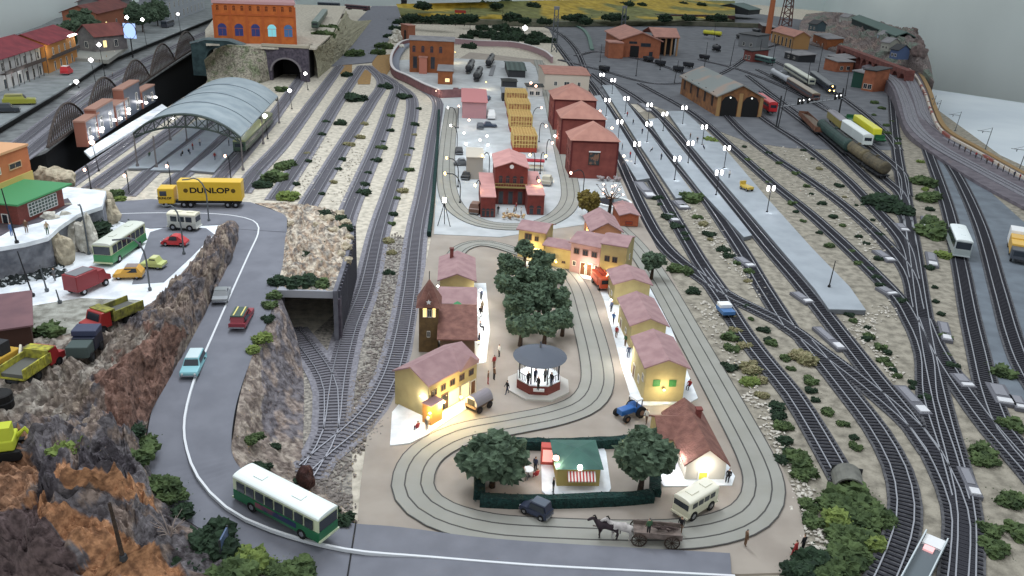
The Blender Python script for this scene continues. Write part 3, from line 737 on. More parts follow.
# -- red station
S = house('station_building', 'red station building with pink gable roof, two side wings and a yellow balcony', 'station', (495.5,167.5), (527.5,167.5), (494.5,154.5), 0, 'gy', 1.1, mat('station_red', (132,54,48), .8, (112,46,42), 1), mat('roof_rose', (198,140,134), .85, (184,128,124), .5), z0=.24, ybase=204, over=.3,
  wins=[('f',x,4.1,.8,1.1,dict(arch=True, pane='glass', frame='redbrick')) for x in (-.65,-.22,.22,.65)]+[('f',x,.1,1.1,2.6,dict(kind='door', pane='glass', frame='redbrick')) for x in (-.6,0,.6)])
w_ = S['_w']/2; h_ = S['_h']
b = MB(); b.b2(-w_, w_, -.9, -.05, 3.4, 3.55); b.build('balcony', mat('balcony_ochre', (150,132,76), .8), S)
b = MB()
for k in range(13): x = -w_+.1+k*(2*w_-.2)/12; b.b2(x-.04, x+.04, -.88, -.8, 3.55, 4.2)
b.b2(-w_, w_, -.9, -.8, 4.2, 4.3); b.build('balustrade', mat('balcony_ochre', (150,132,76)), S)
b = MB(); b.lathe([(.4,0),(.4,.06)], (0,0,0), 16); q = b.build('clock', 'white', S); q.rotation_euler = (rad(90),0,0); q.location = (0,-.03,h_+.25)
RW = dict(kind='door', pane='glass', frame='redbrick', arch=True)
house('wing', '', '', (481,197.5), (495.2,197), (483.8,176), 0, 'shed', .5, mat('station_red', (0,0,0)), mat('roof_rose', (0,0,0)), z0=.24, ybase=217, over=.1, parent=S,
  wins=[('f',-.6,.1,.7,1.6,RW), ('f',0,.1,.7,1.6,RW), ('f',.6,.1,.7,1.6,RW)])
house('wing', '', '', (528,195.5), (544,195), (527,174.5), 0, 'shed', .5, mat('station_red', (0,0,0)), mat('roof_rose', (0,0,0)), z0=.24, ybase=214.5, over=.1, parent=S,
  wins=[('f',-.5,.1,.9,1.6,RW), ('f',.4,.1,.9,1.6,RW)])
# -- red warehouses
wr = mat('warehouse_red', (140,68,60), .85, (122,58,52), .6)
def wh(label, fl, fr, bl, pic=False, yb=None, h=8.8):
    q = house('red_warehouse', label, 'warehouse', fl, fr, bl, h, 'hip', 3.3, wr, 'roofR', z0=.2, ybase=yb, over=.5)
    w_, d_, h_ = q['_w'], q['_d'], q['_h']
    for u in (-.6, -.1, .4):
        opening(q, 'l', u*d_/2*1.4, 3.2, 1.2, 2.6, w_, d_, frame='redbrick'); opening(q, 'l', u*d_/2*1.4, .2, 1.4, 2.4, w_, d_, kind='door', pane=mat('door_maroon', (90,30,30)), frame='redbrick')
    b = MB(); b.b2(-w_/2-.12, w_/2+.12, -.12, d_+.12, h_-.5, h_-.1); b.build('cornice', mat('cornice_maroon', (96,34,34)), q)
    for k in (-1, 1):
        b = MB(); b.b2(k*w_/2-.18, k*w_/2+.18, -.1, .3, 0, h_-.5); b.build('pilaster', mat('cornice_maroon', (96,34,34)), q)
    return q
q = wh('nearest red brick warehouse with a framed picture on its front wall', (572.5,140), (615,139), (568,132), yb=178)
b = MB(); b.b2(-1.2, 1.2, -.12, -.02, 3.0, 5.8); f = b.build('mural_frame', mat('mural_dark', (60,52,50)), q)
b = MB(); b.b2(-1.0, 1.0, -.16, -.12, 3.2, 5.6); b.build('mural', mat('mural', (130,90,70), .8, (50,60,64), 1.5, lo=.45, hi=.55), f)
b = MB(); b.b2(-1.25, 1.25, -.3, -.02, 5.85, 6.05); b.build('mural_lamp', 'white', f)
wh('middle red brick warehouse with a salmon hipped roof', (562.5,118), (601,117), (557.5,110.5))
wh('rear red brick warehouse with a salmon hipped roof', (555,99), (588,97), (551,91), h=8.4)
house('signal_cabin', 'cream building with low salmon roof behind the red warehouses', 'building', (545,74), (581,72.5), (543.5,65.5), 0, 'gx', .8, mat('wall_cream', (196,182,166)), 'roofR', z0=.2, ybase=90,
  wins=[('f',-.5,1.6,1.2,1.6), ('f',0,1.6,2.0,1.6), ('f',.55,1.6,1.2,1.6)])
# -- top of the town
BW = mat('brown_wall', (156,86,46), .9, (134,74,42), .5)
g = house('brick_mill', 'brown brick building with flat grey roof inside the curved wall', 'building', (409.5,72), (453.5,73.5), (411,62), hgt(409.5,72,40,.22), 'gx', 1.0, BW, mat('roof_grey', (140,138,140), .85, (124,122,126), .3), z0=.22, base=True, dep=13,
  wins=[('f',x,7.5,1.3,1.8,dict(arch=True, frame='redbrick')) for x in (-.8,-.4,0,.4)]+[('f',-.75,1.5,1.6,4.5,sm), ('f',.05,1.5,1.6,4.5,sm)])
w_, h_ = g['_w']/2, g['_h']
b = MB(); b.b2(-w_*.55, -w_*.2, -3.4, -.02, 0, h_*.5); b.build('stair_tower', mat('stair_pink', (186,110,90)), g)
b = MB(); b.b2(-w_*.58, -w_*.17, -3.6, -.02, h_*.5, h_*.5+.3); b.build('tower_cap', 'roofR', g)
house('brick_annex', 'small orange brick annex with grey roof and lit window before the brown building', 'annex', (438,71), (452,71), (438.5,66), 0, 'shed', .4, BW, mat('roof_grey', (0,0,0)), z0=.22, ybase=84,
  wins=[('f',.3,.8,1.6,1.4,LW)])
house('pink_house', 'pink house with darker pink roof at the top of the left street', 'house', (462.5,102), (486,102), (464,93), 0, 'shed', 1.2, mat('wall_rose', (178,128,132), .9), mat('roof_rose2', (190,118,118), .9), z0=.22, ybase=118)
house('beige_house', 'narrow beige house with two rose ovals on its front, above the station', 'house', (467,157.5), (483,157.5), (465.5,148), 0, 'gx', .5, mat('wall_beige', (164,156,146), .9), mat('roof_beige', (190,180,164), .9), z0=.22, ybase=179, over=.2)
house('grey_shed', 'grey roofed shed with lit edge in the middle of the upper street', 'shed', (502,101), (523,102), (500,95), 2.6, 'shed', .6, 'dark', mat('roof_slate', (132,136,140), .9, (118,122,126), .5), z0=.22, base=True, dep=7)
house('black_kiosk', 'small black roofed kiosk behind the grey shed in the upper street', 'kiosk', (502,90), (516,90), (502,84), 3.0, 'hip', .6, 'dark', mat('roof_black', (44,46,44), .8), z0=.22, base=True, dep=7)
# yellow lattice hall: stepped blocks with red bases
YL = mat('lattice_yellow', (212,180,104), .8); RL = mat('lattice_red', (164,58,40), .8)
def lattice(label, x0, x1, yb, yt, ztop, dep):
    A = P(x0, yb, .24); B = P(x1, yb, .24); ex = Vector((.997, .078, 0)).normalized(); w = (B-A).length; B = A+ex*w
    t = thing('lattice_pavilion', label, 'pavilion', (A+B)/2, math.atan2(ex.y, ex.x))
    b = MB(); b.b2(-w/2, w/2, 0, dep, 0, 1.1); b.build('base', RL, t)
    b = MB(); b.b2(-w/2+.25, w/2-.25, .25, dep-.25, 1.1, ztop-.3); b.build('core', mat('core_amber', (196,150,90), .8, (150,84,52), 1.5), t)
    b = MB(); n = 8
    for k in range(n+1):
        x = -w/2+k*w/n; b.b2(x-.09, x+.09, 0, .18, 1.1, ztop); b.b2(x-.09, x+.09, dep-.18, dep, 1.1, ztop); b.b2(x-.06, x+.06, 0, dep, ztop-.12, ztop)
    for zz in (1.9, 2.8, ztop-.1): b.b2(-w/2, w/2, -.04, .08, zz-.07, zz+.07); b.b2(-w/2-.04, -w/2+.08, 0, dep, zz-.07, zz+.07); b.b2(w/2-.08, w/2+.04, 0, dep, zz-.07, zz+.07)
    m_ = int(dep/1.1)
    for k in range(m_+1):
        y = k*dep/m_; b.b2(-w/2, w/2, y-.06, y+.06, ztop-.06, ztop+.06)
        for x in (-w/2, w/2): b.b2(x-.08, x+.08, y-.08, y+.08, 1.1, ztop)
    b.build('lattice', YL, t)
lattice('yellow lattice pavilion on a red base, nearest the station roof', 513, 536, 152, 128, 4.2, 10)
lattice('yellow lattice pavilion, second behind the station roof', 510, 531, 132, 113, 4.4, 9)
lattice('yellow lattice pavilion with red posts, third behind the station roof', 508, 529, 119, 104, 4.6, 9)
lattice('yellow and red lattice pavilion farthest behind the station roof', 506, 526, 108, 96, 4.8, 9)
# -- gazebo
c = P(538, 386, .12); t = thing('bandstand', 'round bandstand with grey umbrella roof and red brick base on the plaza', 'gazebo', c)
n = 8
b = MB(); b.lathe([(3.7,0),(3.7,.22)], (0,0,0), 8); b.build('plinth', mat('plinth', (196,192,184)), t)
b = MB(); b.lathe([(2.6,.22),(2.6,1.25)], (0,0,0), 8); b.build('brick_base', 'redbrick', t)
b = MB(); b.lathe([(2.55,1.25),(2.55,1.36)], (0,0,0), 8); b.build('floor', 'white', t)
for k in range(8):
    a = 2*math.pi*k/8+math.pi/8; b = MB(); b.tube([(2.35*math.cos(a),2.35*math.sin(a),1.36),(2.35*math.cos(a),2.35*math.sin(a),3.75)], .07, 6); b.build('column', 'pole', t)
b = MB()
for k in range(8):
    a = 2*math.pi*k/8+math.pi/8; a2 = a+math.pi/4
    p = Vector((2.35*math.cos(a),2.35*math.sin(a),0)); q = Vector((2.35*math.cos(a2),2.35*math.sin(a2),0))
    if k == 5: continue
    b.tube([p+Vector((0,0,2.1)), q+Vector((0,0,2.1))], .04, 4)
    for j in range(1, 7): r_ = p.lerp(q, j/7); b.tube([r_+Vector((0,0,1.36)), r_+Vector((0,0,2.1))], .025, 4)
b.build('railing', 'pole', t)
b = MB(); b.lathe([(2.95,3.72),(3.0,3.8),(2.2,4.15),(1.2,4.5),(.12,4.85),(.1,5.5),(.02,5.55)], (0,0,0), 24); b.build('roof', mat('roof_slateblue', (86,92,104), .7), t, smooth=False)
b = MB(); b.lathe([(.35,3.4),(.35,3.7)], (0,0,0), 10); b.build('lamp', 'lampW', t)
b = MB(); b.b2(-.6, .6, -2.75, -2.55, .8, 1.1); b.build('plaque', 'white', t)
plight(c+Vector((0,0,3.1)), 420, (.95,.97,1))
# -- kiosk with green roof inside the hedge
t = house('refreshment_kiosk', 'yellow kiosk with green roof and red striped awning inside the hedge', 'kiosk', (558,468), (600,466), (551,441), 0, 'pyr', .7, mat('kiosk_ochre', (178,156,84), .9), mat('roof_green', (62,104,94), .8, (52,90,82), .6), ybase=487, over=.25,
  wins=[('f',.05,1.0,2.6,.7,dict(pane=litw))])
w_ = t['_w']/2
b = MB(); b.add([(-w_*.55,-.05,1.75),(w_*.75,-.05,1.75),(w_*.75,-.8,1.2),(-w_*.55,-.8,1.2),(-w_*.55,-.05,1.69),(w_*.75,-.05,1.69),(w_*.75,-.8,1.1),(-w_*.55,-.8,1.1)], [(0,1,2,3),(7,6,5,4),(0,4,5,1),(1,5,6,2),(2,6,7,3),(3,7,4,0)])
b.build('awning', striped('awning_stripe', (196,50,46), (232,226,220), 0, 3.4), t)
b = MB(); b.lathe([(.22,0),(.22,.3)], (0,-.3,t['_h']+.12), 8); b.build('roof_lamp', 'lampW', t)
slab('kiosk_apron', [(541,450),(549,444),(602,444),(606,452),(611,488),(607,495),(548,496),(542,491)], .24, 'snow', .12)
c = P(547, 462, .24); t = thing('drinks_cabinet', 'red vending cabinet lit from inside beside the green roofed kiosk', 'cabinet', c)
b = MB(); b.box((0,0,.95), (1.25,.9,1.9)); b.build('body', mat('cab_red', (206,86,76)), t); b = MB(); b.box((0,-.48,1.0), (.95,.05,1.3)); b.build('glass_door', mat('cab_lit', (255,170,160), emit=.8), t)
# -- orange factory on the hill above the tunnel, upper left
hill = [(206,44),(222,44),(268,47.5),(316,48),(332,34),(346,6),(226,2),(205,30)]
slab('hill_top', hill, 11, 'sand', .6)
terr('hill_slope', [[(204,60,8),(222,46,11),(245,46,11),(270,47,11)], [(206,70,3),(222,60,6),(246,60,7),(268,62,6)], [(208,84,0),(224,84,0),(246,86,0),(270,80,0)]], 30, 20, .6, rockm, .3, lambda x, y, p: (.36,.33,.26) if noise.noise(p*.4) > -.1 else (.22,.24,.15))
terr('hill_slope', [[(312,47,11),(322,45,11),(333,34,11),(346,10,11)], [(316,60,6),(326,52,7),(340,40,7),(352,20,7)], [(318,78,0),(332,66,0),(350,48,.2),(372,20,.2)]], 30, 20, 1.0, rockm, .3, lambda x, y, p: (.42,.40,.28))
OF = house('orange_factory', 'large orange brick factory with blue arched windows on the hill above the tunnel', 'factory', (216,43), (296,44.5), (225,34), hgt(216,43,3,11), 'flat', 0, 'wallO', mat('parapet_pink', (190,140,140)), z0=11, base=True, dep=30, over=.4, rth=.9,
  wins=[('f',-.82+k*.41,2.4,3.0,2.7,dict(arch=True, pane=mat('blue_pane', (46,56,120), .3), frame='wallO')) for k in range(3)]+[('f',.41,2.4,3.0,2.7,dict(arch=True, pane=mat('cyan_pane', (110,190,200), .3, emit=.5), frame='wallO')), ('f',.82,2.4,3.0,2.7,dict(arch=True, pane=mat('blue_pane2', (60,100,150), .3, emit=.15), frame='wallO'))]
   +[('f',-.9+k*.2,10.8,1.1,1.2,dict(arch=True, pane=mat('slot_brown', (110,48,18)), frame='wallO')) for k in range(10)])
w_ = OF['_w']/2; h_ = OF['_h']; b = MB()
for k in range(-5, 6, 2):
    x = k*w_/5; b.b2(x-.4, x+.4, -.25, -.02, 0, h_-.6)
b.b2(-w_, w_, -.3, -.02, 9.3, 9.8); b.build('pilasters', mat('wall_orange_dark', (182,84,32)), OF)
# tunnel portal
pc = P(292, 78, 0); pc.z = 0; A = P(268, 47.5, 11); B = P(315, 48, 11); t = thing('tunnel_portal', 'lilac grey stone tunnel portal with a dark arch below the orange factory', 'tunnel', pc)
w2 = (B-A).length/2; y0 = (A.y+B.y)/2-pc.y; ra = w2*.62
b = MB(); na = 14; arc = [(ra*math.cos(math.pi*k/na), 3.2+ra*.85*math.sin(math.pi*k/na)) for k in range(na+1)]
outer = [(w2,0)]+[(w2,11.2),(-w2,11.2)]+[(-w2,0)]
prof = [(w2,0),(w2,11.2),(-w2,11.2),(-w2,0),(-ra,0)]+arc[::-1]+[(ra,0)]
for yy0, yy1 in ((y0-1.5, y0),):
    for i in range(na):
        (xa, za), (xb, zb) = arc[i], arc[i+1]
        b.extr([(xa,za),(xb,zb),(xb,11.2),(xa,11.2)], yy0, yy1, 1)
    for s_ in (-1, 1): b.extr([(s_*ra,0),(s_*w2,0),(s_*w2,11.2),(s_*ra,11.2)], yy0, yy1, 1)
b.build('portal_wall', 'stone', t)
b = MB()
for i in range(na):
    (xa, za), (xb, zb) = arc[i], arc[i+1]; k = 1.13
    b.extr([(xa,za),(xb,zb),(xb*k,3.2+(zb-3.2)*k),(xa*k,3.2+(za-3.2)*k)], y0-1.9, y0-1.5, 1)
b.build('arch_ring', mat('arch_grey', (118,112,116)), t)
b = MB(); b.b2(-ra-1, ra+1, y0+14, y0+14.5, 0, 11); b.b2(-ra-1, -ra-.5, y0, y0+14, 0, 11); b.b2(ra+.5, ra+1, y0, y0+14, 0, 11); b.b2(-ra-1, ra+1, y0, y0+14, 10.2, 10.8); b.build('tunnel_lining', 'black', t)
b = MB(); b.b2(-w2-.3, w2+.3, y0-1.9, y0+.3, 11.2, 12); b.build('coping', mat('coping_pale', (170,160,140)), t)
# green stone arch closing the dark valley
c = P(221, 76, 0); t = thing('stone_arch_bridge', 'greenish stone arch at the far end of the dark valley', 'bridge', c)
b = MB(); ra = 4.2; arc = [(ra*math.cos(math.pi*k/12), 5+ra*1.1*math.sin(math.pi*k/12)) for k in range(13)]
for i in range(12): b.extr([arc[i],arc[i+1],(arc[i+1][0],12),(arc[i][0],12)], -1.5, 1.5, 1)
for s_ in (-1, 1): b.extr([(s_*ra,0),(s_*9,0),(s_*9,10.5),(s_*ra,12)], -1.5, 1.5, 1)
b.build('arch_wall', mat('green_stone', (62,84,86), .95, (44,62,66), .6, .5), t)
b = MB(); b.extr([(-9.2,10.6),(-4.2,12.1),(4.2,12.1),(9.2,10.6),(9.2,11.2),(4.2,12.7),(-4.2,12.7),(-9.2,11.2)], -1.8, 1.8, 1); b.build('coping', mat('coping_blue', (110,128,132)), t)

# -- arched canopy over the left tracks
zs = 7.3; F0, F1, Bk = P(134,133,zs), P(241,137.5,zs), P(278,97,zs)
ex = (F1-F0).normalized(); w = (F1-F0).length; ey = Vector((-ex.y, ex.x, 0)); dep = (Bk-F1).dot(ey); ske = (Bk-F1).dot(ex)
t = thing('train_shed_canopy', 'large grey barrel-roofed train shed canopy on lattice arches over the left tracks', 'canopy', ((F0+F1)/2).xy.to_3d(), math.atan2(ex.y, ex.x))
rise = 4.3; na = 20; rad_ = ((w/2)**2+rise**2)/(2*rise)
def az(x, r=rad_): return rise-r+math.sqrt(max(0, r*r-x*x))
b = MB(); vs = []; fs = []
for i in range(na+1):
    x = -w/2+w*i/na
    for (yy, sx) in ((0,0),(dep,ske)):
        vs += [(x+sx, yy, zs+az(x)), (x+sx, yy, zs+az(x)+.25)]
for i in range(na):
    a = i*4; c_ = a+4
    fs += [(a,c_,c_+2,a+2),(a+1,a+3,c_+3,c_+1),(a,a+1,c_+1,c_),(a+2,c_+2,c_+3,a+3)]
fs += [(0,2,3,1),(na*4,na*4+1,na*4+3,na*4+2)]
b.add(vs, fs); b.build('barrel_roof', mat('canopy_roof', (146,158,164), .6, (126,140,148), .25), t)
for f in (.25,.5,.75):
    b = MB(); pts = [(-w/2+w*i/na+ske*f, dep*f, zs+az(-w/2+w*i/na)+.3) for i in range(na+1)]; b.tube(pts, .12, 4)
    b.build('roof_rib', mat('rib_grey', (100,112,120)), t)
for nm, f in (('truss', 0.0), ('truss', .5), ('truss', 1.0)):
    b = MB(); top = []; bot = []
    for i in range(na+1):
        x = -w/2+w*i/na; top.append(Vector((x+ske*f, dep*f-.3, zs+az(x)-.05))); bot.append(Vector((x*.985+ske*f, dep*f-.3, zs+max(0, az(x)*.62)-.9)))
    b.tube(top, .22, 4); b.tube(bot, .2, 4)
    for i in range(0, na+1, 2):
        b.tube([top[i], bot[i]], .13, 4)
        if i < na: b.tube([top[i], bot[i+2]], .09, 4); b.tube([bot[i], top[i+2]], .09, 4)
    b.build(nm, mat('truss_green', (50,62,56), .6), t)
for f in (0, .5, 1):
    for sx in (-w/2, -w*.32, w/2):
        b = MB(); b.lathe([(.35,0),(.3,.5),(.16,.55),(.16,zs-.9)], (sx+ske*f, dep*f-.3, .5), 6); b.build('post', mat('post_grey', (110,104,104)), t)

for i, f in enumerate((.12, .45, .8)):  # hanging lamps added to brighten the platforms under the canopy
    for j, sx in enumerate((-w*.2, w*.22)):
        b = MB(); q = (sx+ske*f, dep*f, zs+2.2); b.tube([(q[0],q[1],zs+3.4), q], .05, 4); b.lathe([(.1,-.2),(.45,-.1),(.1,.15)], q, 8); b.build('hanging_lamp', MATS['lamp_white'], t)
        wp_ = Matrix.Rotation(t.rotation_euler[2], 3, 'Z') @ Vector(q)+Vector(t.location); plight(wp_-Vector((0,0,.6)), 420, (.85,.9,1))
# -- orange and yellow building with green canopy, far left
WW = dict(frame='white')
g = house('brick_restaurant', 'red brick building with white lattice window under a green canopy roof, left edge', 'building', (16,204), (61.5,186), (-8,188), 0, 'flat', 0, 'redbrick', 'green', z0=11.06, ybase=225, over=.9, rth=.22,
   wins=[('l',.5,.05,.9,2.2,dict(kind='door', frame='white'))])
w_, d_, h_ = g['_w'], g['_d'], g['_h']
b = MB(); x0, x1 = -w_*.28, w_*.34; n = 9
for k in range(n+1): x = x0+(x1-x0)*k/n; b.b2(x-.04, x+.04, -.09, .0, .5, h_-.55)
for k in range(5): z = .5+(h_-1.05)*k/4; b.b2(x0, x1, -.09, 0, z-.04, z+.04)
q = b.build('lattice_window', 'white', g); b = MB(); b.b2(x0, x1, -.04, -.01, .5, h_-.55); b.build('pane', mat('pane_green', (70,90,84), .3), q)
g = house('orange_hotel', 'tall orange block with yellow ground band behind the green canopy, left edge', 'building', (-60,240), (36,196), (-84,220), hgt(36,196,146,11), 'flat', 0, mat('hotel_orange', (198,112,66), .9, (182,98,58), .4), mat('parapet_tan', (206,150,104)), z0=11.06, base=True, dep=14, over=.12, rth=.3,
   wins=[('f',.66,4.6,2.6,.9,dict(frame=mat('frame_tan', (190,150,110)))), ('f',.2,4.6,2.6,.9)])
w_ = g['_w']/2; b = MB(); b.b2(-w_-.05, w_+.05, -.12, -.01, 0, 3.6); b.build('yellow_band', mat('band_yellow', (190,166,84)), g)
# shed at the left edge by the lorries
house('red_roof_shed', 'low shed with plum coloured roof at the left edge beside the tipper lorry', 'shed', (-40,336), (30,326), (-50,306), 2.2, 'shed', .3, mat('wall_dkbrown', (74,48,40)), mat('roof_plum', (124,88,92), .85, (108,78,84), .4), z0=6.5, over=.3)
# ================================================================ vegetation
def tree(label, px, py, z, h, r, leaf='leafD', seed=1, n=34, name='tree', flat=.8, trunk=.3, group=None):
    """crown of many lumpy foliage clumps on limbs"""
    c = P(px, py, z); t = thing(name, label, 'tree', c, 0, group)
    rr = random.Random(seed); b = MB(); cz = h-r*flat
    cl = []
    for k in range(n):
        while True:
            v = Vector((rr.uniform(-1,1), rr.uniform(-1,1), rr.uniform(-.9,1)))
            if .35 < v.length < 1: break
        s_ = r*rr.uniform(.24, .4); q = Vector((v.x*r*.82, v.y*r*.82, cz+v.z*r*flat*.8)); cl.append(q)
        b.blob(q, s_, seed*50+k, .5, 3, 2.6, .85)
    b.blob((0,0,cz), (r*.55,r*.55,r*flat*.6), seed, .4, 2)
    # fine leaf tufts over the clumps
    for k in range(n*26):
        q = cl[k % n]; v = Vector((rr.gauss(0,1), rr.gauss(0,1), rr.gauss(0,1))).normalized()*r*rr.uniform(.28,.40); p = q+v; e = r*.032
        u = Vector((rr.uniform(-1,1), rr.uniform(-1,1), rr.uniform(-1,1))).normalized()*e; w = u.cross(v).normalized()*e
        b.add([p-u, p+w, p+u, p-w], [(0,1,2,3)])
    b.build('crown', leaf, t)
    b = MB(); b.tube([(0,0,0),(.05,0,h*.3),(0,.05,cz)], [trunk, trunk*.75, trunk*.45], 8)
    for k in range(5): q = cl[k]; b.tube([(0,0,h*.28+.2*k), tuple(q)], [trunk*.4, trunk*.15], 5)
    b.build('trunk', 'bark', t)
    return t
tree('broad dark green tree at the left end of the hedge by the kiosk', 492, 487, .12, 5.6, 2.75, 'leafD', 3, 44)
tree('round dark green tree between the kiosk and the tiled cottage', 640, 492, .12, 6.0, 2.55, 'leafD', 5, 40)
ct = [(508,284,4.6,1.9),(524,268,4.4,1.6),(541,282,4.8,2.0),(510,306,4.8,2.1),(530,300,5.2,2.2),(552,296,4.4,1.8),(516,328,4.6,2.0),(538,322,5.4,2.4),(560,318,4.4,1.8),(520,346,4.4,1.9),(544,344,4.6,2.0),(562,336,3.8,1.6)]
names = ['topmost left of the grove', 'top middle of the grove, nearest the terrace', 'top right of the grove', 'upper left side of the grove', 'upper centre of the grove', 'upper right side of the grove', 'lower left side of the grove', 'tallest in the centre of the grove', 'right edge of the grove beside the tram road', 'bottom left of the grove behind the bandstand', 'bottom of the grove just behind the bandstand roof', 'bottom right corner of the grove']
for i, (x, y, h, r) in enumerate(ct): tree('dark green plaza tree, '+names[i], x, y, .12, h, r, 'leafD', 11+i, 22, group='trees of the central grove')
tree('round yellow-green autumn tree above the terrace houses', 588, 218, .22, 5.3, 2.2, 'leafA', 31, 26, flat=.95)
tree('small dark green tree between the yellow houses and the tram road', 651, 280, .12, 4.4, 1.7, 'leafD', 33, 22)
for x, y, h, r, l in ((70,50,17,6.5,'large dark tree behind the orange lit house, upper left'),(88,46,20,7,'tallest dark tree behind the old houses, upper left'),(143,32,20,8,'dark tree above the parked coach, upper left'),(158,26,18,7,'dark tree left of the pale long building, upper left')):
    tree(l, x, y, 5.2, h*.62, r*.8, 'leafD', int(x), 24, group=None)
# bare dark tree hung with small lamps
c = P(609, 214, .22); t = thing('bare_tree', 'bare dark tree strung with pink lamps beside the round pond', 'tree', c)
b = MB(); rr = random.Random(4); b.tube([(0,0,0),(.1,0,2.2),(.1,0,3.4)], [.35,.28,.2], 8); tips = []
for k in range(16):
    a = k*2*math.pi/16+rr.uniform(-.2,.2); r_ = rr.uniform(1.2,3.2); q = (r_*math.cos(a), r_*math.sin(a), rr.uniform(4.2,6)); tips.append(q)
    b.tube([(.1,0,2.4+k*.06), (q[0]*.5,q[1]*.5,q[2]*.75), q], [.12,.07,.03], 5)
    for j in range(3): b.tube([q, (q[0]+rr.uniform(-.7,.7), q[1]+rr.uniform(-.7,.7), q[2]+rr.uniform(-.2,.6))], [.04,.02], 4)
b.build('branches', 'bark', t)
b = MB()
for q in tips[::2]: b.lathe([(.02,-.18),(.18,0),(.02,.18)], q, 8)
b.build('fairy_lamps', 'lampP', t); plight(c+Vector((0,-.6,4)), 160, PNK)
c = P(613, 203, .22); t = thing('round_pond', 'round pond with dark water and a white rim near the bare lamp tree', 'pond', c)
b = MB(); b.lathe([(3.6,0),(3.7,.35),(3.2,.4),(3.15,.2)], (0,0,0), 28); b.build('rim', 'white', t)
b = MB(); b.lathe([(3.15,.2),(3.15,.26)], (0,0,0), 28); b.build('water', mat('pond_water', (34,58,66), .1, spec=.6), t)
# hedge around the kiosk
def hedge(label, pts, h=.95, w=.5):
    path = catmull([P(x, y, .12) for x, y in pts], .8); c = path[len(path)//2].copy(); t = thing('hedge', label, 'hedge', c)
    b = MB(); vs = []; fs = []; n = len(path)
    for i, p in enumerate(path):
        d = path[min(i+1,n-1)]-path[max(i-1,0)]; d.normalize(); nn = Vector((-d.y, d.x, 0)); p = p-c
        for a, zz in ((-w,0),(-w*1.05,h*.6),(-w*.8,h),(w*.8,h),(w*1.05,h*.6),(w,0)):
            k = 1+.12*noise.noise(p*2+Vector((a*3,zz*3,0))); vs.append(p+nn*a*k+Vector((0,0,zz*k)))
    for i in range(n-1):
        for j in range(5): fs.append((i*6+j, i*6+j+1, i*6+7+j, i*6+6+j))
    fs += [tuple(range(6)), tuple(range((n-1)*6+5, (n-1)*6-1, -1))]
    b.add(vs, fs)
    for q in path:
        for k in range(14):
            p = q-c+Vector((R.uniform(-w,w), R.uniform(-w,w), R.uniform(h*.4,h*1.03))); u = Vector((R.uniform(-1,1),R.uniform(-1,1),R.uniform(-1,1)))*.1
            b.add([p-u, p+u.cross(Vector((0,0,1))), p+u, p-u.cross(Vector((0,0,1)))], [(0,1,2,3)])
    b.build('foliage', 'hedge', t)
hedge('dark green clipped hedge along the front of the kiosk garden', [(480,504),(520,506),(570,505),(620,503),(652,500)])
hedge('dark green clipped hedge along the left side under the broad tree', [(484,447),(480,470),(479,500)])
hedge('dark green clipped hedge behind the kiosk', [(487,446),(530,448),(580,448),(626,445),(648,444)])
hedge('dark green clipped hedge on the right side of the kiosk garden', [(652,446),(654,470),(655,497)])
hedge('low dark green strip between the last yard track and the upper town', [(439,112),(437,150),(433,200),(429,236)], .8, .35)
# shrubs: one mesh per kind, copied
def shrubmesh(seed, leaf, spread=1.0, n=10):
    rr = random.Random(seed); b = MB()
    for k in range(n):
        a = rr.uniform(0, 6.28); d = rr.uniform(0, .75)*spread; s_ = rr.uniform(.3,.5)
        b.blob((d*math.cos(a), d*math.sin(a), s_*.6), s_, seed*9+k, .5, 3, 3.2, .85)
    for k in range(60):
        v = Vector((rr.gauss(0,.5)*spread, rr.gauss(0,.5)*spread, rr.uniform(.1,.8))); u = Vector((rr.uniform(-1,1),rr.uniform(-1,1),rr.uniform(-1,1)))*.05; w = u.cross(Vector((0,.3,1)))
        b.add([v-u, v+w, v+u, v-w], [(0,1,2,3)])
    o = b.build('shrub', leaf); me = o.data; bpy.data.objects.remove(o); return me
mat('leaf_lime', (118,136,62), .95, (82,100,46), 2, .6, 5); mat('leaf_deep', (44,66,44), .95, (28,44,32), 2, .6, 5); mat('leaf_dry', (150,140,104), .95, (104,104,66), 2, .6, 5)
KM = {k: [shrubmesh(20+i*3+j, MATS[l]) for j in range(3)] for i, (k, l) in enumerate((('dark','leaf_deep'),('mid','leaf_mid'),('lime','leaf_lime'),('dry','leaf_dry')))}
KW = dict(dark='dark green', mid='mid green', lime='bright green', dry='dry yellowish')
def shrub(px, py, kind, s, label, z=0.0, group=None):
    o = bpy.data.objects.new('shrub', R.choice(KM[kind])); COL.objects.link(o)
    c = P(px, py, z); o.location = (c.x, c.y, z-.03); s *= R.uniform(.85,1.15)
    o.scale = (s, s, s*.8); o.rotation_euler = (0, 0, R.uniform(0, 6.28)); return tag(o, label, 'shrub', group)
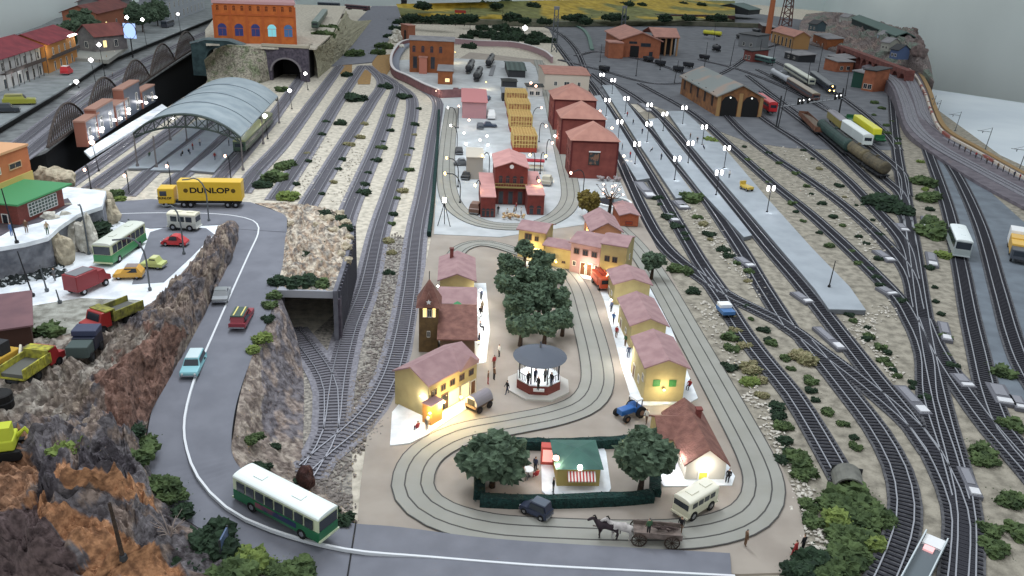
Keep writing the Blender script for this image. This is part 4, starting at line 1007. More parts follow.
big = [ # px,py,kind,size,z,label
 (272,180,'mid',3.2,0,'large green bush beside the yard tracks above the road bend'),(262,187,'dark',2.0,0,'dark bush just below the large green yard bush'),(284,168,'mid',2.4,0,'pale green bush above the large green yard bush'),(290,198,'lime',2.4,0,'olive bush at the lower end of the yard strip near the road bend'),
 (355,100,'dark',3.4,0,'dark green bush high in the yard between two tracks'),(346,76,'dark',2.6,0,'dark bush beside the brown earth patch'),(386,88,'dark',3,0,'dark green bush just below the curved wall'),(404,98,'dark',2.4,0,'dark green bush below the curved wall on the right'),(340,124,'dark',1.8,0,'dark tuft low in the second yard strip'),(281,91,'mid',2.2,0,'green tuft left of the tunnel track'),
 (322,246,'dark',1.1,6.8,'dark bush in the middle of the rubble bank'),(304,256,'dark',1.1,6.8,'dark bush left of the middle of the rubble bank'),(314,264,'mid',1.2,6.6,'green tuft near the lower rubble bank'),(340,222,'dark',1.6,6.6,'dark bush at the top of the ribbed wall'),(347,230,'dark',1.4,6.6,'dark bush over the top corner of the ribbed wall'),(325,216,'dark',1.3,7,'dark bush at the top of the rubble bank'),
 (281,284,'dark',1.5,6.3,'dark bush beside the road at the bridge edge'),(295,287,'dark',1.6,6.3,'dark bush on the left of the bridge edge'),(308,286,'dark',1.7,6.3,'dark bush in the middle of the bridge edge'),(320,287,'mid',1.4,6.3,'green bush on the right of the bridge edge'),
 (275,297,'mid',1.1,6.2,'green bush at the road edge above the rock face'),(269,306,'mid',1.0,6.0,'second green bush down the road edge above the rock face'),(268,320,'dark',.9,5.8,'dark tuft on the road edge beside the red estate car'),(262,341,'lime',1.2,5.4,'bright green bush on the road edge below the red estate car'),(255,350,'lime',1.0,5.2,'bright green bush lowest on the road edge above the bank'),
 (253,440,'mid',1.0,2.4,'green tuft on the bank above the large bus'),(276,448,'dark',.8,.6,'dark tuft at the foot of the bank'),(262,468,'dark',.8,1.6,'dark tuft behind the rear of the large bus'),(342,520,'dark',1.0,.4,'dark bush at the road joint corner'),(330,514,'dark',.8,.4,'dark tuft beside the front of the large bus'),
 (836,508,'mid',1.8,0,'green bush left of the thicket by the concrete shelter'),(850,503,'mid',2,0,'green bush at the top of the thicket below the concrete shelter'),(866,505,'mid',1.8,0,'green bush at the top right of the thicket'),(842,522,'lime',1.9,0,'bright bush in the left of the thicket'),(860,522,'mid',2,0,'green bush in the centre of the thicket'),(874,520,'mid',1.6,0,'green bush at the right of the thicket'),(846,540,'mid',1.9,0,'green bush low in the thicket'),(864,543,'lime',1.6,0,'bright bush low right in the thicket'),(838,560,'mid',1.7,0,'green bush at the bottom of the thicket'),(855,558,'mid',1.5,0,'green bush at the bottom right of the thicket'),
 (818,565,'dark',2.0,0,'dark blue-green bush at the bottom edge beside the red figure'),(802,572,'dark',1.6,0,'dark blue-green bush in the bottom edge corner of the town'),(828,578,'mid',1.6,0,'green bush at the bottom edge below the thicket'),
 (980,452,'mid',1.5,0,'green bush by the right-hand signal post'),(986,464,'mid',1.3,0,'green bush just below the right-hand signal post'),(1008,500,'mid',1.5,0,'round green bush at the right edge'),(988,531,'mid',1.1,0,'small round green bush at lower right'),(996,551,'mid',1.5,0,'green bush lowest at the right'),(1022,535,'mid',1.2,0,'green bush cut by the right edge'),
 (799,462,'mid',1.5,0,'green bush left of the siding end'),(802,476,'mid',1.4,0,'green bush in the white stones left of the siding end'),(780,462,'dark',.9,0,'dark tuft among white stones left of the siding'),(806,508,'mid',1.1,0,'green tuft along the town edge below the white stones'),(812,522,'mid',1.1,0,'green tuft lower along the town edge'),
 (884,206,'dark',4.0,0,'wide dark green bush beside the upright main line'),(895,212,'dark',3,0,'dark green bush touching the upright main line'),(923,184,'mid',2.8,0,'green bush right of the main line, upper of the row'),(927,200,'mid',3.0,0,'green bush right of the main line, second of the row'),(931,226,'mid',2.6,0,'green bush left of the white coach, upper'),(934,236,'mid',2.8,0,'green bush left of the white coach, lower'),(941,256,'lime',1.6,0,'small bright bush behind the white coach'),
 (1000,374,'mid',1.5,0,'green tuft in the sand left of the far right track'),(1011,428,'mid',1.6,0,'green tuft below the grey ramp at right'),(712,143,'lime',2.6,0,'lime green bush just past the brown engine shed tracks'),
 (690,200,'mid',2.8,0,'green bush at the end of the lamp-lit platform'),(676,270,'mid',1.7,0,'green bush in the strip between tram road and dark track'),(686,272,'mid',1.5,0,'green bush right in the strip beside the dark track'),(692,292,'dark',1.2,0,'dark bush in the strip below the track curve'),(728,338,'mid',1.3,0,'green bush left of the dark siding, uppermost'),(732,350,'mid',1.2,0,'green bush left of the dark siding, second'),(729,368,'dark',1.2,0,'dark bush left of the dark siding, third'),(751,372,'dry',1.5,0,'dry yellow bush left of the dark siding'),(748,383,'lime',1.2,0,'yellow-green bush beneath the dry yellow bush'),(800,360,'dry',1.6,0,'dry yellow bush right of the siding'),(810,382,'mid',1.1,0,'green tuft right of the siding'),
 (112,196,'mid',1.4,6.5,'green bush behind the upper ledge by the road'),(121,200,'lime',1.1,6.5,'small bright bush at the road edge behind the ledge'),
 (101,240,'dark',2.4,6.5,'dark bush growing beside the white boulders'),(99,232,'dark',2.2,7.5,'dark bush low against the white boulders'),(46,334,'mid',1.6,6.4,'green bush at the corner of the plum roofed shed'),
 (70,452,'lime',1.3,8,'bright green bush on the rock at lower left'),(136,462,'mid',1.4,4.6,'green bush on the rock beside the road bend'),(143,448,'mid',1.3,4,'green bush against the road edge at the bend'),(160,487,'mid',1.4,3,'green bush on the rock below the road bend'),(172,500,'mid',1.4,2.6,'green bush lower beside the road bend'),(184,512,'dark',1.3,2.2,'dark bush beside the road below the bend'),(135,432,'dark',1.1,5,'dark tuft at the foot of the ridge by the road'),
 (202,548,'dark',2.0,1.4,'dark bush left of the blue post at the bottom'),(214,545,'dark',1.9,1.3,'dark bush on top of the bank at the bottom left'),(190,565,'dark',1.8,1,'dark bush at the bottom left of the road'),(246,562,'lime',1.6,.8,'yellow-green bush beside the blue post'),(262,568,'lime',1.5,.6,'yellow-green bush along the bottom road edge'),(280,573,'mid',1.4,.5,'green bush at the bottom road edge'),(300,577,'mid',1.4,.5,'green bush at the bottom road edge near the joint'),(232,572,'mid',1.7,.8,'green bush lowest beside the blue post'),
 (330,32,'mid',5,9,'olive bush on the slope right of the tunnel'),(322,38,'mid',5,9.5,'olive bush at the top right of the tunnel portal'),
]
for x, y, k, s, z, l in big: shrub(x, y, k, s, l, z)
ORD = ['first','second','third','fourth','fifth','sixth','seventh','eighth','ninth','tenth','eleventh','twelfth','thirteenth','fourteenth','fifteenth','sixteenth']
def scatter(x0, y0, x1, y1, n, w, kinds, s, label, group, z=0):
    for i in range(n):
        f = (i+R.uniform(.15,.85))/n; kk_ = R.choice(kinds)
        shrub(x0+(x1-x0)*f+R.uniform(-w,w), y0+(y1-y0)*f+R.uniform(-1,1), kk_, s*R.uniform(.7,1.3), '%s scrub tuft %s, %s from the back' % (KW[kk_], label, ORD[i]), z, group)
TX = ' in the sandy strip '
for a in [
 (366,120,320,200,7,4,['dark','dry'],1.1,'in the middle yard'),(396,112,360,200,8,3,['dark','mid'],1.2,'left of the long pair of tracks'),
 (420,106,392,232,11,3,['dark','mid','dry'],1.1,'between the long yard tracks'),(392,232,388,280,3,4,['dry','dark'],1,'between the lower long tracks'),
 (334,110,292,190,5,4,['dry','dark'],1.1,'left of the fourth yard track'),
 (656,195,690,245,7,3,['mid','dark'],1.0,'right of the first dark track'),(682,205,755,285,10,5,['dry','mid','dark'],.9,'below the lamp-lit platform'),
 (725,300,795,460,14,6,['mid','dark','dry'],.8,'left of the siding'),(740,300,860,450,14,6,['mid','dark'],.7,'right of the dark siding'),
 (735,142,830,250,10,5,['dark','mid'],.9,'right of the broad platform'),(840,300,920,400,16,9,['dark','mid'],.75,'beyond the broad platform end'),
 (768,150,880,262,11,4,['dark','mid'],.9,'between the engine shed tracks'),(800,145,895,250,9,4,['dark','dry'],.8,'in front of the tank wagons'),(850,250,900,305,7,4,['dark','mid'],.75,'near the grey slab'),
 (925,260,955,380,8,3,['dark','mid'],.8,'left of the coach track'),(918,160,938,240,7,3,['dark','lime'],.9,'right of the upright main line'),(870,100,905,150,8,8,['dark','mid'],1.2,'below the curved viaduct')]:
    x0,y0,x1,y1,n,w,kk,s,tx = a
    scatter(x0,y0,x1,y1,n,w,kk,s,tx, 'scrub '+tx)
# loose stones
def stones(name, label, pts, n, spread, s, m_, z=0.0):
    b = MB()
    for k in range(n):
        f = R.random()*(len(pts)-1); i = int(f); f -= i
        x = pts[i][0]+(pts[i+1][0]-pts[i][0])*f+R.gauss(0, spread); y = pts[i][1]+(pts[i+1][1]-pts[i][1])*f+R.gauss(0, spread*.5)
        zz = z if z >= 0 else 0
        c = P(x, y, zz); b.blob((c.x, c.y, zz+.05), (s*R.uniform(.4,1.3), s*R.uniform(.4,1.3), s*R.uniform(.3,.8)), k, .4, 1)
    o = b.build(name, m_); return tag(o, label, 'stones', None, 'stuff')
PS = mat('pale_stone', (206,200,188), .95, (176,168,156), 2); GS = mat('grey_stone', (140,130,122), .95, (110,102,98), 2)
stones('loose_stones', 'white and grey stones scattered along the right town edge', [(700,300),(735,360),(770,430),(800,480),(808,520),(830,570)], 420, 6, .22, PS)
stones('loose_stones', 'pale stones between the dark tracks below the lamp-lit platform', [(685,205),(720,245),(770,300)], 260, 5, .24, PS)
stones('loose_stones', 'grey ballast stones strewn between the two long yard tracks', [(398,236),(385,300),(375,360),(345,430)], 700, 6, .22, GS)
stones('loose_stones', 'pale stones beside the long yard track below the town corner', [(372,420),(350,450),(320,490),(345,505)], 500, 8, .2, GS)
stones('loose_stones', 'small stones in the yard strips at the left', [(330,120),(300,190),(360,150),(340,205)], 300, 7, .25, PS)
stones('loose_stones', 'stones scattered among the tracks beyond the broad platform', [(850,310),(900,380),(860,330),(905,300)], 260, 7, .2, PS)
stones('loose_stones', 'stones scattered among the upper right tracks', [(770,150),(880,260),(800,145),(895,250)], 300, 8, .26, PS)
# boulders: individual rocks
def boulder(px, py, z, s, label, m_, seed, group=None):
    c = P(px, py, z); b = MB(); b.blob((0,0,s[2]*.55), s, seed, .32, 3, 1.6); b_ = b.build('boulder', m_); b_.location = c; return tag(b_, label, 'boulder', None if group is None else group)
WR = mat('white_rock', (222,218,206), .9, (170,164,150), 1.2, .6, 3); TR = mat('tan_rock', (198,184,156), .9, (150,138,116), 1.2, .6, 3); GR = mat('grey_rock', (128,128,136), .95, (88,88,98), 1.0, .7, 2)
for x, y, z, s, l, m_ in ((68,247,6.5,(2.5,1.8,2.7),'big white snow-capped boulder below the upper ledge',WR),(80,236,6.5,(2.0,1.6,2.8),'white boulder right of the snow-capped one',WR),(89,251,6.5,(1.3,1.1,2.8),'upright grey-white boulder beside the dark bush',WR),(61,264,6.4,(1.5,.9,2.6),'tall tan boulder slab leaning at the ledge foot',TR),(50,218,11,(1.0,.7,.5),'pale rock lying on the ledge edge',WR),(108,222,6.5,(1.5,1.4,2.3),'rounded tan boulder at the road end of the ledge',TR),(104,213,6.5,(1.6,1.4,2.2),'small tan boulder behind the dark bush',TR)):
    boulder(x, y, z, s, l, m_, int(x))
for k, (x, y, z, s) in enumerate([(340,218,6.7,.9),(346,226,6.7,.8),(330,222,7,.9),(322,222,7.2,.8),(349,240,6.5,.7),(346,250,6.5,.8),(341,256,6.5,.6),(292,226,6.6,.6),(334,234,7,.8),(318,228,7.2,.7),(348,262,6.4,.6)]):
    boulder(x, y, z, (s, s*.8, s*.8), 'pale limestone lump on the rubble bank by the ribbed wall, '+ORD[k], TR, 70+k, 'limestone lumps on the rubble bank')
for k, (x, y, s) in enumerate([(62,186,3.2),(56,181,2.4),(51,181,2.4),(45,180,2.2)]):
    boulder(x-2, y+1, 9.5, (s*.7, s*.6, s*.6), 'tan boulder behind the orange block at the valley edge, '+ORD[k]+' from the right', TR, 90+k, 'tan boulders at the valley edge')
b = MB(); q0 = P(-30, 262, 6.4); 
for k in range(260):
    f = R.random(); x = -30+f*95; y = 288-f*16+R.uniform(-7,4); c = P(x, y, 6.45); b.blob((c.x, c.y, 6.5), R.uniform(.15,.45), k, .5, 1)
tag(b.build('heaped_coal', mat('dark_rubble', (44,50,50), .95, (190,196,200), 1.4, lo=.55, hi=.6)), 'dark snow-dusted rubble at the foot of the grey ledge wall', 'rubble', None, 'stuff')
# ================================================================ vehicles
def head(p, q, z):
    a = P(*p, z); b_ = P(*q, z); d = b_-a; return (a+b_)/2, math.atan2(d.y, d.x), d.length
def paint(key, c): return mat('paint_'+key, c, .35, spec=.5)
def wheels(t, xs, y, r, w=.24, hub='chrome'):
    for x in xs:
        for s_ in (-1, 1):
            b = MB(); b.wheel((x, s_*y, r), r, w, 14); o = b.build('wheel', 'tyre', t)
            b = MB(); b.wheel((x, s_*(y+w*.3), r), r*.5, w*.5, 10); b.build('hub', hub, o)
def car(label, pos, rz, L_=4.2, W_=1.7, H_=1.4, col=None, roof=None, kind='saloon', cat='car', group=None, name='car'):
    t = thing(name, label, cat, pos, rz, group); l = L_/2; g = .28; m_ = H_*.56
    if kind == 'beetle': prof = [(-l,.35),(-l*.96,.62),(-l*.72,.95),(-l*.35,H_*.96),(0,H_),(l*.22,H_*.93),(l*.42,H_*.62),(l*.75,H_*.58),(l*.97,H_*.4),(l,.32),(l,g),(-l,g)]
    elif kind == 'estate': prof = [(-l,g),(-l,m_),(-l*.93,m_+.05),(-l*.82,H_),(l*.2,H_),(l*.42,m_+.03),(l*.95,m_-.05),(l,m_-.2),(l,g)]
    elif kind == 'hatch': prof = [(-l,g),(-l,m_),(-l*.7,H_),(l*.15,H_),(l*.45,m_),(l*.95,m_-.12),(l,m_-.3),(l,g)]
    else: prof = [(-l,g),(-l,m_-.05),(-l*.62,m_),(-l*.42,H_),(l*.12,H_),(l*.38,m_),(l*.95,m_-.06),(l,m_-.25),(l,g)]
    b = MB(); n = len(prof); w = W_/2; vs = []
    for s_, k in ((-1,1),(1,1)):
        for x, z in prof: vs.append((x, s_*w*(1 if z < m_*1.05 else .8), z))
    b.add(vs, [tuple(range(n)), tuple(range(2*n-1,n-1,-1))]+[(i,n+i,n+(i+1)%n,(i+1)%n) for i in range(n)])
    b.build('body', col, t, bevel=.05)
    z0, z1 = m_*1.06, H_*.93
    rear = {'estate':-.8,'hatch':-.66,'beetle':-.3}.get(kind,-.42); fr = {'estate':.2,'hatch':.14,'beetle':.2}.get(kind,.12)
    for s_ in (-1,1):
        b = MB(); b.add([(l*(rear-.03), s_*w*.97, z0),(l*(fr+.16), s_*w*.97, z0),(l*fr, s_*w*.84, z1),(l*(rear+.03), s_*w*.84, z1)], [(0,1,2,3)]); b.build('side_window', 'glass', t)
    b = MB(); b.add([(l*(fr+.24), -w*.85, z0),(l*(fr+.24), w*.85, z0),(l*(fr+.05), w*.72, z1+.01),(l*(fr+.05), -w*.72, z1+.01)], [(0,1,2,3)]); b.build('windscreen', 'glass', t)
    if roof: b = MB(); b.b2(l*rear, l*fr, -w*.72, w*.72, H_-.01, H_+.05); b.build('roof', roof, t)
    wheels(t, (-l*.62, l*.62), w*.86, .31, .2)
    for x in (l-.02, -l-.08): b = MB(); b.b2(x, x+.1, -w*.9, w*.9, .3, .45); b.build('bumper', 'chrome', t)
    for s_ in (-1,1): b = MB(); b.wheel((l+.02, s_*w*.7, m_-.25), .1, .04, 8, 0); b.build('headlamp', 'white', t)
    return t
def bus(label, pos, rz, L_, W_=2.5, H_=3.0, low=None, up=None, roofm=None, nwin=6, name='bus', cat='bus', ad=False, fr=.5):
    t = thing(name, label, cat, pos, rz); l, w = L_/2, W_/2; zb = H_*fr
    b = MB(); b.b2(-l, l, -w, w, .4, zb); b.build('lower_body', low, t, bevel=.12)
    b = MB(); b.b2(-l+.04, l-.04, -w+.05, w-.05, zb, H_-.25); b.build('upper_body', up, t)
    b = MB(); n = 10; prof = []
    for k in range(n+1): a = math.pi*k/n; prof.append((w*1.0*math.cos(a), H_-.28+.36*math.sin(a)**.6 if 0 < k < n else H_-.28))
    b.extr(prof, -l+.02, l-.02, 0); b.build('roof', roofm, t, bevel=.06)
    for s_ in (-1,1):
        step = (L_-.9)/nwin
        for k in range(nwin):
            x = -l+.45+step*k; b = MB(); b.b2(x+.1, x+step-.1, s_*w-.06, s_*w-.01, zb+.1, H_-.42); b.build('side_window', 'glass', t)
    b = MB(); b.b2(l-.05, l+.0, -w*.86, w*.86, zb+.05, H_-.4); b.build('windscreen', 'glass', t)
    b = MB(); b.b2(-l-.0, -l+.05, -w*.8, w*.8, zb+.1, H_-.4); b.build('rear_window', 'glass', t)
    wheels(t, (-l*.55, l*.62), w*.9, .48, .26)
    for x in (-l*.55, l*.35): b = MB(); b.b2(x-.5, x+.5, -.35, .35, H_+.06, H_+.16); b.build('roof_hatch', roofm, t)
    for x in (l, -l-.1): b = MB(); b.b2(x, x+.1, -w, w, .42, .6); b.build('bumper', up, t)
    if ad:
        b = MB(); b.b2(-l*.45, l*.5, -w-.03, -w, .8, zb-.15); b.build('side_panel', mat('ad_panel', (130,70,84), .5, (40,48,92), .35, lo=.45, hi=.55), t)
    return t
def text(body, size, loc, rot, m_, par, name, ext=.01, sx=1.0):
    cu = bpy.data.curves.new(name, 'FONT'); cu.body = body; cu.size = size; cu.extrude = ext; cu.offset = size*.03; cu.align_x = 'CENTER'; cu.align_y = 'CENTER'
    tmp = bpy.data.objects.new(name, cu); COL.objects.link(tmp); bpy.context.view_layer.update()
    me = bpy.data.meshes.new_from_object(tmp); bpy.data.objects.remove(tmp)
    me.materials.clear(); me.materials.append(M[m_] if isinstance(m_, str) else m_)
    o = bpy.data.objects.new(name, me); COL.objects.link(o); o.parent = par; o.location = loc; o.rotation_euler = rot; o.scale = (sx,1,1); return o
# articulated yellow lorry
c, rz, L_ = head((244,206), (161,205.5), 6.55); s_ = L_/14.6
t = thing('articulated_lorry', 'yellow articulated lorry with dark lettering on its long trailer', 'lorry', c, rz)
YP = paint('lorry_yellow', (226,178,22)); l = L_/2
b = MB(); b.b2(-l, l-L_*.24, -1.25, 1.25, 1.15, 4.1); b.build('trailer_box', YP, t, bevel=.05)
b = MB(); b.b2(l-L_*.19, l, -1.2, 1.2, .6, 3.0); b.build('cab', YP, t, bevel=.12)
b = MB(); b.b2(l-.02, l+.03, -1.05, 1.05, 1.8, 2.7); b.build('windscreen', 'glass', t)
for sd in (-1,1): b = MB(); b.b2(l-1.3, l-.3, sd*1.2-.02, sd*1.2+.02, 1.85, 2.6); b.build('side_window', 'glass', t)
b = MB(); b.b2(-l+.3, l-.3, -.5, .5, .55, .95); b.build('chassis', 'dark', t)
for x in (-l+1.0, -l+2.2, l-1.1, l-L_*.3, l-L_*.38): 
    for sd in (-1,1):
        b = MB(); b.wheel((x, sd*1.02, .5), .5, .34, 14); o = b.build('wheel', 'tyre', t); b = MB(); b.wheel((x, sd*1.14, .5), .22, .16, 10); b.build('hub', 'chrome', o)
for sd, ra in ((1, math.pi), (-1, 0)):
    text('DUNLOP', 1.15, (-L_*.12-.0, sd*1.27, 2.75), (rad(90), 0, ra), 'black', t, 'lettering', .01, 1.25)
    for x in (-l+1.2, l-L_*.24-1.2):
        b = MB(); b.lathe([(.34,0),(.34,.03)], (0,0,0), 12); q = b.build('emblem', mat('emblem_dark', (96,72,20)), t); q.location = (x, sd*1.25, 2.75); q.rotation_euler = (rad(90*sd*-1), 0, 0)
text('DUNLOP', .5, (l-.95, 1.22, 1.5), (rad(90), 0, math.pi), 'black', t, 'cab_lettering')
def at(p, q, z): c, rz, L_ = head(p, q, z); return c, rz, L_
# cars of the parking and the road
c, rz, L_ = at((200,230), (170,228), 6.48)
t = bus('white camper van with raised roof parked at the top of the lot', c, rz, L_*.95, 1.9, 2.5, paint('van_grey', (176,178,172)), paint('van_cream', (206,206,196)), 'cream', 3, 'camper_van', 'van')
c, rz, L_ = at((188,245.5), (163,244.5), 6.48); car('small red beetle-shaped car parked beside the white camper van', c, rz, L_, 1.6, 1.5, paint('red', (206,40,46)), kind='beetle')
c, rz, L_ = at((165,268), (143,266.5), 6.48); car('pale green-yellow car parked below the red car', c, rz, L_, 1.6, 1.4, paint('lime', (186,196,110)), paint('lime2', (206,208,140)))
c, rz, L_ = at((144,277), (115,277.5), 6.48); car('orange-yellow hatchback with grey roof next to the red van', c, rz, L_, 1.7, 1.5, paint('ochre', (220,160,50)), paint('mauve', (138,120,116)), 'hatch')
c, rz, L_ = at((220,305), (227,284), 6.2); car('silver grey car driving on the road above the red estate car', P(222,298,6.15), rz, 3.9, 1.7, 1.3, paint('silver', (148,152,156)), paint('silver2', (132,138,140)))
c, rz, L_ = at((236,328), (250,303), 5.9); t = car('red estate car with yellow striped roof load on the road', P(242,322,5.8), rz, 4.6, 1.8, 1.5, paint('crimson', (150,44,58)), kind='estate')
b = MB(); b.b2(-2.0,.5,-.7,.7,1.5,1.62); q = b.build('roof_rack', mat('load_green', (74,92,84)), t); b = MB(); b.b2(-1.9,.4,-.5,-.38,1.62,1.7); b.b2(-1.9,.4,.3,.42,1.62,1.7); b.build('poles', mat('pole_yellow', (230,214,120)), q)
c, rz, L_ = at((200,352), (190,372), 5.0); car('light blue car with white roof on the road', P(194,369,4.95), rz, 4.3, 1.7, 1.45, paint('sky', (126,190,200)), paint('sky2', (196,216,220)), 'estate')
# big green and white bus on the road
c, rz, L_ = at((242,503), (328,545), 1.55)
t = bus('large green and white bus driving down the road at the bottom left', P(285,517,1.3), rz, 9.4, 2.3, 2.8, paint('bus_green', (20,104,62)), paint('bus_cream', (196,206,170)), paint('bus_white', (226,236,232)), 8, ad=True); t.rotation_euler[1] = rad(2.5)
# green bus in the snow
c, rz, L_ = at((143,241), (110,264), 6.45)
bus('green and cream bus standing in the white snow beside the parking lot', P(122,254,6.45), rz, 9.3, 2.4, 3.0, paint('bus_green2', (50,136,72)), paint('bus_cream2', (190,196,150)), paint('bus_roof2', (206,210,196)), 7)
# red box van
c, rz, L_ = at((76,293), (106,280), 6.45); t = thing('box_van', 'red box van with grey roof panel in the snow beside the green bus', 'van', P(89,289,6.45), rz); l = 2.5
RP = paint('van_red', (150,26,34))
b = MB(); b.b2(-l, .6, -1.05, 1.05, .6, 2.5); b.build('box_body', RP, t, bevel=.05); b = MB(); b.b2(-l+.25, .4, -.8, .8, 2.5, 2.56); b.build('roof_panel', 'grey', t)
b = MB(); b.extr([(.65,.6),(l,.6),(l,1.2),(1.95,1.35),(1.65,2.15),(.65,2.15)], -.98, .98, 1); b.build('cab', RP, t, bevel=.05)
b = MB(); b.add([(1.98,-.85,1.38),(1.98,.85,1.38),(1.7,.8,2.08),(1.7,-.8,2.08)], [(0,1,2,3)]); b.build('windscreen', 'glass', t); wheels(t, (-1.6, 1.6), .92, .42)
# tippers
def tipper(label, pos, rz, cabm, bedm, tilt, L_=6.5, cabf=True):
    t = thing('tipper_lorry', label, 'lorry', pos, rz); l = L_/2
    b = MB(); b.b2(-l, l, -.5, .5, .6, .85); b.build('chassis', 'dark', t)
    b = MB(); b.extr([(l*.28,.55),(l,.55),(l*1.0,1.25),(l*.72,1.4),(l*.62,2.25),(l*.28,2.25)], -1.1, 1.1, 1); b.build('cab', cabm, t, bevel=.07)
    b = MB(); b.add([(l*.735,-.9,1.42),(l*.735,.9,1.42),(l*.645,.85,2.15),(l*.645,-.85,2.15)], [(0,1,2,3)]); b.build('windscreen', 'glass', t)
    b = MB(); b.b2(-l*1.0, l*.2, -1.2, 1.2, 0, .12)
    for s_ in (-1,1): b.b2(-l, l*.2, s_*1.2-.07, s_*1.2+.07, .1, 1.1)
    b.b2(l*.13, l*.2, -1.2, 1.2, .1, 1.4); b.b2(l*.2, l*.5, -1.2, 1.2, 1.3, 1.42)
    for k in range(5): x = -l+.3+k*l*.28; b.b2(x-.05, x+.05, -1.33, -1.25, .1, 1.1); b.b2(x-.05, x+.05, 1.25, 1.33, .1, 1.1)
    q = b.build('tipper_bed', bedm, t); q.location = (0,0,.95); q.rotation_euler = (0, -tilt, 0)
    b = MB(); b.b2(-l*.95, l*.12, -1.1, 1.1, .14, .5); f = b.build('bed_floor', mat('bed_grey', (96,96,90), .9), t); f.location = (0,0,.95); f.rotation_euler = (0,-tilt,0)
    wheels(t, (-l*.7, -l*.35, l*.65), .98, .48, .3, 'dark')
    b = MB(); b.b2(l, l+.1, -1.05, 1.05, .55, .8); b.build('bumper', 'grey', t)
    return t
OLV = mat('olive_yellow', (150,146,52), .7, (92,90,50), 1.5)
c, rz, L_ = at((140,312), (92,332), 6.45); tipper('red cabbed tipper lorry with olive bed, at the top of the ridge by the snow', P(113,325,6.5), rz, paint('tip_red', (168,34,34)), OLV, 0.0, 6.2)
c, rz, L_ = at((14,385), (58,355), 6.45); tipper('red tipper lorry with yellow ribbed bed beside the plum roofed shed', P(36,374,6.4), rz, paint('tip_red2', (170,40,42)), mat('tip_yellow', (186,180,48), .7, (120,116,50), 2), 0.0, 5.9)
c = P(86,356,6.5); t = thing('dumper_truck', 'dark blue-black truck parked on the stony ground between the two tippers', 'truck', c, rad(98))
NB = paint('navy', (28,34,56))
b = MB(); b.b2(-2.0,-.2,-1.0,1.0,.7,1.9); b.build('bucket', mat('bucket_grey', (70,84,82), .8), t, bevel=.1)
b = MB(); b.b2(-.2,2.2,-1.05,1.05,.6,2.0); b.build('body', NB, t, bevel=.1); b = MB(); b.b2(.2,2.0,-1.15,1.15,2.0,2.6); b.build('cab_roof', mat('navy_roof', (62,68,96), .4), t, bevel=.08)
b = MB(); b.b2(-.1,.0,-.8,.8,1.3,1.9); b.build('window', 'glass', t); wheels(t, (-1.2, 1.3), 1.0, .5, .3, 'dark')
c = P(2,368,6.4); t = thing('wheel_loader', 'yellow loader bucket with a pale hose at the left edge by the shed', 'loader', c, rad(80))
b = MB(); b.b2(-1.5,1.5,-1,1,.5,1.6); b.build('body', mat('loader_yellow', (196,150,40)), t, bevel=.1); b = MB(); b.b2(-.6,.6,-.8,.8,1.6,2.8); b.build('cab', 'dark', t)
b = MB(); b.tube([(-1.4,-1.1,.3),(-.6,-1.6,.8),(.6,-1.6,1.2),(1.6,-1.0,1.8)], .12, 6); b.build('hose', 'cream', t); wheels(t, (-1,1), 1.0, .55, .35, 'dark')
c = P(2,456,6.8); t = thing('excavator', 'yellow-green excavator body on the rock at the left edge', 'excavator', c, rad(20))
b = MB(); b.b2(-1.4,1.2,-1,1,.9,1.8); b.build('body', mat('exc_lime', (188,198,40)), t, bevel=.12); b = MB(); b.b2(.1,1.1,-.9,.2,1.8,2.9); b.build('cab', mat('exc_lime', (0,0,0)), t)
b = MB()
for s_ in (-1,1): b.extr([(-1.6,.1),(1.5,.1),(1.7,.45),(1.5,.85),(-1.6,.85),(-1.8,.45)], s_*.9-.25, s_*.9+.25, 1)
b.build('tracks', 'tyre', t); b = MB(); b.tube([(1.2,.4,1.4),(1.8,.4,2.0),(2.2,.4,1.2)], [.2,.18,.14], 6); b.build('arm', mat('exc_lime', (0,0,0)), t)
c = P(2,408,6.5); t = thing('black_drum', 'black drum half cut by the left edge on the stony ground', 'drum', c); b = MB(); b.lathe([(.9,0),(1,.1),(1,1.4),(.9,1.5)], (0,0,0), 16); b.build('body', 'black', t); b = MB(); b.lathe([(1.04,.7),(1.04,.8)], (0,0,0), 16); b.build('band', 'dark', t)
# plaza vehicles
c, rz, L_ = at((545,517), (525,508), .2); t = car('dark navy blue van parked outside the front hedge', P(536,514,.2), rz, 2.7, 1.35, 1.5, paint('navy2', (34,44,70)), paint('navy3', (72,84,100)), 'estate', 'van', name='van')
c, rz, L_ = at((706,499), (681,514), .2); bus('cream minibus parked below the tiled cottage', P(694,510,.2), rz, 4.2, 1.8, 2.2, paint('cream1', (204,200,172)), paint('cream2', (214,210,184)), paint('cream3', (228,224,204)), 4, 'minibus', 'minibus', fr=.55)
c = P(630,416,.2); t = thing('tractor', 'blue tractor with white cab roof on the plaza', 'tractor', c, rad(215))
b = MB(); b.b2(-.2,1.6,-.45,.45,.6,1.25); b.build('bonnet', paint('tractor_blue', (24,96,176)), t, bevel=.08); b = MB(); b.b2(-1.0,-.1,-.7,.7,.6,1.3); b.build('body', paint('tractor_blue', (0,0,0)), t, bevel=.08)
b = MB(); b.b2(-1.0,-.15,-.65,.65,2.0,2.15); b.build('cab_roof', 'white', t)
b = MB()
for x in (-.95,-.2):
    for y in (-.6,.6): b.b2(x-.04,x+.04,y-.04,y+.04,1.3,2.0)
b.build('cab_frame', 'dark', t)
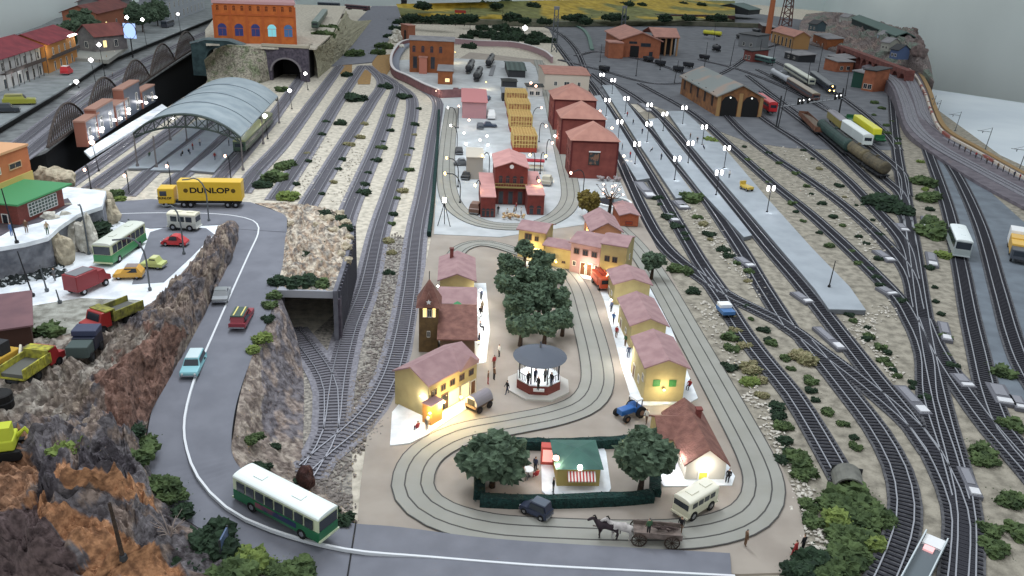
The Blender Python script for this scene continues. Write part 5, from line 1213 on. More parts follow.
for x, r_ in ((-.75,.65),(1.2,.42)):
    for s_ in (-1,1): b = MB(); b.wheel((x,s_*.8,r_),r_,.32,16); o = b.build('wheel', 'tyre', t); b = MB(); b.wheel((x,s_*.9,r_),r_*.45,.2,10); b.build('hub', paint('hub_brown', (120,80,50)), o)
c = P(479,408,.2); t = thing('covered_cart', 'grey canvas covered cart in front of the lit corner house', 'cart', c, rad(232))
b = MB(); prof = [(.8*math.cos(math.pi*k/10), .9+1.0*math.sin(math.pi*k/10)) for k in range(11)]; b.extr(prof, -1.3, 1.3, 0); b.build('canvas', mat('canvas_grey', (140,134,140), .9), t)
b = MB(); b.b2(-1.4,1.4,-.75,.75,.6,.9); b.build('bed', mat('cart_wood', (110,86,66), .9), t); wheels(t, (-.8,.8), .8, .4, .12, 'bark')
b = MB(); b.b2(1.3,1.34,-.5,.5,.9,1.6); b.build('opening', 'black', t)
c, rz, L_ = at((597,277), (609,291), .2); t = thing('fire_engine', 'orange-red fire engine parked in front of the terrace', 'fire engine', P(601,286,.2), rz); FR = paint('fire', (214,74,36))
b = MB(); b.b2(-2.2,.9,-.95,.95,.55,1.9); b.build('body', FR, t, bevel=.06); b = MB(); b.b2(.95,2.3,-.95,.95,.5,2.0); b.build('cab', FR, t, bevel=.12)
b = MB()
for y in (-.35,.35): b.b2(-2.1,1.2,y-.05,y+.05,2.1,2.2)
for k in range(8): b.b2(-2.0+k*.45,-1.94+k*.45,-.35,.35,2.12,2.18)
b.build('ladder', mat('ladder_red', (150,50,40)), t); b = MB(); b.b2(2.28,2.32,-.8,.8,1.2,1.8); b.build('windscreen', 'glass', t); wheels(t, (-1.3,1.5), .85, .42)
b = MB(); b.b2(-2.0,.7,-.98,-.94,.9,1.4); b.b2(-2.0,.7,.94,.98,.9,1.4); b.build('locker_panel', paint('fire2', (240,120,90)), t)
# yellow flatbed on the platform, railbus etc.
c, rz, L_ = at((740,184), (755,190), .75); t = thing('platform_truck', 'yellow platform truck with a driver standing at its rear, on the broad platform', 'truck', P(746,190,.75), rz)
b = MB(); b.b2(-1.3,1.5,-.8,.8,.45,1.0); b.build('body', paint('yel2', (198,164,52)), t, bevel=.1); b = MB(); b.b2(-1.5,-1.1,-.7,.7,1.0,1.7); b.build('seat_back', paint('yel2', (0,0,0)), t); wheels(t, (-.8,1.0), .7, .35)
c, rz, L_ = at((719,305), (732,318), 0); t = thing('rail_trolley', 'small blue and white rail trolley on the dark crossing', 'trolley', P(725,314,.3), rz)
b = MB(); b.b2(-1.3,1.3,-.9,.9,.35,.9); b.build('body', paint('trolley_blue', (60,110,170)), t, bevel=.06); b = MB(); b.b2(-1.25,.1,-.85,.85,.9,1.4); b.build('cover', 'white', t, bevel=.05); wheels(t, (-.8,.8), .72, .3, .1)
# white coach on the rails at right
c, rz, L_ = at((951,220), (966,256), .4); t = bus('white rail coach with rounded roof on the right-hand track', P(957,250,.36), rz, 10, 2.7, 3.3, paint('coach_grey', (150,160,160)), paint('coach_grey2', (170,180,182)), paint('coach_white', (224,232,232)), 7, 'rail_coach', 'coach')
# yellow lorry cut by the right edge
c, rz, L_ = at((1012,222), (1022,276), .2); t = thing('container_lorry', 'lorry with white, yellow and dark boxes cut by the right edge', 'lorry', P(1018,256,.1), rz); d = L_/2
xs = [(-7.5,-3.9,3.4,'white','rear_box'),(-3.8,-.9,2.9,paint('yel3', (222,170,60)),'yellow_box'),(-.8,2.4,2.7,paint('yel4', (228,176,62)),'yellow_box'),(2.5,5.2,2.4,paint('cab_slate', (70,76,86)),'cab')]
for x0, x1, h_, mm, nm in xs: b = MB(); b.b2(x0,x1,-1.6,1.6,.8,h_); b.build(nm, mm, t, bevel=.06)
b = MB(); b.b2(-7.5,5.2,-.6,.6,.5,.8); b.build('chassis', 'dark', t); wheels(t, (-6,-4.8,0,4), 1.35, .5, .3)
b = MB(); b.b2(5.18,5.24,-1.3,1.3,1.4,2.2); b.build('windscreen', 'glass', t)

# ---- rolling stock
def wagon(label, p, q, z, kind, body, roof=None, W_=2.7, H_=3.4, name='wagon', cat='wagon', L_=None, nwin=0, glow=None):
    c, rz, LL = head(p, q, z); L_ = L_ or LL; t = thing(name, label, cat, c+Vector((0,0,.36)), rz); l = L_/2; w = W_/2
    b = MB(); b.b2(-l+.2, l-.2, -w*.8, w*.8, .75, 1.0); b.build('underframe', 'dark', t)
    for x in (-l*.68, l*.68):
        b = MB(); b.b2(x-1.0, x+1.0, -.85, .85, .45, .75)
        for xx in (x-.7, x+.7):
            for s_ in (-1,1): b.wheel((xx, s_*.72, .42), .42, .14, 12)
        b.build('bogie', 'black', t)
    if kind == 'tank':
        b = MB(); n = 16; rr_ = w*.92; vs = []; fs = []
        ring = [(-l+.1,.55),(-l+.25,.85),(-l+.6,1),(l-.6,1),(l-.25,.85),(l-.1,.55)]
        for x, k in ring:
            for j in range(n): a = 2*math.pi*j/n; vs.append((x, rr_*k*math.cos(a), 1.05+rr_+rr_*k*math.sin(a)))
        for i in range(len(ring)-1):
            for j in range(n): fs.append((i*n+j, i*n+(j+1)%n, (i+1)*n+(j+1)%n, (i+1)*n+j))
        fs += [tuple(range(n)), tuple(range((len(ring)-1)*n, len(ring)*n))]
        b.add(vs, fs); b.build('tank', body, t); b = MB(); b.lathe([(.45,0),(.45,.45),(.1,.5)], (0,0,1.0+2*rr_), 12); b.build('dome', roof or body, t)
        b = MB(); b.b2(-l*.8,l*.8,-.3,.3,1.05+2*rr_,1.12+2*rr_)
        for x in (-l*.5,0,l*.5): b.b2(x-.08,x+.08,-rr_-.05,rr_+.05,1.0,1.2)
        b.build('walkway', 'dark', t)
    elif kind == 'flat':
        b = MB(); b.b2(-l,l,-w,w,1.0,1.5); b.build('deck', body, t, bevel=.04)
        b = MB(); b.b2(-l*.5,l*.75,-w*.9,w*.9,1.5,3.6); b.build('load', roof, t, bevel=.3)
        b = MB()
        for x in (-l*.9,l*.9): b.b2(x-.1,x+.1,-w,w,1.5,2.4)
        b.build('end_board', body, t)
    elif kind == 'open':
        b = MB(); b.b2(-l,l,-w,w,1.0,1.1)
        for s_ in (-1,1): b.b2(-l,l,s_*w-.06,s_*w+.06,1.1,H_*.72)
        b.b2(-l,-l+.1,-w,w,1.1,H_*.72); b.b2(l-.1,l,-w,w,1.1,H_*.72); b.build('body', body, t)
        b = MB(); b.blob((0,0,H_*.55), (l*.9,w*.9,.7), 5, .2, 3); b.build('load', roof, t)
    else:
        b = MB(); b.b2(-l,l,-w,w,1.0,H_-.35); b.build('body', body, t, bevel=.08)
        b = MB(); prof = [(w*1.04*math.cos(math.pi*k/8), H_-.36+.5*math.sin(math.pi*k/8)) for k in range(9)]; b.extr(prof, -l-.03, l+.03, 0); b.build('roof', roof or body, t)
        for k in range(nwin):
            st = (L_-1.6)/nwin; x = -l+.8+k*st
            b = MB(); b.b2(x+.12,x+st-.12,-w-.03,w+.03,H_*.56,H_*.78); b.build('side_window', 'glass', t)
        b = MB(); b.b2(-l-.03,l+.03,-w*.7,w*.7,H_*.55,H_*.78); b.build('end_window', 'glass', t)
        if not nwin: b = MB(); b.b2(-.9,.9,-w-.05,w+.05,1.1,H_-.5); b.build('sliding_door', body, t)
    b = MB()
    for x in (-l-.25,l+.25):
        for s_ in (-.7,.7): b.wheel((x, s_, .95), .2, .3, 8, 0)
    b.build('buffers', 'dark', t)
    if glow:
        b = MB()
        for s_, z_ in ((-.8,1.3),(.8,1.3),(0,2.9)): b.lathe([(.22,-.22),(.3,0),(.22,.22)], (l+.05, s_, z_), 8)
        b.build('headlamp', glow, t)
    return t
wagon('pale cream railcar standing beyond the brown coach', (786,72), (811,88), 0, 'box', paint('rc_cream', (176,178,160)), paint('rc_cream2', (196,198,180)), nwin=7, name='railcar', cat='railcar')
wagon('brown and cream coach in the back yard beside the silver tank wagon', (789,87), (815,104), 0, 'box', paint('co_brown', (92,50,42)), paint('co_tan', (150,134,110)), nwin=7, name='coach', cat='coach')
wagon('silver tank wagon behind the brown coach', (772,77), (787,86), 0, 'tank', paint('silver3', (176,180,188)), name='tank_wagon', cat='wagon')
wagon('dark blue locomotive with three lit yellow headlamps', (812,80), (831,95), 0, 'box', paint('loco_navy', (34,42,62)), paint('loco_roof', (62,68,76)), nwin=4, name='locomotive', cat='locomotive', glow='lampY')
wagon('bright red railcar nose beside the brown engine shed', (758,106), (772,116), 0, 'box', paint('rc_red', (200,26,34)), paint('rc_red2', (210,50,56)), nwin=2, name='railcar', cat='railcar', H_=4)
wagon('rust brown open wagon in front of the signal gantry', (802,120), (819,137), 0, 'open', mat('rust', (130,84,62), .9, (92,62,50), 1), mat('load_brown', (110,96,84), .9), name='open_wagon')
wagon('long dark green covered wagon behind the olive tank wagons', (820,134), (848,158), 0, 'tank', mat('wg_green', (42,70,64), .6, (34,54,52), .5), W_=3.4, name='tank_wagon')
wagon('olive brown tank wagon, left of the pair at the end of its train', (848,156), (864,168), 0, 'tank', mat('wg_olive', (112,100,72), .7, (84,76,60), .8), W_=3.3, name='tank_wagon')
wagon('olive brown tank wagon at the very end of its train', (865,169), (883,181), 0, 'tank', mat('wg_olive2', (98,88,66), .7, (72,66,54), .8), W_=3.3, name='tank_wagon')
wagon('white roofed box van between the green wagon and the yellow one', (844,134), (866,150), 0, 'box', paint('bv_white', (206,214,212)), paint('bv_white2', (226,232,230)), H_=3.8, name='box_wagon')
wagon('dark green flat wagon carrying a bright yellow container', (848,122), (880,146), 0, 'flat', paint('fl_green', (24,92,52)), paint('cont_yellow', (226,220,30)), name='flat_wagon')
wagon('grey and mustard wagon just left of the white box van', (830,122), (843,133), 0, 'box', paint('wg_must', (150,136,60)), paint('wg_grey', (128,122,132)), name='box_wagon')
wagon('green and yellow railcar leaving the arched canopy', (268,127), (240,157), .0, 'box', paint('rc_green', (54,80,62)), paint('rc_yel', (150,156,96)), nwin=6, name='railcar', cat='railcar')
wagon('dark green goods wagon on the hill right of the orange factory', (325,17), (315,31), 11, 'box', paint('gw_green', (58,84,74)), paint('gw_green2', (78,104,92)), name='goods_wagon')
wagon('dark red coach at the very top beyond the factory, right one', (346,10), (369,12), 4, 'box', paint('coach_maroon', (84,48,58)), paint('coach_mr', (104,72,80)), nwin=6, name='coach', cat='coach')
wagon('dark coach with blue windows at the very top beyond the factory', (318,8), (340,9), 6, 'box', paint('coach_slate', (48,60,76)), paint('coach_sr', (88,98,110)), nwin=6, name='coach', cat='coach')
wagon('short dark red wagon right of the green goods wagon', (333,22), (346,19), 6, 'open', paint('gw_red', (88,50,46)), 'dark', name='open_wagon')
wagon('flat yellow tank wagon behind the roundhouse', (703,36), (721,38), 1, 'tank', paint('tk_yel', (206,200,36)), name='tank_wagon')
wagon('green roofed carriage under the signal posts at the back', (748,60), (772,66), 0, 'box', paint('cr_green', (58,92,88)), paint('cr_white', (150,176,172)), nwin=5, name='carriage', cat='carriage')
for x, y, l in ((604,72,'small dark wagon left of the roundhouse front'),(660,66,'small dark wagon right of the roundhouse front'),(678,72,'dark wagon chassis before the engine shed, left'),(688,68,'dark wagon chassis before the engine shed, right'),(648,62,'low dark flat truck in front of the roundhouse door'),(740,40,'dark steam locomotive near the water tower'),(756,34,'dark tender near the tall chimney'),(716,52,'black engine in the shunting yard'),(704,60,'black low wagon in the shunting yard')):
    wagon(l, (x-3,y-.6), (x+3,y+.8), 0, 'open' if y > 58 else 'tank', paint('darkwg', (40,42,50)), 'dark', H_=3, name='goods_wagon')
# tram-like glass railcar at the bottom right
c = P(925,562,0); d = P(942,528,0)-P(905,600,0); rz = math.atan2(d.y, d.x); t = thing('glass_case', 'glass panelled railcar lying between the two bottom tracks, pink light inside', 'railcar', c, rz)
b = MB(); b.b2(-5,3,-.9,.9,.25,.6); b.build('floor_pan', mat('pan_grey', (96,106,112), .4), t); b = MB(); b.b2(-5,3,-.9,-.8,.6,1.1); b.b2(-5,3,.8,.9,.6,1.1); b.build('side_rail', mat('rail_pale', (196,206,210), .3), t)
b = MB(); b.b2(1.4,2.9,-.75,.75,.6,.8); b.build('white_panel', 'white', t); b = MB(); b.b2(.6,1.3,-.3,.5,.6,.78); b.build('pink_lamp', mat('pink_glow', (240,170,170), emit=.7), t)
# curved concrete shelter at the siding end
c, rz, L_ = head((839,478),(858,478),0); t = thing('concrete_shelter', 'curved grey concrete shelter over the end of the siding', 'shelter', P(849,493,0), rad(-12))
b = MB(); prof = [(1.4*math.cos(math.pi*k/10), .3+1.3*math.sin(math.pi*k/10)) for k in range(11)]+[(1.25*math.cos(math.pi*k/10), .3+1.15*math.sin(math.pi*k/10)) for k in range(10,-1,-1)]
n = 11
for k in range(10): b.extr([prof[k], prof[k+1], prof[21-k-1], prof[21-k]], 0, 2.6, 1)
b.build('vault', mat('shelter_grey', (116,116,108), .9, (96,96,90), 1), t); b = MB(); b.b2(-1.4,1.4,2.5,2.6,0,1.2); b.build('back_wall', 'dark', t)
# horse cart
c, rz, L_ = at((672,541),(603,535),.2); t = thing('horse_cart', 'grey timber cart with a standing driver, pulled by two horses on the tram road', 'cart', P(652,540,.25), rz)
WD = mat('weathered_wood', (128,112,104), .9, (96,84,78), 2)
b = MB(); b.b2(-2.3,1.6,-.8,.8,.75,.9)
for s_ in (-1,1): b.b2(-2.3,1.6,s_*.8-.04,s_*.8+.04,.9,1.3)
b.build('bed', WD, t); b = MB(); b.tube([(1.6,0,.7),(5.0,0,.95)], .06, 5); b.build('shaft', WD, t)
for x in (-1.5,1.2):
    for s_ in (-1,1):
        b = MB(); n = 16
        for k in range(n): a = 2*math.pi*k/n; a2 = 2*math.pi*(k+1)/n; b.tube([(x+.6*math.cos(a), s_*.95, .6+.6*math.sin(a)), (x+.6*math.cos(a2), s_*.95, .6+.6*math.sin(a2))], .06, 4)
        for k in range(6): a = math.pi*k/6; b.tube([(x-.6*math.cos(a), s_*.95, .6-.6*math.sin(a)), (x+.6*math.cos(a), s_*.95, .6+.6*math.sin(a))], .03, 4)
        b.build('wheel', 'bark', t)
b = MB()
for k in range(9): x = -2.1+k*.2; b.tube([(x,-.5+.1*(k%5),.95),(x+.9,.1*(k%4),1.5+.1*(k%3))], .06, 4)
b.build('load', mat('load_sticks', (90,74,72)), t)
def horse(label, pos, rz, m_):
    """one continuous skinned body"""
    V = [(0,0,1.35),(.55,0,1.38),(.95,0,1.42),(1.25,0,1.8),(1.45,0,2.05),(1.8,0,1.8),(1.95,0,1.68),(-.55,0,1.42),(-.8,0,1.3),(-.98,0,.95),(-1.0,0,.55)]
    Rr = [.36,.37,.33,.19,.16,.13,.09,.37,.2,.06,.05]
    E = [(0,1),(1,2),(2,3),(3,4),(4,5),(5,6),(0,7),(7,8),(8,9),(9,10)]
    def leg(root, pts, rs):
        p = root
        for q, r_ in zip(pts, rs): V.append(q); Rr.append(r_); E.append((p, len(V)-1)); p = len(V)-1
    for s_ in (-1,1):
        leg(1, [(.75,s_*.2,1.05),(.8,s_*.2,.6),(.76,s_*.2,.14),(.84,s_*.2,.05)], [.15,.085,.06,.08])
        leg(7, [(-.6,s_*.2,1.05),(-.82,s_*.2,.65),(-.72,s_*.2,.14),(-.64,s_*.2,.05)], [.18,.09,.06,.08])
    return skinned('horse', V, E, Rr, [m_], 7, root=0), label, pos, rz
def skinned(name, V, E, Rr, mats, lv=1, root=0, matfn=None):
    me = bpy.data.meshes.new(name); me.from_pydata(V, E, []); o = bpy.data.objects.new(name, me); COL.objects.link(o)
    md = o.modifiers.new('s', 'SKIN'); md.use_smooth_shade = True
    for i, r_ in enumerate(Rr): sv = me.skin_vertices[0].data[i]; sv.radius = (r_, r_); sv.use_root = (i == root)
    sb = o.modifiers.new('d', 'SUBSURF'); sb.levels = 1; sb.render_levels = 1
    dg = bpy.context.evaluated_depsgraph_get(); m2 = bpy.data.meshes.new_from_object(o.evaluated_get(dg)); bpy.data.objects.remove(o)
    m2.materials.clear()
    for q in mats: m2.materials.append(q)
    if matfn:
        for p in m2.polygons: p.material_index = matfn(p.center)
    m2.name = name
    return m2
for label, (x, y), mm in (('dark horse leading the timber cart on the tram road', (608,538), mat('horse_dark', (58,44,50), .8, (40,32,38), 2)), ('white horse harnessed behind the dark one', (621,539), mat('horse_white', (192,186,182), .8, (160,152,150), 2))):
    me, _, _, _ = horse(label, None, None, mm); o = bpy.data.objects.new('horse', me); COL.objects.link(o); o.location = P(x, y, .27); o.rotation_euler = (0,0,rz); o.scale = (.95,.95,.95)
    tag(o, label, 'horse'); b = MB(); b.tube([(1.15,0,1.98),(1.35,0,2.3),(1.5,0,2.22)], [.06,.08,.04], 5); b.build('mane', 'black', o)
# ================================================================ people
skin = mat('skin', (206,160,132), .7); hairs = [mat('hair_dark', (44,34,30)), mat('hair_brown', (96,70,50)), mat('hat_grey', (90,88,88))]
cl = dict(navy=mat('cloth_navy', (44,52,78)), black=mat('cloth_black', (34,34,38)), red=mat('cloth_red', (168,46,48)), white=mat('cloth_white', (214,210,204)), brown=mat('cloth_brown', (110,80,58)), green=mat('cloth_green', (58,94,64)), blue=mat('cloth_blue', (70,104,160)), tan=mat('cloth_tan', (170,146,112)), grey=mat('cloth_grey', (104,104,108)))
def person_mesh(pose, top, low, hair):
    V = [(0,0,.95),(0,0,1.15),(0,0,1.38),(0,0,1.5),(.01,0,1.62),(.02,0,1.7)]; Rr = [.14,.13,.15,.06,.1,.09]; E = [(0,1),(1,2),(2,3),(3,4),(4,5)]
    dz = 0
    if pose == 'sit': dz = -.42
    V = [(a, b, c+dz) for a, b, c in V]
    def ch(root, pts, rs):
        p = root
        for q, r_ in zip(pts, rs): V.append((q[0], q[1], q[2])); Rr.append(r_); E.append((p, len(V)-1)); p = len(V)-1
    for s_ in (-1, 1):
        f = .16*s_ if pose == 'walk' else 0
        if pose == 'sit': ch(0, [(.08,s_*.1,.5),(.46,s_*.11,.5),(.44,s_*.11,.1),(.56,s_*.11,.04)], [.09,.07,.05,.045])
        else: ch(0, [(f*.3,s_*.09,.85),(f,s_*.1,.48),(f*1.5-.03,s_*.1,.08),(f*1.5+.1,s_*.1,.04)], [.09,.07,.05,.045])
        g_ = -f
        if pose == 'sit': ch(2, [(0,s_*.2,.94),(.12,s_*.24,.7),(.34,s_*.16,.66),(.42,s_*.14,.66)], [.06,.045,.035,.035])
        else: ch(2, [(0,s_*.2,1.36),(g_*.4,s_*.25,1.1),(g_+.06,s_*.26,.86),(g_+.08,s_*.26,.76)], [.06,.045,.035,.04])
    def mf(c):
        z = c.z-dz
        if z > 1.66 or (z > 1.56 and c.x < -.02): return 3
        if z > 1.47 or (abs(c.y) > .22 and z < .84 and pose != 'sit'): return 0
        if z > .93 and not (pose == 'sit' and c.x > .2): return 1
        return 2
    return skinned('person', V, E, Rr, [skin, cl[top], cl[low], hair], matfn=mf)
PM = {}
def person(px, py, z, top, low, pose, label, rz=None, group=None):
    k = (pose, top, low)
    if k not in PM: PM[k] = person_mesh(pose, top, low, hairs[len(PM) % 3])
    o = bpy.data.objects.new('person', PM[k]); COL.objects.link(o); o.location = P(px, py, z); o.rotation_euler = (0,0,R.uniform(0,6.28) if rz is None else rz)
    return tag(o, label, 'person', group)
ppl = [
 (507,394,.2,'black','navy','walk','person in black walking left of the bandstand'),(499,357,.12,'white','black','stand','person in white top above the walker left of the bandstand'),(494,368,.12,'red','brown','stand','person in red beside the lit corner house end'),(494,380,.12,'brown','black','stand','person in brown between the covered cart and the plaza'),
 (481,300,.2,'navy','black','stand','person in navy at the topmost left pavement'),(480,318,.2,'black','grey','walk','person in black on the left pavement beside the green awning house'),(480,330,.2,'grey','black','sit','person sitting on the left pavement by the plain roofed house'),(479,345,.2,'black','navy','stand','person in black near the end of the left pavement'),(482,312,.2,'tan','brown','stand','person in tan on the left pavement below the chimney house'),
 (432,421,.2,'white','black','walk','person in white at the doorstep of the lit corner house'),(446,408,.2,'black','brown','stand','person in black by the dark door of the corner house'),(418,432,.2,'red','navy','sit','person in red sitting at the porch of the corner house'),(427,430,.2,'grey','grey','stand','person in grey on the white corner pavement'),(488,384,.12,'brown','red','stand','person in brown coat right of the covered cart'),
 (553,493,.24,'black','grey','stand','person in black at the left corner of the kiosk apron'),(523,478,.12,'white','grey','sit','person sitting at the white table by the broad tree'),(535,472,.12,'navy','black','stand','person in navy beside the red cabinet'),(524,466,.12,'brown','black','stand','person in brown beneath the broad tree'),(537,480,.12,'red','red','sit','person in red sitting behind the white table'),
 (648,535,1.1,'green','black','stand','driver in green standing on the timber cart'),(680,533,.2,'black','brown','stand','person in black behind the timber cart'),
 (611,312,.2,'navy','black','stand','person in navy on the white right pavement by the fire engine'),(613,324,.2,'blue','grey','walk','person in blue on the white right pavement'),(628,358,.2,'navy','navy','stand','person in navy beside the green shuttered house'),(625,346,.2,'green','brown','stand','person in green beside the green shuttered house'),(689,389,.2,'red','black','sit','person in red sitting right of the green shuttered house'),(616,338,.2,'red','brown','stand','person in red on the right pavement'),
 (646,423,.12,'white','brown','walk','person walking a dog right of the blue tractor'),(728,480,.2,'black','black','sit','person in black sitting at the corner of the tiled cottage'),
 (794,557,.1,'red','red','walk','person in red at the bottom right town corner'),(802,551,.1,'black','black','stand','person in dark clothes at the bottom right town corner'),(745,546,.2,'brown','brown','stand','person in brown beside the end of the road'),
 (545,235,.3,'tan','white','stand','person in cream above the left terrace roof'),
 (498,214,.24,'black','grey','stand','person in black before the station doors'),(507,217,.24,'white','tan','stand','person in white among the station yard group'),(514,215,.24,'tan','brown','walk','person in tan among the station yard group'),(521,216,.24,'white','brown','stand','person in cream among the station yard group'),(516,211,.24,'red','black','stand','person in red among the station yard group'),
 (627,117,.75,'red','black','stand','person in red standing on the lamp-lit platform'),(633,125,.75,'black','navy','walk','person walking on the lamp-lit platform'),(642,134,.75,'navy','black','stand','person in navy on the lamp-lit platform'),(652,152,.75,'black','black','sit','person sitting on luggage on the lamp-lit platform'),(661,160,.75,'navy','black','stand','person in navy lower on the lamp-lit platform'),
 (690,139,.75,'brown','black','stand','person in brown at the top of the broad platform'),(697,143,.75,'black','grey','stand','person in black at the top of the broad platform'),(703,149,.75,'navy','black','sit','person sitting high on the broad platform'),(729,178,.75,'white','black','stand','person in white halfway down the broad platform'),
 (622,150,.75,'black','navy','stand','person in black on the short platform by the warehouse'),(630,158,.75,'red','navy','stand','person in red on the short platform by the warehouse'),
 (183,156,.5,'black','black','sit','person in black sitting under the canopy, left'),(189,154,.5,'navy','black','sit','person in navy sitting under the canopy, right'),(193,150,.5,'red','grey','stand','person in red standing under the canopy'),(200,146,.5,'white','navy','stand','person in white standing under the canopy'),(215,160,.5,'red','navy','walk','person in red walking below the canopy front'),(229,146,.5,'navy','black','stand','person in navy at the right of the canopy'),(150,157,.5,'green','black','sit','person in green sitting at the left of the canopy'),
 (48,235,11.1,'tan','green','stand','person in tan standing on the white upper ledge'),(27,233,11.1,'brown','brown','stand','person in brown before the lattice window'),(12,236,11.1,'blue','blue','stand','person in blue before the red brick building'),(55,281,6.5,'grey','grey','stand','person in grey in the snow beside the red box van'),
 (72,252,6.5,'tan','grey','stand','person in tan near the tall boulder'),
 (107,84,3,'white','white','stand','person in white on the viaduct'),(113,78,3,'grey','black','stand','person in grey on the viaduct'),(100,64,5.2,'black','grey','stand','person in black on the old street'),(107,60,5.2,'tan','brown','stand','person in tan on the old street'),(115,55,5.2,'white','navy','stand','person in white on the old street'),
]
ppl += [(528,385,1.5,'black','black','stand','musician in black at the left of the bandstand'),(535,382,1.5,'navy','black','stand','musician in navy, second from left in the bandstand'),(538,390,1.5,'black','black','stand','musician in black at the front centre of the bandstand'),(545,382,1.5,'grey','black','stand','musician in grey right of centre in the bandstand'),(551,386,1.5,'black','navy','stand','musician in black at the right of the bandstand')]
for x, y, z, a, b_, po, l in ppl: person(x, y, z, a, b_, po, l)
for k in range(16):
    f = k/15; x = 948+f*82; y = 142+f*42; person(x, y+2, .9, R.choice(['navy','red','brown','black']), 'black', 'stand', 'spectator along the yellow edge of the curved viaduct, %s from the back' % ORD[k], None, 'spectators along the viaduct edge')
# ================================================================ lamps
def twin_lamp(label, px, py, z=.75, first=[None], group='twin-headed platform lamps'):
    c = P(px, py, z)
    if first[0] is None:
        t = thing('platform_lamp', label, 'lamp', c, 0, group); first[0] = t
        b = MB(); b.lathe([(.22,0),(.22,.15),(.1,.3)], (0,0,0), 8); b.build('base', 'pole', t)
        b = MB(); b.tube([(0,0,.2),(0,0,5.2)], .085, 6); b.tube([(-.55,0,4.6),(-.5,0,4.9),(.5,0,4.9),(.55,0,4.6)], .05, 5); b.build('pole', 'pole', t)
        for s_ in (-1,1):
            b = MB(); b.lathe([(.1,-.55),(.24,-.45),(.26,.2),(.2,.42),(.05,.5)], (s_*.62,0,4.75), 8); b.build('lamp_globe', 'lampW', t)
    else: t = dup(first[0], c, rad(20), label, group)
    for s_ in (1,): plight(c+Vector((0,-.1,4.0)), 75, (.93,.96,1), .3); plight(c+Vector((.25,-.3,.7)), 26, (.93,.96,1), .2)  # second, low light has no fixture, added for the bright spot at the foot
    return t
PLN = [('platform beside the warehouses',[(606,116),(618,140),(635,164)]),('lamp-lit platform',[(601,88),(612,94),(625,114),(647,142),(674.5,180)]),('thin middle platform',[(663,131),(648,121),(688,163),(716,195)]),('broad platform',[(682.5,124),(702,145),(724,168),(767,212)])]
for tx, ps in PLN:
    for i, (x, y) in enumerate(ps):
        twin_lamp('twin-globed black lamp post on the %s, %s' % (tx, ['first from the back','second from the back','third from the back','fourth from the back','nearest'][i]), x, y)
lampO = mat('lamp_orange', (255,190,90), emit=7, ecol=(255,180,70))
def curved(label, bx, by, hx_, hy, z, zh, lm, e, colr, name='street_lamp', pm='pole', group=None, r=.1):
    """post rising from its base and bending over to the lamp head"""
    c = P(bx, by, z); h = P(hx_, hy, z+zh)-c; h.z = 0
    if h.length > 4.5: h = h.normalized()*4.5
    t = thing(name, label, 'lamp', c, 0, group)
    pts = [Vector((0,0,0)), Vector((0,0,zh*.6))]+[Vector((h.x*(1-math.cos(a))*.5, h.y*(1-math.cos(a))*.5, zh*.6+zh*.42*math.sin(a))) for a in (math.pi*k/8 for k in range(1,5))]
    for k in (.75, 1): pts.append(Vector((h.x*k, h.y*k, zh*(1.02-.04*k))))
    b = MB(); b.tube(pts, r, 6); b.lathe([(.22,0),(.2,.25),(.1,.4)], (0,0,0), 8); b.build('pole', pm, t)
    if lm:
        b = MB(); b.lathe([(.04,-.36),(.22,-.2),(.24,.05),(.1,.2)], tuple(pts[-1]), 8); b.build('lamp_head', lm, t); plight(c+pts[-1]+Vector((0,0,-.45)), e, colr)
    return t
UL = [(458,128,462,82,'lampP','tall curved lamp at the top of the left street, facing the brick annex'),(456,128,448,107,'lampW','curved lamp on the left street below the pink wall'),(457,150,446,122,'lampW','curved lamp left of the pink house'),(458,187,444,156,'lampY','yellow lamp upper of the pair on the left bend'),(460,203,445,172.5,'lampY','yellow lamp lower of the pair on the left bend'),(480,205,472,187.5,'lampY','bright yellow lamp left of the station wing'),(489,175,482.5,155,'lampY','yellow lamp between the beige house and the station'),(534,175,530,154,'lampY','yellow lamp behind the right station wing'),(540,174,551,161,'lampY','yellow lamp over the right street beside the station'),(535,200,542.5,189,'lampY','yellow lamp in front of the right station wing'),(532,128,546,106,'lampP','pink lamp bending over the right street, farthest'),(539,142,549,127,'lampP','pink lamp bending over the right street, second'),(546,160,557,146,'lampP','pink lamp bending over the right street, nearest'),(583,194,571,172,'lampP','pink lamp below the warehouse mural')]
for bx, by, hx_, hy, lm, l in UL: curved('black '+l, bx, by, hx_, hy, .24, 5.2, lm, 130, WARM if lm == 'lampY' else PNK)
for bx, by, hx_, hy, l in ((91,189,82,174,'small black curved lamp at the left end of the yard edge'),(129.5,195,124,176,'small black curved lamp behind the upper ledge'),(171,185,164,176,'small black curved lamp behind the yellow lorry cab'),(231,181,225,155,'small black curved lamp behind the yellow lorry tail')):
    curved(l, bx, by, hx_, hy, 0, 5, 'lampP', 90, (1,.9,.75))
for bx, by, hx_, hy, l in ((184,254,162,205,'tall unlit grey curved lamp beside the white camper van'),(209,221,182,179,'tall unlit grey curved lamp arching in front of the yellow lorry'),(150,290,112,239,'tall unlit grey curved lamp beside the orange hatchback'),(89,254,78,204,'unlit grey curved lamp in front of the big white boulder')):
    curved(l, bx, by, hx_, hy, 6.5, 6.3, None, 0, None, pm='polegrey')
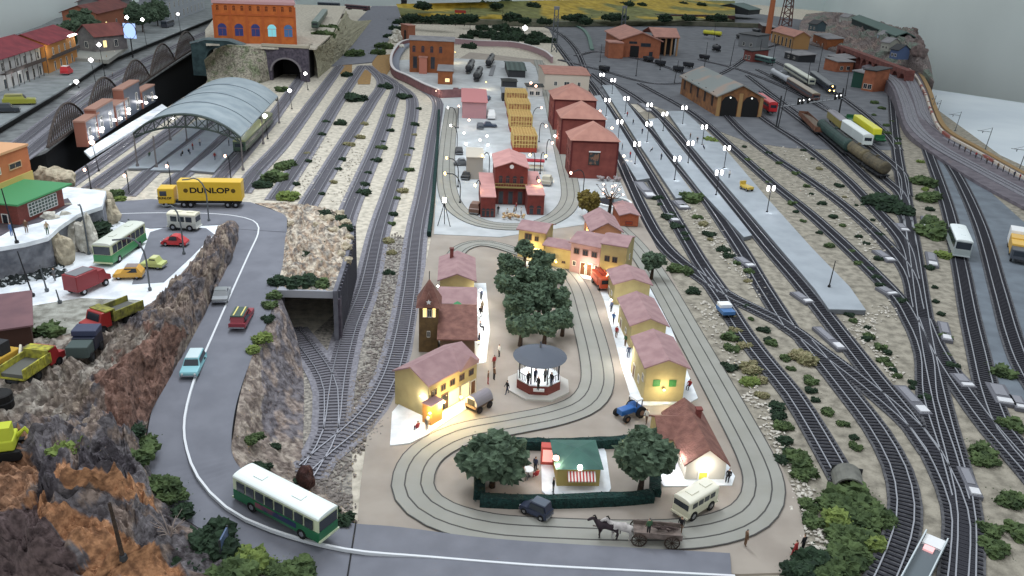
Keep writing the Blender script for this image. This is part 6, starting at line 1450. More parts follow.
def postm(label, bx, by, z, h, lean=(0,0), name='signal_mast', arm=None, head=None, e=0, colr=None, r=.1, m_='pole', cat='mast', group=None):
    c = P(bx, by, z); t = thing(name, label, cat, c, 0, group)
    b = MB(); b.tube([(0,0,0),(lean[0],lean[1],h)], [r, r*.6], 6); b.build('pole', m_, t)
    b = MB(); b.lathe([(r*2.4,0),(r*2.2,.3)], (0,0,0), 6); b.build('base', m_, t)
    if arm: b = MB(); b.tube([(lean[0]*.8,lean[1]*.8,h*.8),(lean[0]*.8+arm[0],lean[1]*.8+arm[1],h*.83)], .07, 5); b.tube([(lean[0]*.98,lean[1]*.98,h*.98),(lean[0]*.8+arm[0]*.8,lean[1]*.8+arm[1]*.8,h*.83)], .04, 4); b.lathe([(.12,-.5),(.12,0)], (lean[0]*.8+arm[0]*.6,lean[1]*.8+arm[1]*.6,h*.81), 5); b.build('arm', m_, t)
    if head: b = MB(); b.lathe([(.05,-.35*head[1]),(.35*head[1],-.1),(.35*head[1],.15),(.05,.35*head[1])], (lean[0],lean[1],h+.2), 10); b.build('lamp_globe', head[0], t)
    if e: plight(c+Vector((lean[0],lean[1]-.5,h-.5)), e, colr)
    return t
postm('dark leaning telegraph pole before the red brick building', 17,243,11,6.5,(-.6,0))
postm('dark pole standing on the snowy edge left of the red van', 33,296,6.5,5.2,(-1,.3)); postm('short grey pole beside the dark rubble', 47,291,6.5,3.2,(-.3,0), m_='polegrey'); postm('small grey post in the snow below the red van', 60,303,6.5,1.6,(-.2,0), m_='polegrey')
postm('black post at the end of the broad platform with no lamps', 829,287,.75,4.2,(.15,0))
postm('tall post with a big glowing globe above the curved wall', 524,48,.2,9.5,(0,0),'globe_lamp',None,('lampW',4.0),700,(1,1,.95),cat='lamp')
postm('lamp post with a white globe before the tunnel mouth', 308,90,0,5,(-.6,0),'globe_lamp',None,('lampW',1.6),160,(1,.97,.9),cat='lamp')
postm('lamp post with a white globe between the yard tracks left of the tunnel', 292,109,0,5,(-.4,0),'globe_lamp',None,('lampW',1.6),160,(1,.97,.9),cat='lamp')
postm('lamp post with a white globe at the right edge of the canopy', 268,139,0,5.4,(-.4,0),'globe_lamp',None,('lampW',1.6),150,(1,.97,.9),cat='lamp')
postm('lamp post with a white globe beside the snow platform', 99,171,0,5.6,(-.6,0),'globe_lamp',None,('lampP',1.5),120,(1,.9,.8),cat='lamp')
for x, y, h, l in ((105,76,9,'tall lamp post on the viaduct edge'),(96,84,6.5,'lamp post with pale globe on the viaduct, left'),(133,56,13,'tall sign lamp post on the viaduct'),(147,48,10,'lamp post near the parked dark coach'),(181,34,8,'lamp post at the far end of the viaduct'),(27,78,5,'lamp post before the red roofed houses'),(79,88,1.5,'low lamp on the viaduct tracks')):
    postm('dark '+l, x, y, 4 if y > 50 else 5, h, (-.5,0), 'globe_lamp', None, ('lampW', 1.8), 160, (.95,.97,1), cat='lamp')
c = P(444, 226, .2); t = thing('tripod_lamp', 'white floodlight on a black tripod at the bend left of the station', 'lamp', c)
for q in ((-1.1,-.2,0),(1.1,-.2,0),(0,1.1,0)): b = MB(); b.tube([q,(0,0,4.2)], .07, 5); b.build('leg', 'pole', t)
b = MB(); b.lathe([(.28,-.3),(.38,0),(.34,.4),(.2,.5)], (0,0,4.6), 8); b.build('lamp_head', 'lampW', t); plight(c+Vector((0,0,5.4)), 90, (.95,.97,1))
# lamps fixed to the houses: a small bracket with a bulb
def walllamp(label, x, y, z, bz, e, colr=WARM, m_='lampY', s=.14):
    c = P(x, y, bz); t = thing('wall_lamp', label, 'lamp', c); b = MB(); b.lathe([(.03,-s),(s,-s*.4),(s,s*.4),(.03,s)], (0,0,0), 8); b.build('bulb', m_, t)
    b = MB(); b.tube([(0,.04,s),(0,.3,s*1.3)], .03, 4); b.build('bracket', 'pole', t); plight(c+Vector((0,-.75,.05)), e*1.6, colr, .15)
walllamp('bright front lamp of the green shuttered house', 664,390,0,1.95,150, (1,.86,.55))
walllamp('warm lamp over the right doorway of the corner house', 461,397,0,1.9,420)
walllamp('warm lamp over the middle doorway of the corner house', 444,402,0,2.0,420)
walllamp('warm lamp at the porch of the corner house', 430,413,0,1.7,220)
walllamp('white lamp on the gable end of the corner house', 421,396,0,2.4,90, NEUT)
walllamp('lamp on the left terrace house ground floor', 530,250,0,1.9,260)
walllamp('lamp on the low yellow terrace house', 556,262,0,1.9,260)
walllamp('lamp over the brown doors of the pink terrace house', 585,266,0,1.9,260, PNK)
walllamp('lamp on the right terrace house behind the fire engine', 607,273,0,2.0,420)
walllamp('lamp between the upper and middle yellow houses', 645,328,0,2.4,260, (1,.9,.65))
walllamp('lamp over the white front of the tiled cottage', 706,466,0,1.75,90, (1,.95,.85), 'lampW')
walllamp('lamp in the white yard left of the tiled cottage', 676,452,0,2.2,150, (1,.96,.9), 'lampW')
walllamp('lamp lighting the orange gable behind the terrace', 607,230,0,2.0,160, (1,.6,.3))
walllamp('lamp behind the left terrace house', 585,232,0,1.5,260)
walllamp('pink lamp on the left eave of the kiosk', 556,458,0,2.6,110, PNK, 'lampP', .28)
walllamp('lamp behind the topmost left house', 480,290,0,2.0,220, NEUT, 'lampW')
walllamp('lamp on the pavement by the green awning house', 479,315,0,2.0,220, NEUT, 'lampW')
walllamp('lamp on the pavement by the plain roofed house', 479,342,0,2.0,260, (1,.85,.6))
walllamp('white lamp at the left wall of the topmost left house', 438,286,0,2.0,90, NEUT, 'lampW')
walllamp('lamp beside the upper yellow house over the white pavement', 611,300,0,2.2,240, NEUT, 'lampW')
walllamp('lamp beside the middle yellow house over the white pavement', 623,350,0,2.2,240, NEUT, 'lampW')
walllamp('lamp at the right side of the brown brick building', 455,52,.2,4.5,700, (1,.8,.45))
walllamp('lamp by the lit loading yard of the curved wall', 486,82,.2,2.5,300, (1,.85,.55))
walllamp('pink wall lamp on the curved wall, left', 436,91,.2,2.5,200, PNK, 'lampP')
walllamp('pink wall lamp on the curved wall, right', 447,90,.2,2.5,200, PNK, 'lampP')
walllamp('pink lamp on the nearest warehouse side', 612,128,.2,5,70, PNK, 'lampP', .3)
walllamp('pink lamp on the middle warehouse side', 600,111,.2,5,70, PNK, 'lampP', .3)
walllamp('pink lamp at the foot of the nearest warehouse', 624,156,.2,1.6,70, PNK, 'lampP', .3)
walllamp('white lamp low on the warehouse street wall', 555,136,.2,3,90, PNK, 'lampW', .3)
for i, (x, y) in enumerate(((464,133),(487,136),(466,144),(488,145),(480,140))): walllamp('cool white lamp of the lit garden above the beige house, %s' % ['back left','back right','front left','front right','middle'][i], x, y, 0, 2.4, 60, COOL, 'lampW', .3)
walllamp('pink lamp in the garden of the pink house', 469,120,0,2.4,70, PNK, 'lampP', .3)
# pavements around houses, their white partly standing for lamplight
WP = 'snow'
slab('pavement', [(597,283),(604,300),(611,325),(620,360),(633,404),(650,405),(688,403),(698,398),(690,378),(672,330),(655,292),(648,283)], .22, WP, .1)  # overexposed lamplight beside the houses laid in as white
slab('pavement', [(516,259),(540,264),(570,270),(600,279),(612,284),(606,288),(592,280),(566,273),(540,268),(514,264)], .22, WP, .1)  # white strip added for the glow in front of the terrace
slab('pavement', [(656,420),(672,412),(700,420),(735,476),(732,485),(664,486),(650,470)], .22, WP, .1)
slab('pavement', [(392,412),(403,399),(432,418),(470,395),(480,400),(470,406),(424,436),(410,443),(390,445)], .22, WP, .1)
slab('pavement', [(473,283),(486,283),(490,330),(486,362),(476,364),(474,330)], .22, WP, .1)  # lamplit brightness put into the colour of this strip
# track-side point machines
def motor(label, p, q, w=1.0, first={}):
    c, rz, L_ = head(p, q, 0); t = thing('point_motor', label, 'track box', c, rz); l = L_/2
    b = MB(); b.b2(-l,l,-w/2,w/2,-.06,.4); b.build('housing', mat('motor_grey', (100,100,108), .7), t, bevel=.04)
    b = MB(); b.b2(-l*.85,l*.2,-w*.3,w*.3,.4,.48); b.build('lid', mat('motor_lid', (132,132,140), .6), t); b = MB(); b.b2(l*.5,l*.9,-w*.35,w*.35,.4,.55); b.build('terminal_block', mat('motor_white', (206,206,210), .6), t)
for p, q, w, l in (((816,329),(842,352),1.3,'long grey track box between the crossing main tracks'),((899,388),(926,417),1.5,'long dark grey track box beside the lower crossing'),((794,294),(810,305),1.6,'red and white topped track box beside the broad platform'),((942,324),(947,343),1.4,'grey track box left of the coach track'),((956,376),(969,390),1.8,'grey ramp shaped track box below the coach track'),((880,289),(894,297),2.0,'grey slab near the scrub by the main line'),((994,386),(1006,407),2.2,'grey track box in the sand left of the far right track'),((876,252),(892,263),1.8,'pale topped grey slab beyond the yard bush'),((898,225),(906,233),1.8,'grey slab beside the dark green bush'),((925,218),(927,230),1.8,'grey track box by the main line, upper'),((930,254),(933,268),1.8,'grey track box by the main line, lower'),((638,183),(652,199),2.4,'grey track box past the end of the short platform'),((677,202),(685,210),2.4,'grey track box by the lamp-lit platform end'),((668,215),(676,223),1.8,'grey box between the first two dark tracks'),((738,259),(752,269),1.8,'white lidded track box at the end of the thin platform'),((962,470),(976,500),1.2,'dark grey track box with a lever at lower right'),((768,232),(776,243),1.4,'small grey track box beside the thin platform'),((640,104),(650,112),2,'grey box at the head of the platforms'),((1014,398),(1022,412),1.4,'grey track box near the right edge'),((618,102),(622,107),1.6,'small grey box near the platform heads')): motor(l, p, q, w)
# ---- dark valley side: brick station terrace seen above the dark gap
slab('snow_platform', [(90,157),(160,114),(168,108),(162,104),(128,124),(84,151)], .6, 'snow', .5)
for i, (x0, y0, x1, y1, h, l) in enumerate(((88,147,102,137,5.4,'lowest brick and glass block of the lit terrace above the dark valley'),(99,139,116,127,6.5,'second brick and glass block of the lit terrace'),(117,126,129,118,4.8,'third, lower block of the lit terrace'),(126,120,142,109,7.4,'tallest brick and glass block of the lit terrace'),(143,109,156,101,4.4,'farthest block of the lit terrace'))):
    g = house('terrace_block', l, 'building', (x0,y0), (x1,y1), (x0-6,y0-4), h, 'flat', 0, mat('glass_wall', (92,100,116), .35, (76,84,100), .5), mat('parapet_brick', (168,122,104)), z0=.6, base=True, dep=2.2, over=.15, rth=.4,
      wins=[('f',-.5,.6,1.8,h*.6), ('f',.5,.6,1.8,h*.6)])
    w_ = g['_w']/2; b = MB(); b.b2(-w_-.05,-w_+.5,-.12,2.3,0,h); b.build('brick_end', mat('end_brick', (146,88,70)), g)
    b = MB()
    pass
    for k in range(2): b = MB(); b.lathe([(.1,-.3),(.42,-.2),(.42,.2),(.1,.3)], (-w_+1.0+k*(2*w_-1.4)*.8, -.7, h*.35), 8); b.build('hanging_lamp', 'lampW', g)
    cc = P((x0+x1)/2,(y0+y1)/2+2,2); plight(cc+Vector((0,-1.5,1)), 200, (.95,.96,1))
g = P(180, 84, -20); t = thing('valley_lamp', 'bright white lamp glowing down in the dark valley', 'lamp', g); b = MB(); b.tube([(0,0,-14),(0,0,0)], .25, 6); b.build('pole', 'pole', t); b = MB(); b.lathe([(.2,-1),(1.3,0),(.2,1)], (0,0,.6), 10); b.build('lamp_globe', 'lampW', t)
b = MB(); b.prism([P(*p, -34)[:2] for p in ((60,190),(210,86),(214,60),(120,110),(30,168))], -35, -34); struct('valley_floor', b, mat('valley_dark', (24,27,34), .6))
# arched lattice trusses along the viaduct edge
def archtruss(label, x0, y0, x1, y1, rise):
    A = P(x0, y0, 3.05); B = P(x1, y1, 3.05); d = B-A; w = d.length; t = thing('bridge_truss', label, 'bridge', (A+B)/2, math.atan2(d.y, d.x)); n = 20
    a = [Vector((-w/2+w*k/n, 0, rise*math.sin(math.pi*k/n)**.8)) for k in range(n+1)]
    b = MB(); b.tube(a, .28, 5); b.build('arch', 'iron', t); b = MB(); b.b2(-w/2,w/2,-.3,.3,0,.5); b.build('deck_girder', 'iron', t)
    b = MB()
    for k in range(1, n): b.tube([(a[k].x,0,.3), a[k]], .13, 4)
    for k in range(1, n-1): b.tube([(a[k].x,0,.3), a[k+1]], .07, 4)
    b.build('lattice_bars', 'iron', t)
for i, q in enumerate(((48,148,87,121,6.5),(87,121,121,97,7.5),(121,97,150,78,7.5),(150,78,175,61,8),(175,61,197,47,8))): archtruss('brown lattice arch on the viaduct edge, %s' % ['nearest','second','third','fourth','farthest'][i], *q)
# ---- old houses of the upper left street
RD = mat('roof_crimson', (150,58,66), .85, (124,48,58), .3); RD2 = mat('roof_rust', (134,72,66), .85, (112,62,60), .3); BG = mat('wall_dimgrey', (136,134,134), .9); 
g = house('old_house', 'long white house with crimson roof and pillared gallery at the left edge', 'house', (-50,112), (44,74), (-70,92), 8.2, 'gx', 2.6, mat('wall_offwhite', (180,178,176), .9), RD, z0=5.2, base=True, dep=13, over=1.0,
   wins=[('f',-.1+k*.17,4.6,1.6,2.2) for k in range(7)]+[('f',-.1+k*.17,.1,1.8,2.6,dict(kind='door')) for k in range(7)])
w_ = g['_w']/2; b = MB(); b.b2(0, w_, -1.4, -.02, 3.9, 4.1); b.b2(0, w_, -1.4, -1.3, 4.1, 4.9); b.build('gallery', 'iron', g); b = MB()
for k in range(9): x = k*w_/8; b.tube([(x,-1.3,0),(x,-1.3,8)], .1, 5)
b.build('pillars', 'iron', g)
for k in (2.0,6.5): plight(g.matrix_basis @ Vector((k*1.8,-2.0,3.2)), 160, (.95,.97,1))
g = house('old_house', 'orange lit house with crimson roof and balcony, second in the old street', 'house', (50,73), (78,60), (40,60), 8.4, 'gx', 2.4, mat('wall_amber', (190,126,62), .9), RD, z0=5.2, base=True, dep=12, over=.9,
   wins=[('f',-.6+k*.4,4.6,1.3,2.1) for k in range(4)]+[('f',-.6+k*.4,.1,1.5,2.6,dict(kind='door')) for k in range(4)])
w_ = g['_w']/2; b = MB(); b.b2(-w_, w_, -1.2, -.02, 3.9, 4.1); b.b2(-w_, w_, -1.2, -1.1, 4.1, 4.9); b.build('balcony', 'iron', g)
plight(g.matrix_basis @ Vector((-w_-.8,-1.5,7)), 300, (1,.75,.35)); plight(g.matrix_basis @ Vector((w_,-1.8,8)), 250, (1,.97,.9))
b = MB(); b.b2(w_*.4, w_*.9, -1.0, -.4, 8.2, 8.6); b.build('glowing_awning', 'lampW', g)  # awning glows by itself, brightness put into its material
house('stone_house', 'grey stone gabled house with dark red roof on a raised bed', 'house', (79,50), (96,52), (84,38), 5.5, 'gy', 3.2, mat('wall_greystone', (128,122,120), .95, (104,100,100), .6), RD2, z0=6.2, base=True, dep=14, over=.8, wins=[('f',0,1,1.6,2.2),('r',-.4,1.2,1.6,2.4,LW),('r',.3,1.2,1.6,2.4)])
slab('raised_bed', [(74,58),(108,60),(128,46),(118,38),(84,44)], 6.2, mat('bed_stone', (150,150,142), .9), 1.2)
house('stone_house', 'orange brick house with dark red roof above the stone house', 'house', (98,32), (131,22), (96,22), 7.5, 'gx', 2.6, mat('wall_dullorange', (164,96,70), .9), RD2, z0=6, base=True, dep=13, over=1, wins=[('f',-.5,1,2,2.2,LW),('f',.1,1,2,2.2),('f',.6,1,2,2.2,sm)])
house('stone_house', 'house with dark red roof at the very top left', 'house', (106,18), (133,10), (104,10), 7, 'gx', 2.6, BG, RD, z0=6, base=True, dep=12, over=1, wins=[('f',-.4,1,2,2.2),('f',.4,1,2,2.2)])
house('town_hall', 'long pale grey building lit by white lamps at the top left', 'building', (168,24), (205,9), (164,12), 11, 'flat', 0, mat('wall_palegrey', (160,166,174), .9), 'roof_grey', z0=5.2, base=True, dep=12, over=.5, rth=.6, wins=[('f',-.85+k*.21,1,1.8,3.4) for k in range(9)]+[('f',-.85+k*.21,6.4,1.6,3) for k in range(9)])
plight(P(172,28,9), 500, (.9,.94,1)); plight(P(186,20,9), 400, (.9,.94,1))
c, rz, L_ = head((178,22),(158,28),5.2); bus('dark slate coach parked by the dark trees, upper left', P(168,27,5.2), rz, 12, 2.8, 3.2, paint('slate1', (58,62,74)), paint('slate2', (74,80,92)), paint('slate3', (104,110,120)), 7, 'parked_coach', 'coach')
c, rz, L_ = head((62,76),(72,72),5.3); t = car('small red van parked in the old street', P(67,74,5.3), rad(100), 4.6, 2.2, 2.4, paint('red', (0,0,0)), 'white', 'estate', 'van', name='van')
c = P(20,104,5.3); t = car('olive yellow parked truck at the left edge of the old street', c, rad(25), 7, 2.6, 2.4, paint('olive3', (150,150,40)), paint('sand3', (160,150,110)), 'estate', 'truck', name='truck')
c = P(8,112,5.3); t = car('dark old car at the left edge behind the olive truck', c, rad(25), 5, 2.2, 2.0, paint('black3', (48,54,62)), None, 'estate', name='car')
c = P(132,50,6); t = thing('bar_sign', 'round blue-white lit sign on a post above the viaduct', 'sign', P(133,58,4)); b = MB(); b.tube([(0,0,0),(0,0,7)], .2, 6); b.build('pole', 'pole', t); b = MB(); b.box((0,0,9.2),(4.2,.3,5.0)); b.build('panel', mat('sign_blue', (150,180,230), emit=1.2), t); b = MB(); b.tube([(2.2*math.cos(2*math.pi*k/20), 0, 9.2+2.7*math.sin(2*math.pi*k/20)) for k in range(21)], .2, 5); b.build('rim', paint('navy', (0,0,0)), t)

# ---- curved wall round the top of the town
wp = [(440,98),(425,92),(408,83),(394,76),(391,66),(394,56),(402,47),(415,44)]
path = catmull([P(x, y, .2) for x, y in wp], 1.5); c = path[len(path)//2].copy(); t = thing('curved_wall', 'curved pink-brown retaining wall with white coping round the head of the town', 'wall', c); path = [p-c for p in path]
b = MB(); strip(b, path, -.35, .35, 2.6, thick=2.6); b.build('wall', mat('wall_pinkbrown', (142,96,98), .9, (120,82,86), .5), t); b = MB(); strip(b, path, -.5, .5, 2.85, thick=.3); b.build('coping', mat('coping_white', (206,200,200), .8), t); b = MB(); strip(b, path, -3.2, -.36, 1.1, thick=1.2); b.build('outer_ledge', mat('ledge_blue', (126,132,146), .9), t)
wp = [(460,98),(452,97),(440,98)]
path = catmull([P(x, y, .2) for x, y in ((462,97),(441,98))], 1.5); c = path[0].copy(); t = thing('brick_wall', 'short pink brick wall closing the left street', 'wall', c); path = [p-c for p in path]; b = MB(); strip(b, path, -.3, .3, 2.6, thick=2.6); b.build('wall', mat('wall_pinkbrown', (0,0,0)), t)
path = catmull([P(x, y, .2) for x, y in ((415,44),(455,44),(480,46),(510,47),(530,51),(545,57),(552,63))], 2); c = path[0].copy(); t = thing('curved_wall', 'long pink wall behind the head of the town', 'wall', c); path = [p-c for p in path]; b = MB(); strip(b, path, -.35, .35, 2.6, thick=2.6); b.build('wall', mat('wall_pink3', (158,128,134), .9), t); b = MB(); strip(b, path, -.5, .5, 2.85, thick=.3); b.build('coping', mat('coping_white', (0,0,0)), t)
# head of town clutter: engine on display, green shed roof, timber stacks
g = house('green_shed', 'long dark green ribbed roof shed inside the wall, top of the town', 'shed', (508,77), (525,77.5), (497,60), 2.6, 'gx', 1.2, 'dark', striped('green_ribs', (70,88,82), (54,70,66), 0, .5), z0=.22, base=True, dep=26, over=.5)
g = house('pergola', 'dark flat kiosk with two pink lamps at the head of the right street', 'kiosk', (527,96), (542,96.5), (524,80), 3.2, 'flat', 0, mat('wall_offwhite', (0,0,0)), 'roof_black', z0=.22, base=True, dep=6, over=.6, wins=[('f',-.4,.3,1.6,2.2),('f',.4,.3,1.6,2.2)])
for x, y, l in ((531,83,'left pink lamp on the dark kiosk roof'),(536,86,'right pink lamp on the dark kiosk roof')): walllamp(l, x, y, 0, 3.9, 60, PNK, 'lampP', .4)
for i, (x, y) in enumerate(((478,80),(470,72),(490,66))): wagon('small black display locomotive inside the wall, %s' % ['nearest','leftmost','farthest'][i], (x-2,y+3), (x+2,y-4), 0, 'tank', paint('blk2', (44,46,50)), 'dark', H_=2.6, name='locomotive', cat='locomotive')
b = MB(); q = P(492,72,.2); b.b2(q.x-.8,q.x+.8,q.y-12,q.y+18,0,.6); t = b.build('timber_beam', 'grey'); tag(t, 'long grey beam lying across the white yard inside the wall', 'beam')
# cars and stalls of the left street
for x, y, l, cc in ((487,100,'blue car in the street between pink house and lattice pavilions',(60,84,112)),(480,128,'dark car behind the garden lamps',(50,58,70)),(489,127,'dark blue car parked right of the garden',(56,70,92)),(459,153,'black car parked left of the beige house',(34,36,40)),(463,165,'grey car by the beige house, second from left street',(96,100,104)),(467,178,'black car before the beige house',(26,28,32)),(456,92,'maroon car beside the pink house',(96,40,50))):
    car(l, P(x, y, .24), rad(R.choice([80, 95, 10])), 4.2, 1.8, 1.5, paint('c%d%d%d' % cc, cc), None, 'saloon')
t = car('white lorry with orange nose in the street left of the lattice pavilions', P(491,118,.24), rad(95), 6, 2.2, 2.4, 'white', None, 'estate', 'lorry', name='lorry')
t = thing('market_stall', 'red market stall beside the right station wing', 'stall', P(535,170,.24)); b = MB(); b.b2(-2,2,-1,1,2.0,2.3); b.build('awning', mat('stall_red', (170,34,50)), t); b = MB()
for sx in (-1.8,1.8):
    for sy in (-.9,.9): b.b2(sx-.06,sx+.06,sy-.06,sy+.06,0,2)
b.build('posts', 'white', t); b = MB(); b.b2(-1.7,1.7,-.8,.8,.6,1.0); b.build('counter', 'cream', t)
for x, y, l in ((547,184,'cream van behind the right station wing'),(476,212,'brown cart left of the station wing')): car(l, P(x, y, .24), rad(80), 4, 1.9, 2.0, paint('crm', (186,180,160)) if x > 500 else paint('brn', (110,76,60)), None, 'estate', 'van' if x > 500 else 'cart', name='van' if x > 500 else 'cart')
b = MB()
for k in range(24): q = (R.uniform(-2,2), R.uniform(-1,1)); b.blob((q[0],q[1],R.uniform(.2,.8)), R.uniform(.15,.4), k, .4, 1)
t = b.build('flower_heap', mat('flower_cream', (214,190,140), .8, (150,96,70), 3)); t.location = P(513,219,.24); tag(t, 'heap of cream goods in front of the station doors', 'goods', None, 'stuff')
b = MB()
for k in range(9): b.lathe([(.3,0),(.35,.5),(.12,1.0+R.uniform(0,.5)),(.18,1.3)], (R.uniform(-1.6,1.6), R.uniform(-.3,.3), 0), 8)
t = b.build('cream_urns', mat('urn', (232,206,150), .7)); t.location = P(540,238,.2); tag(t, 'group of cream urns glowing behind the left terrace roof', 'urns', None, 'stuff')
b = MB()
for k in range(18): q = (R.uniform(-2.6,2.6), R.uniform(-.6,.6)); b.blob((q[0],q[1],R.uniform(.3,.9)), R.uniform(.25,.5), k, .3, 1)
t = b.build('flower_bed', mat('flower_grey', (180,170,170), .8, (110,90,90), 3)); t.location = P(607,181,.24); tag(t, 'bed of pale flowers below the warehouse mural', 'flowers', None, 'stuff')
# table under the broad tree
t = thing('cafe_table', 'small white round table left of the red cabinet', 'table', P(528,476,.12)); b = MB(); b.lathe([(.5,.72),(.5,.78)], (0,0,0), 16); b.build('top', 'white', t); b = MB(); b.lathe([(.06,.05),(.05,.72)], (0,0,0), 6); b.lathe([(.25,0),(.22,.05)], (0,0,0), 10); b.build('stem', 'dark', t)
# ================================================================ depot and the far side
g = house('roundhouse_front', 'orange brick roundhouse with salmon gable roof and dark doorway at the back', 'shed', (620,57), (660,60), (628,48), 8.2, 'gy', 3.4, mat('rh_orange', (172,98,66), .9, (150,84,58), .5), mat('rh_roof', (188,130,114), .85, (168,116,104), .3), z0=0, base=True, dep=44, over=1.0, rth=.5,
  wins=[('f',-.3,.1,4.5,5.5,dict(kind='door', pane='black', frame='redbrick')), ('f',.25,5.2,5,1.8,sm), ('f',-.4,6.4,4,1.2,sm), ('f',.55,.1,2,3,dict(kind='door', frame='redbrick'))])
rot = g.rotation_euler[2]; w_ = g['_w']/2
b = MB(); vs = []; n = 10
def RHp(r, a): return (w_+2+ (r*math.sin(a)), 14+40-(r*math.cos(a)))
b.extr([(-7,0),(4,0),(4,7),(-7,7)], -w_-7, -w_, 0); b.build('annex', mat('rh_orange', (0,0,0)), g)
b = MB(); b.b2(-w_-7.4,-w_,-7.4,4.4,7,7.5); q = b.build('annex_roof', 'rh_roof', g)
b = MB(); b.add([(w_-.5,12,9),(w_+13,14,9),(w_+15,44,9),(w_-.5,44,9),(w_-.5,28,12.5),(w_+14,28,12.5)], [(0,1,5,4),(4,5,2,3)]); b.add([(w_-.5,12,8.5),(w_+13,14,8.5),(w_+15,44,8.5),(w_-.5,44,8.5),(w_-.5,28,12),(w_+14,28,12)], [(4,5,1,0),(3,2,5,4),(1,5,2)]); b.build('wing_roof', 'rh_roof', g)
b = MB()
for k in range(5): x = w_+k*3; b.b2(x-.35,x+.35,14,15.2,0,9)
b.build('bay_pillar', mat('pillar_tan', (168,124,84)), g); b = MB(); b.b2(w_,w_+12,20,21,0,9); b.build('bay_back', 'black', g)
ES = house('engine_shed', 'brown brick engine shed with pale worn roof, two dark track bays and tall side windows', 'shed', (716,116), (760,117.5), (688.5,94), hgt(716,116,96,0), 'gy', 3.4, mat('es_brown', (150,98,56), .9, (110,72,50), .5), mat('es_roof', (152,134,122), .85, (128,134,132), .12, lo=.4, hi=.5), z0=0, base=True, over=.8, rth=.4,
  wins=[('l',-.78+k*.38,2.2,2.2,3.6,dict(pane='black', frame=mat('es_frame', (110,70,52)), arch=True)) for k in range(5)])
w_, h_, d_ = ES['_w'], ES['_h'], ES['_d']
for u in (-.24, .24):
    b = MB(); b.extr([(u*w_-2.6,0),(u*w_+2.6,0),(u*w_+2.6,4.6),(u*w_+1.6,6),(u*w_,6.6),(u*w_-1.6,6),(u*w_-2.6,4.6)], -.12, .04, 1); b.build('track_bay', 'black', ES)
for x0_, x1_, hh_ in ((-w_/2-.2,-w_*.44,h_),(-.6,.6,h_+1),(w_*.44,w_/2+.2,h_)): b = MB(); b.b2(x0_,x1_,-.3,.2,0,hh_); b.build('front_pier', mat('pier_ochre', (160,122,74)), ES)
for u in (-.24,.24): b = MB(); b.lathe([(.1,-.25),(.3,0),(.1,.25)], (u*w_,-.5,5.9), 8); b.build('bay_lamp', mat('bay_lamp', (230,230,220), emit=1.5), ES)
# depot buildings at upper right
house('ochre_works', 'ochre works building with salmon roof behind the signal posts', 'building', (771,42), (793,49), (786,30), 7, 'gx', 2.6, mat('ow_ochre', (176,128,76), .9), 'rh_roof', z0=0, base=True, dep=9, over=.8, rth=.4, wins=[('f',-.7+k*.35,.1,2.6,5,dict(kind='door', pane='black', frame='winframe_tan' if 0 else winf)) for k in range(5)])
t = thing('brick_chimney', 'tall orange brick chimney beside the ochre works', 'chimney', P(767,40,0)); b = MB(); b.lathe([(2.2,0),(1.9,3),(1.5,30)], (0,0,0), 12); b.build('stack', mat('ch_orange', (186,104,66), .9), t); b = MB(); b.lathe([(1.8,30),(1.9,31),(1.6,31.5)], (0,0,0), 12); b.build('cap', 'redbrick', t)
t = thing('winding_tower', 'red-brown lattice winding tower at the top right', 'tower', P(785,26,0)); b = MB()
for sx in (-4,4):
    for sy in (-4,4): b.tube([(sx,sy,0),(sx*.6,sy*.6,26)], .5, 4)
for z in range(0, 26, 5):
    k = 1-.4*z/26; b.tube([(-4*k,-4*k,z),(4*k*.95,-4*k*.95,z+5)], .3, 4); b.tube([(4*k,-4*k,z),(-4*k*.95,-4*k*.95,z+5)], .3, 4); b.tube([(-4*k,-4*k,z),(4*k,-4*k,z)], .3, 4); b.tube([(-4*k,-4*k,z),(-4*k,4*k,z)], .3, 4)
b.build('lattice', mat('tower_rust', (104,66,62), .8), t); b = MB(); b.wheel((0,0,25), 3.2, .6, 16); b.build('wheel', 'iron', t)
for fl, fr, h, l, wm, rm in (((812,44),(826,50),6,'dark brick hut with grey roof right of the ochre works','brown_wall','roof_grey'),((826,66),(842,70),5,'dark brown shed with pale roof in front of the red viaduct','wall_dkbrown','roof_grey'),((784,58),(798,62),3,'low flat grey roofed shelter by the railcar','dark','roof_grey'),((861,90),(872,92),8,'orange brick tower at the bend of the curved viaduct','rh_orange','dark'),((836,72),(852,72),4.5,'orange hut beside the blue track trolley','rh_orange','roof_grey'),((872,90),(884,88),5.5,'dark green shed attached to the orange tower','dark_green_paint','roof_grey'),((775,34),(770,30),4,'small brown hut behind the chimney','wall_dkbrown','roof_grey'),((738,46),(756,49),7,'grey coaling stage in the middle of the depot','mid_grey','dark_grey'),((743,60),(751,62),5,'dark water tank house below the signal lamps','redbrick','dark')):
    house('depot_building', l, 'building', fl, fr, (fl[0]+4, fl[1]-8), h, 'shed', .8, MATS.get(wm) or M[wm], MATS.get(rm) or M[rm], z0=0, base=True, dep=9, over=.6, rth=.35, wins=[('f',-.4,.8,1.8,2),('f',.4,.8,1.8,2)])
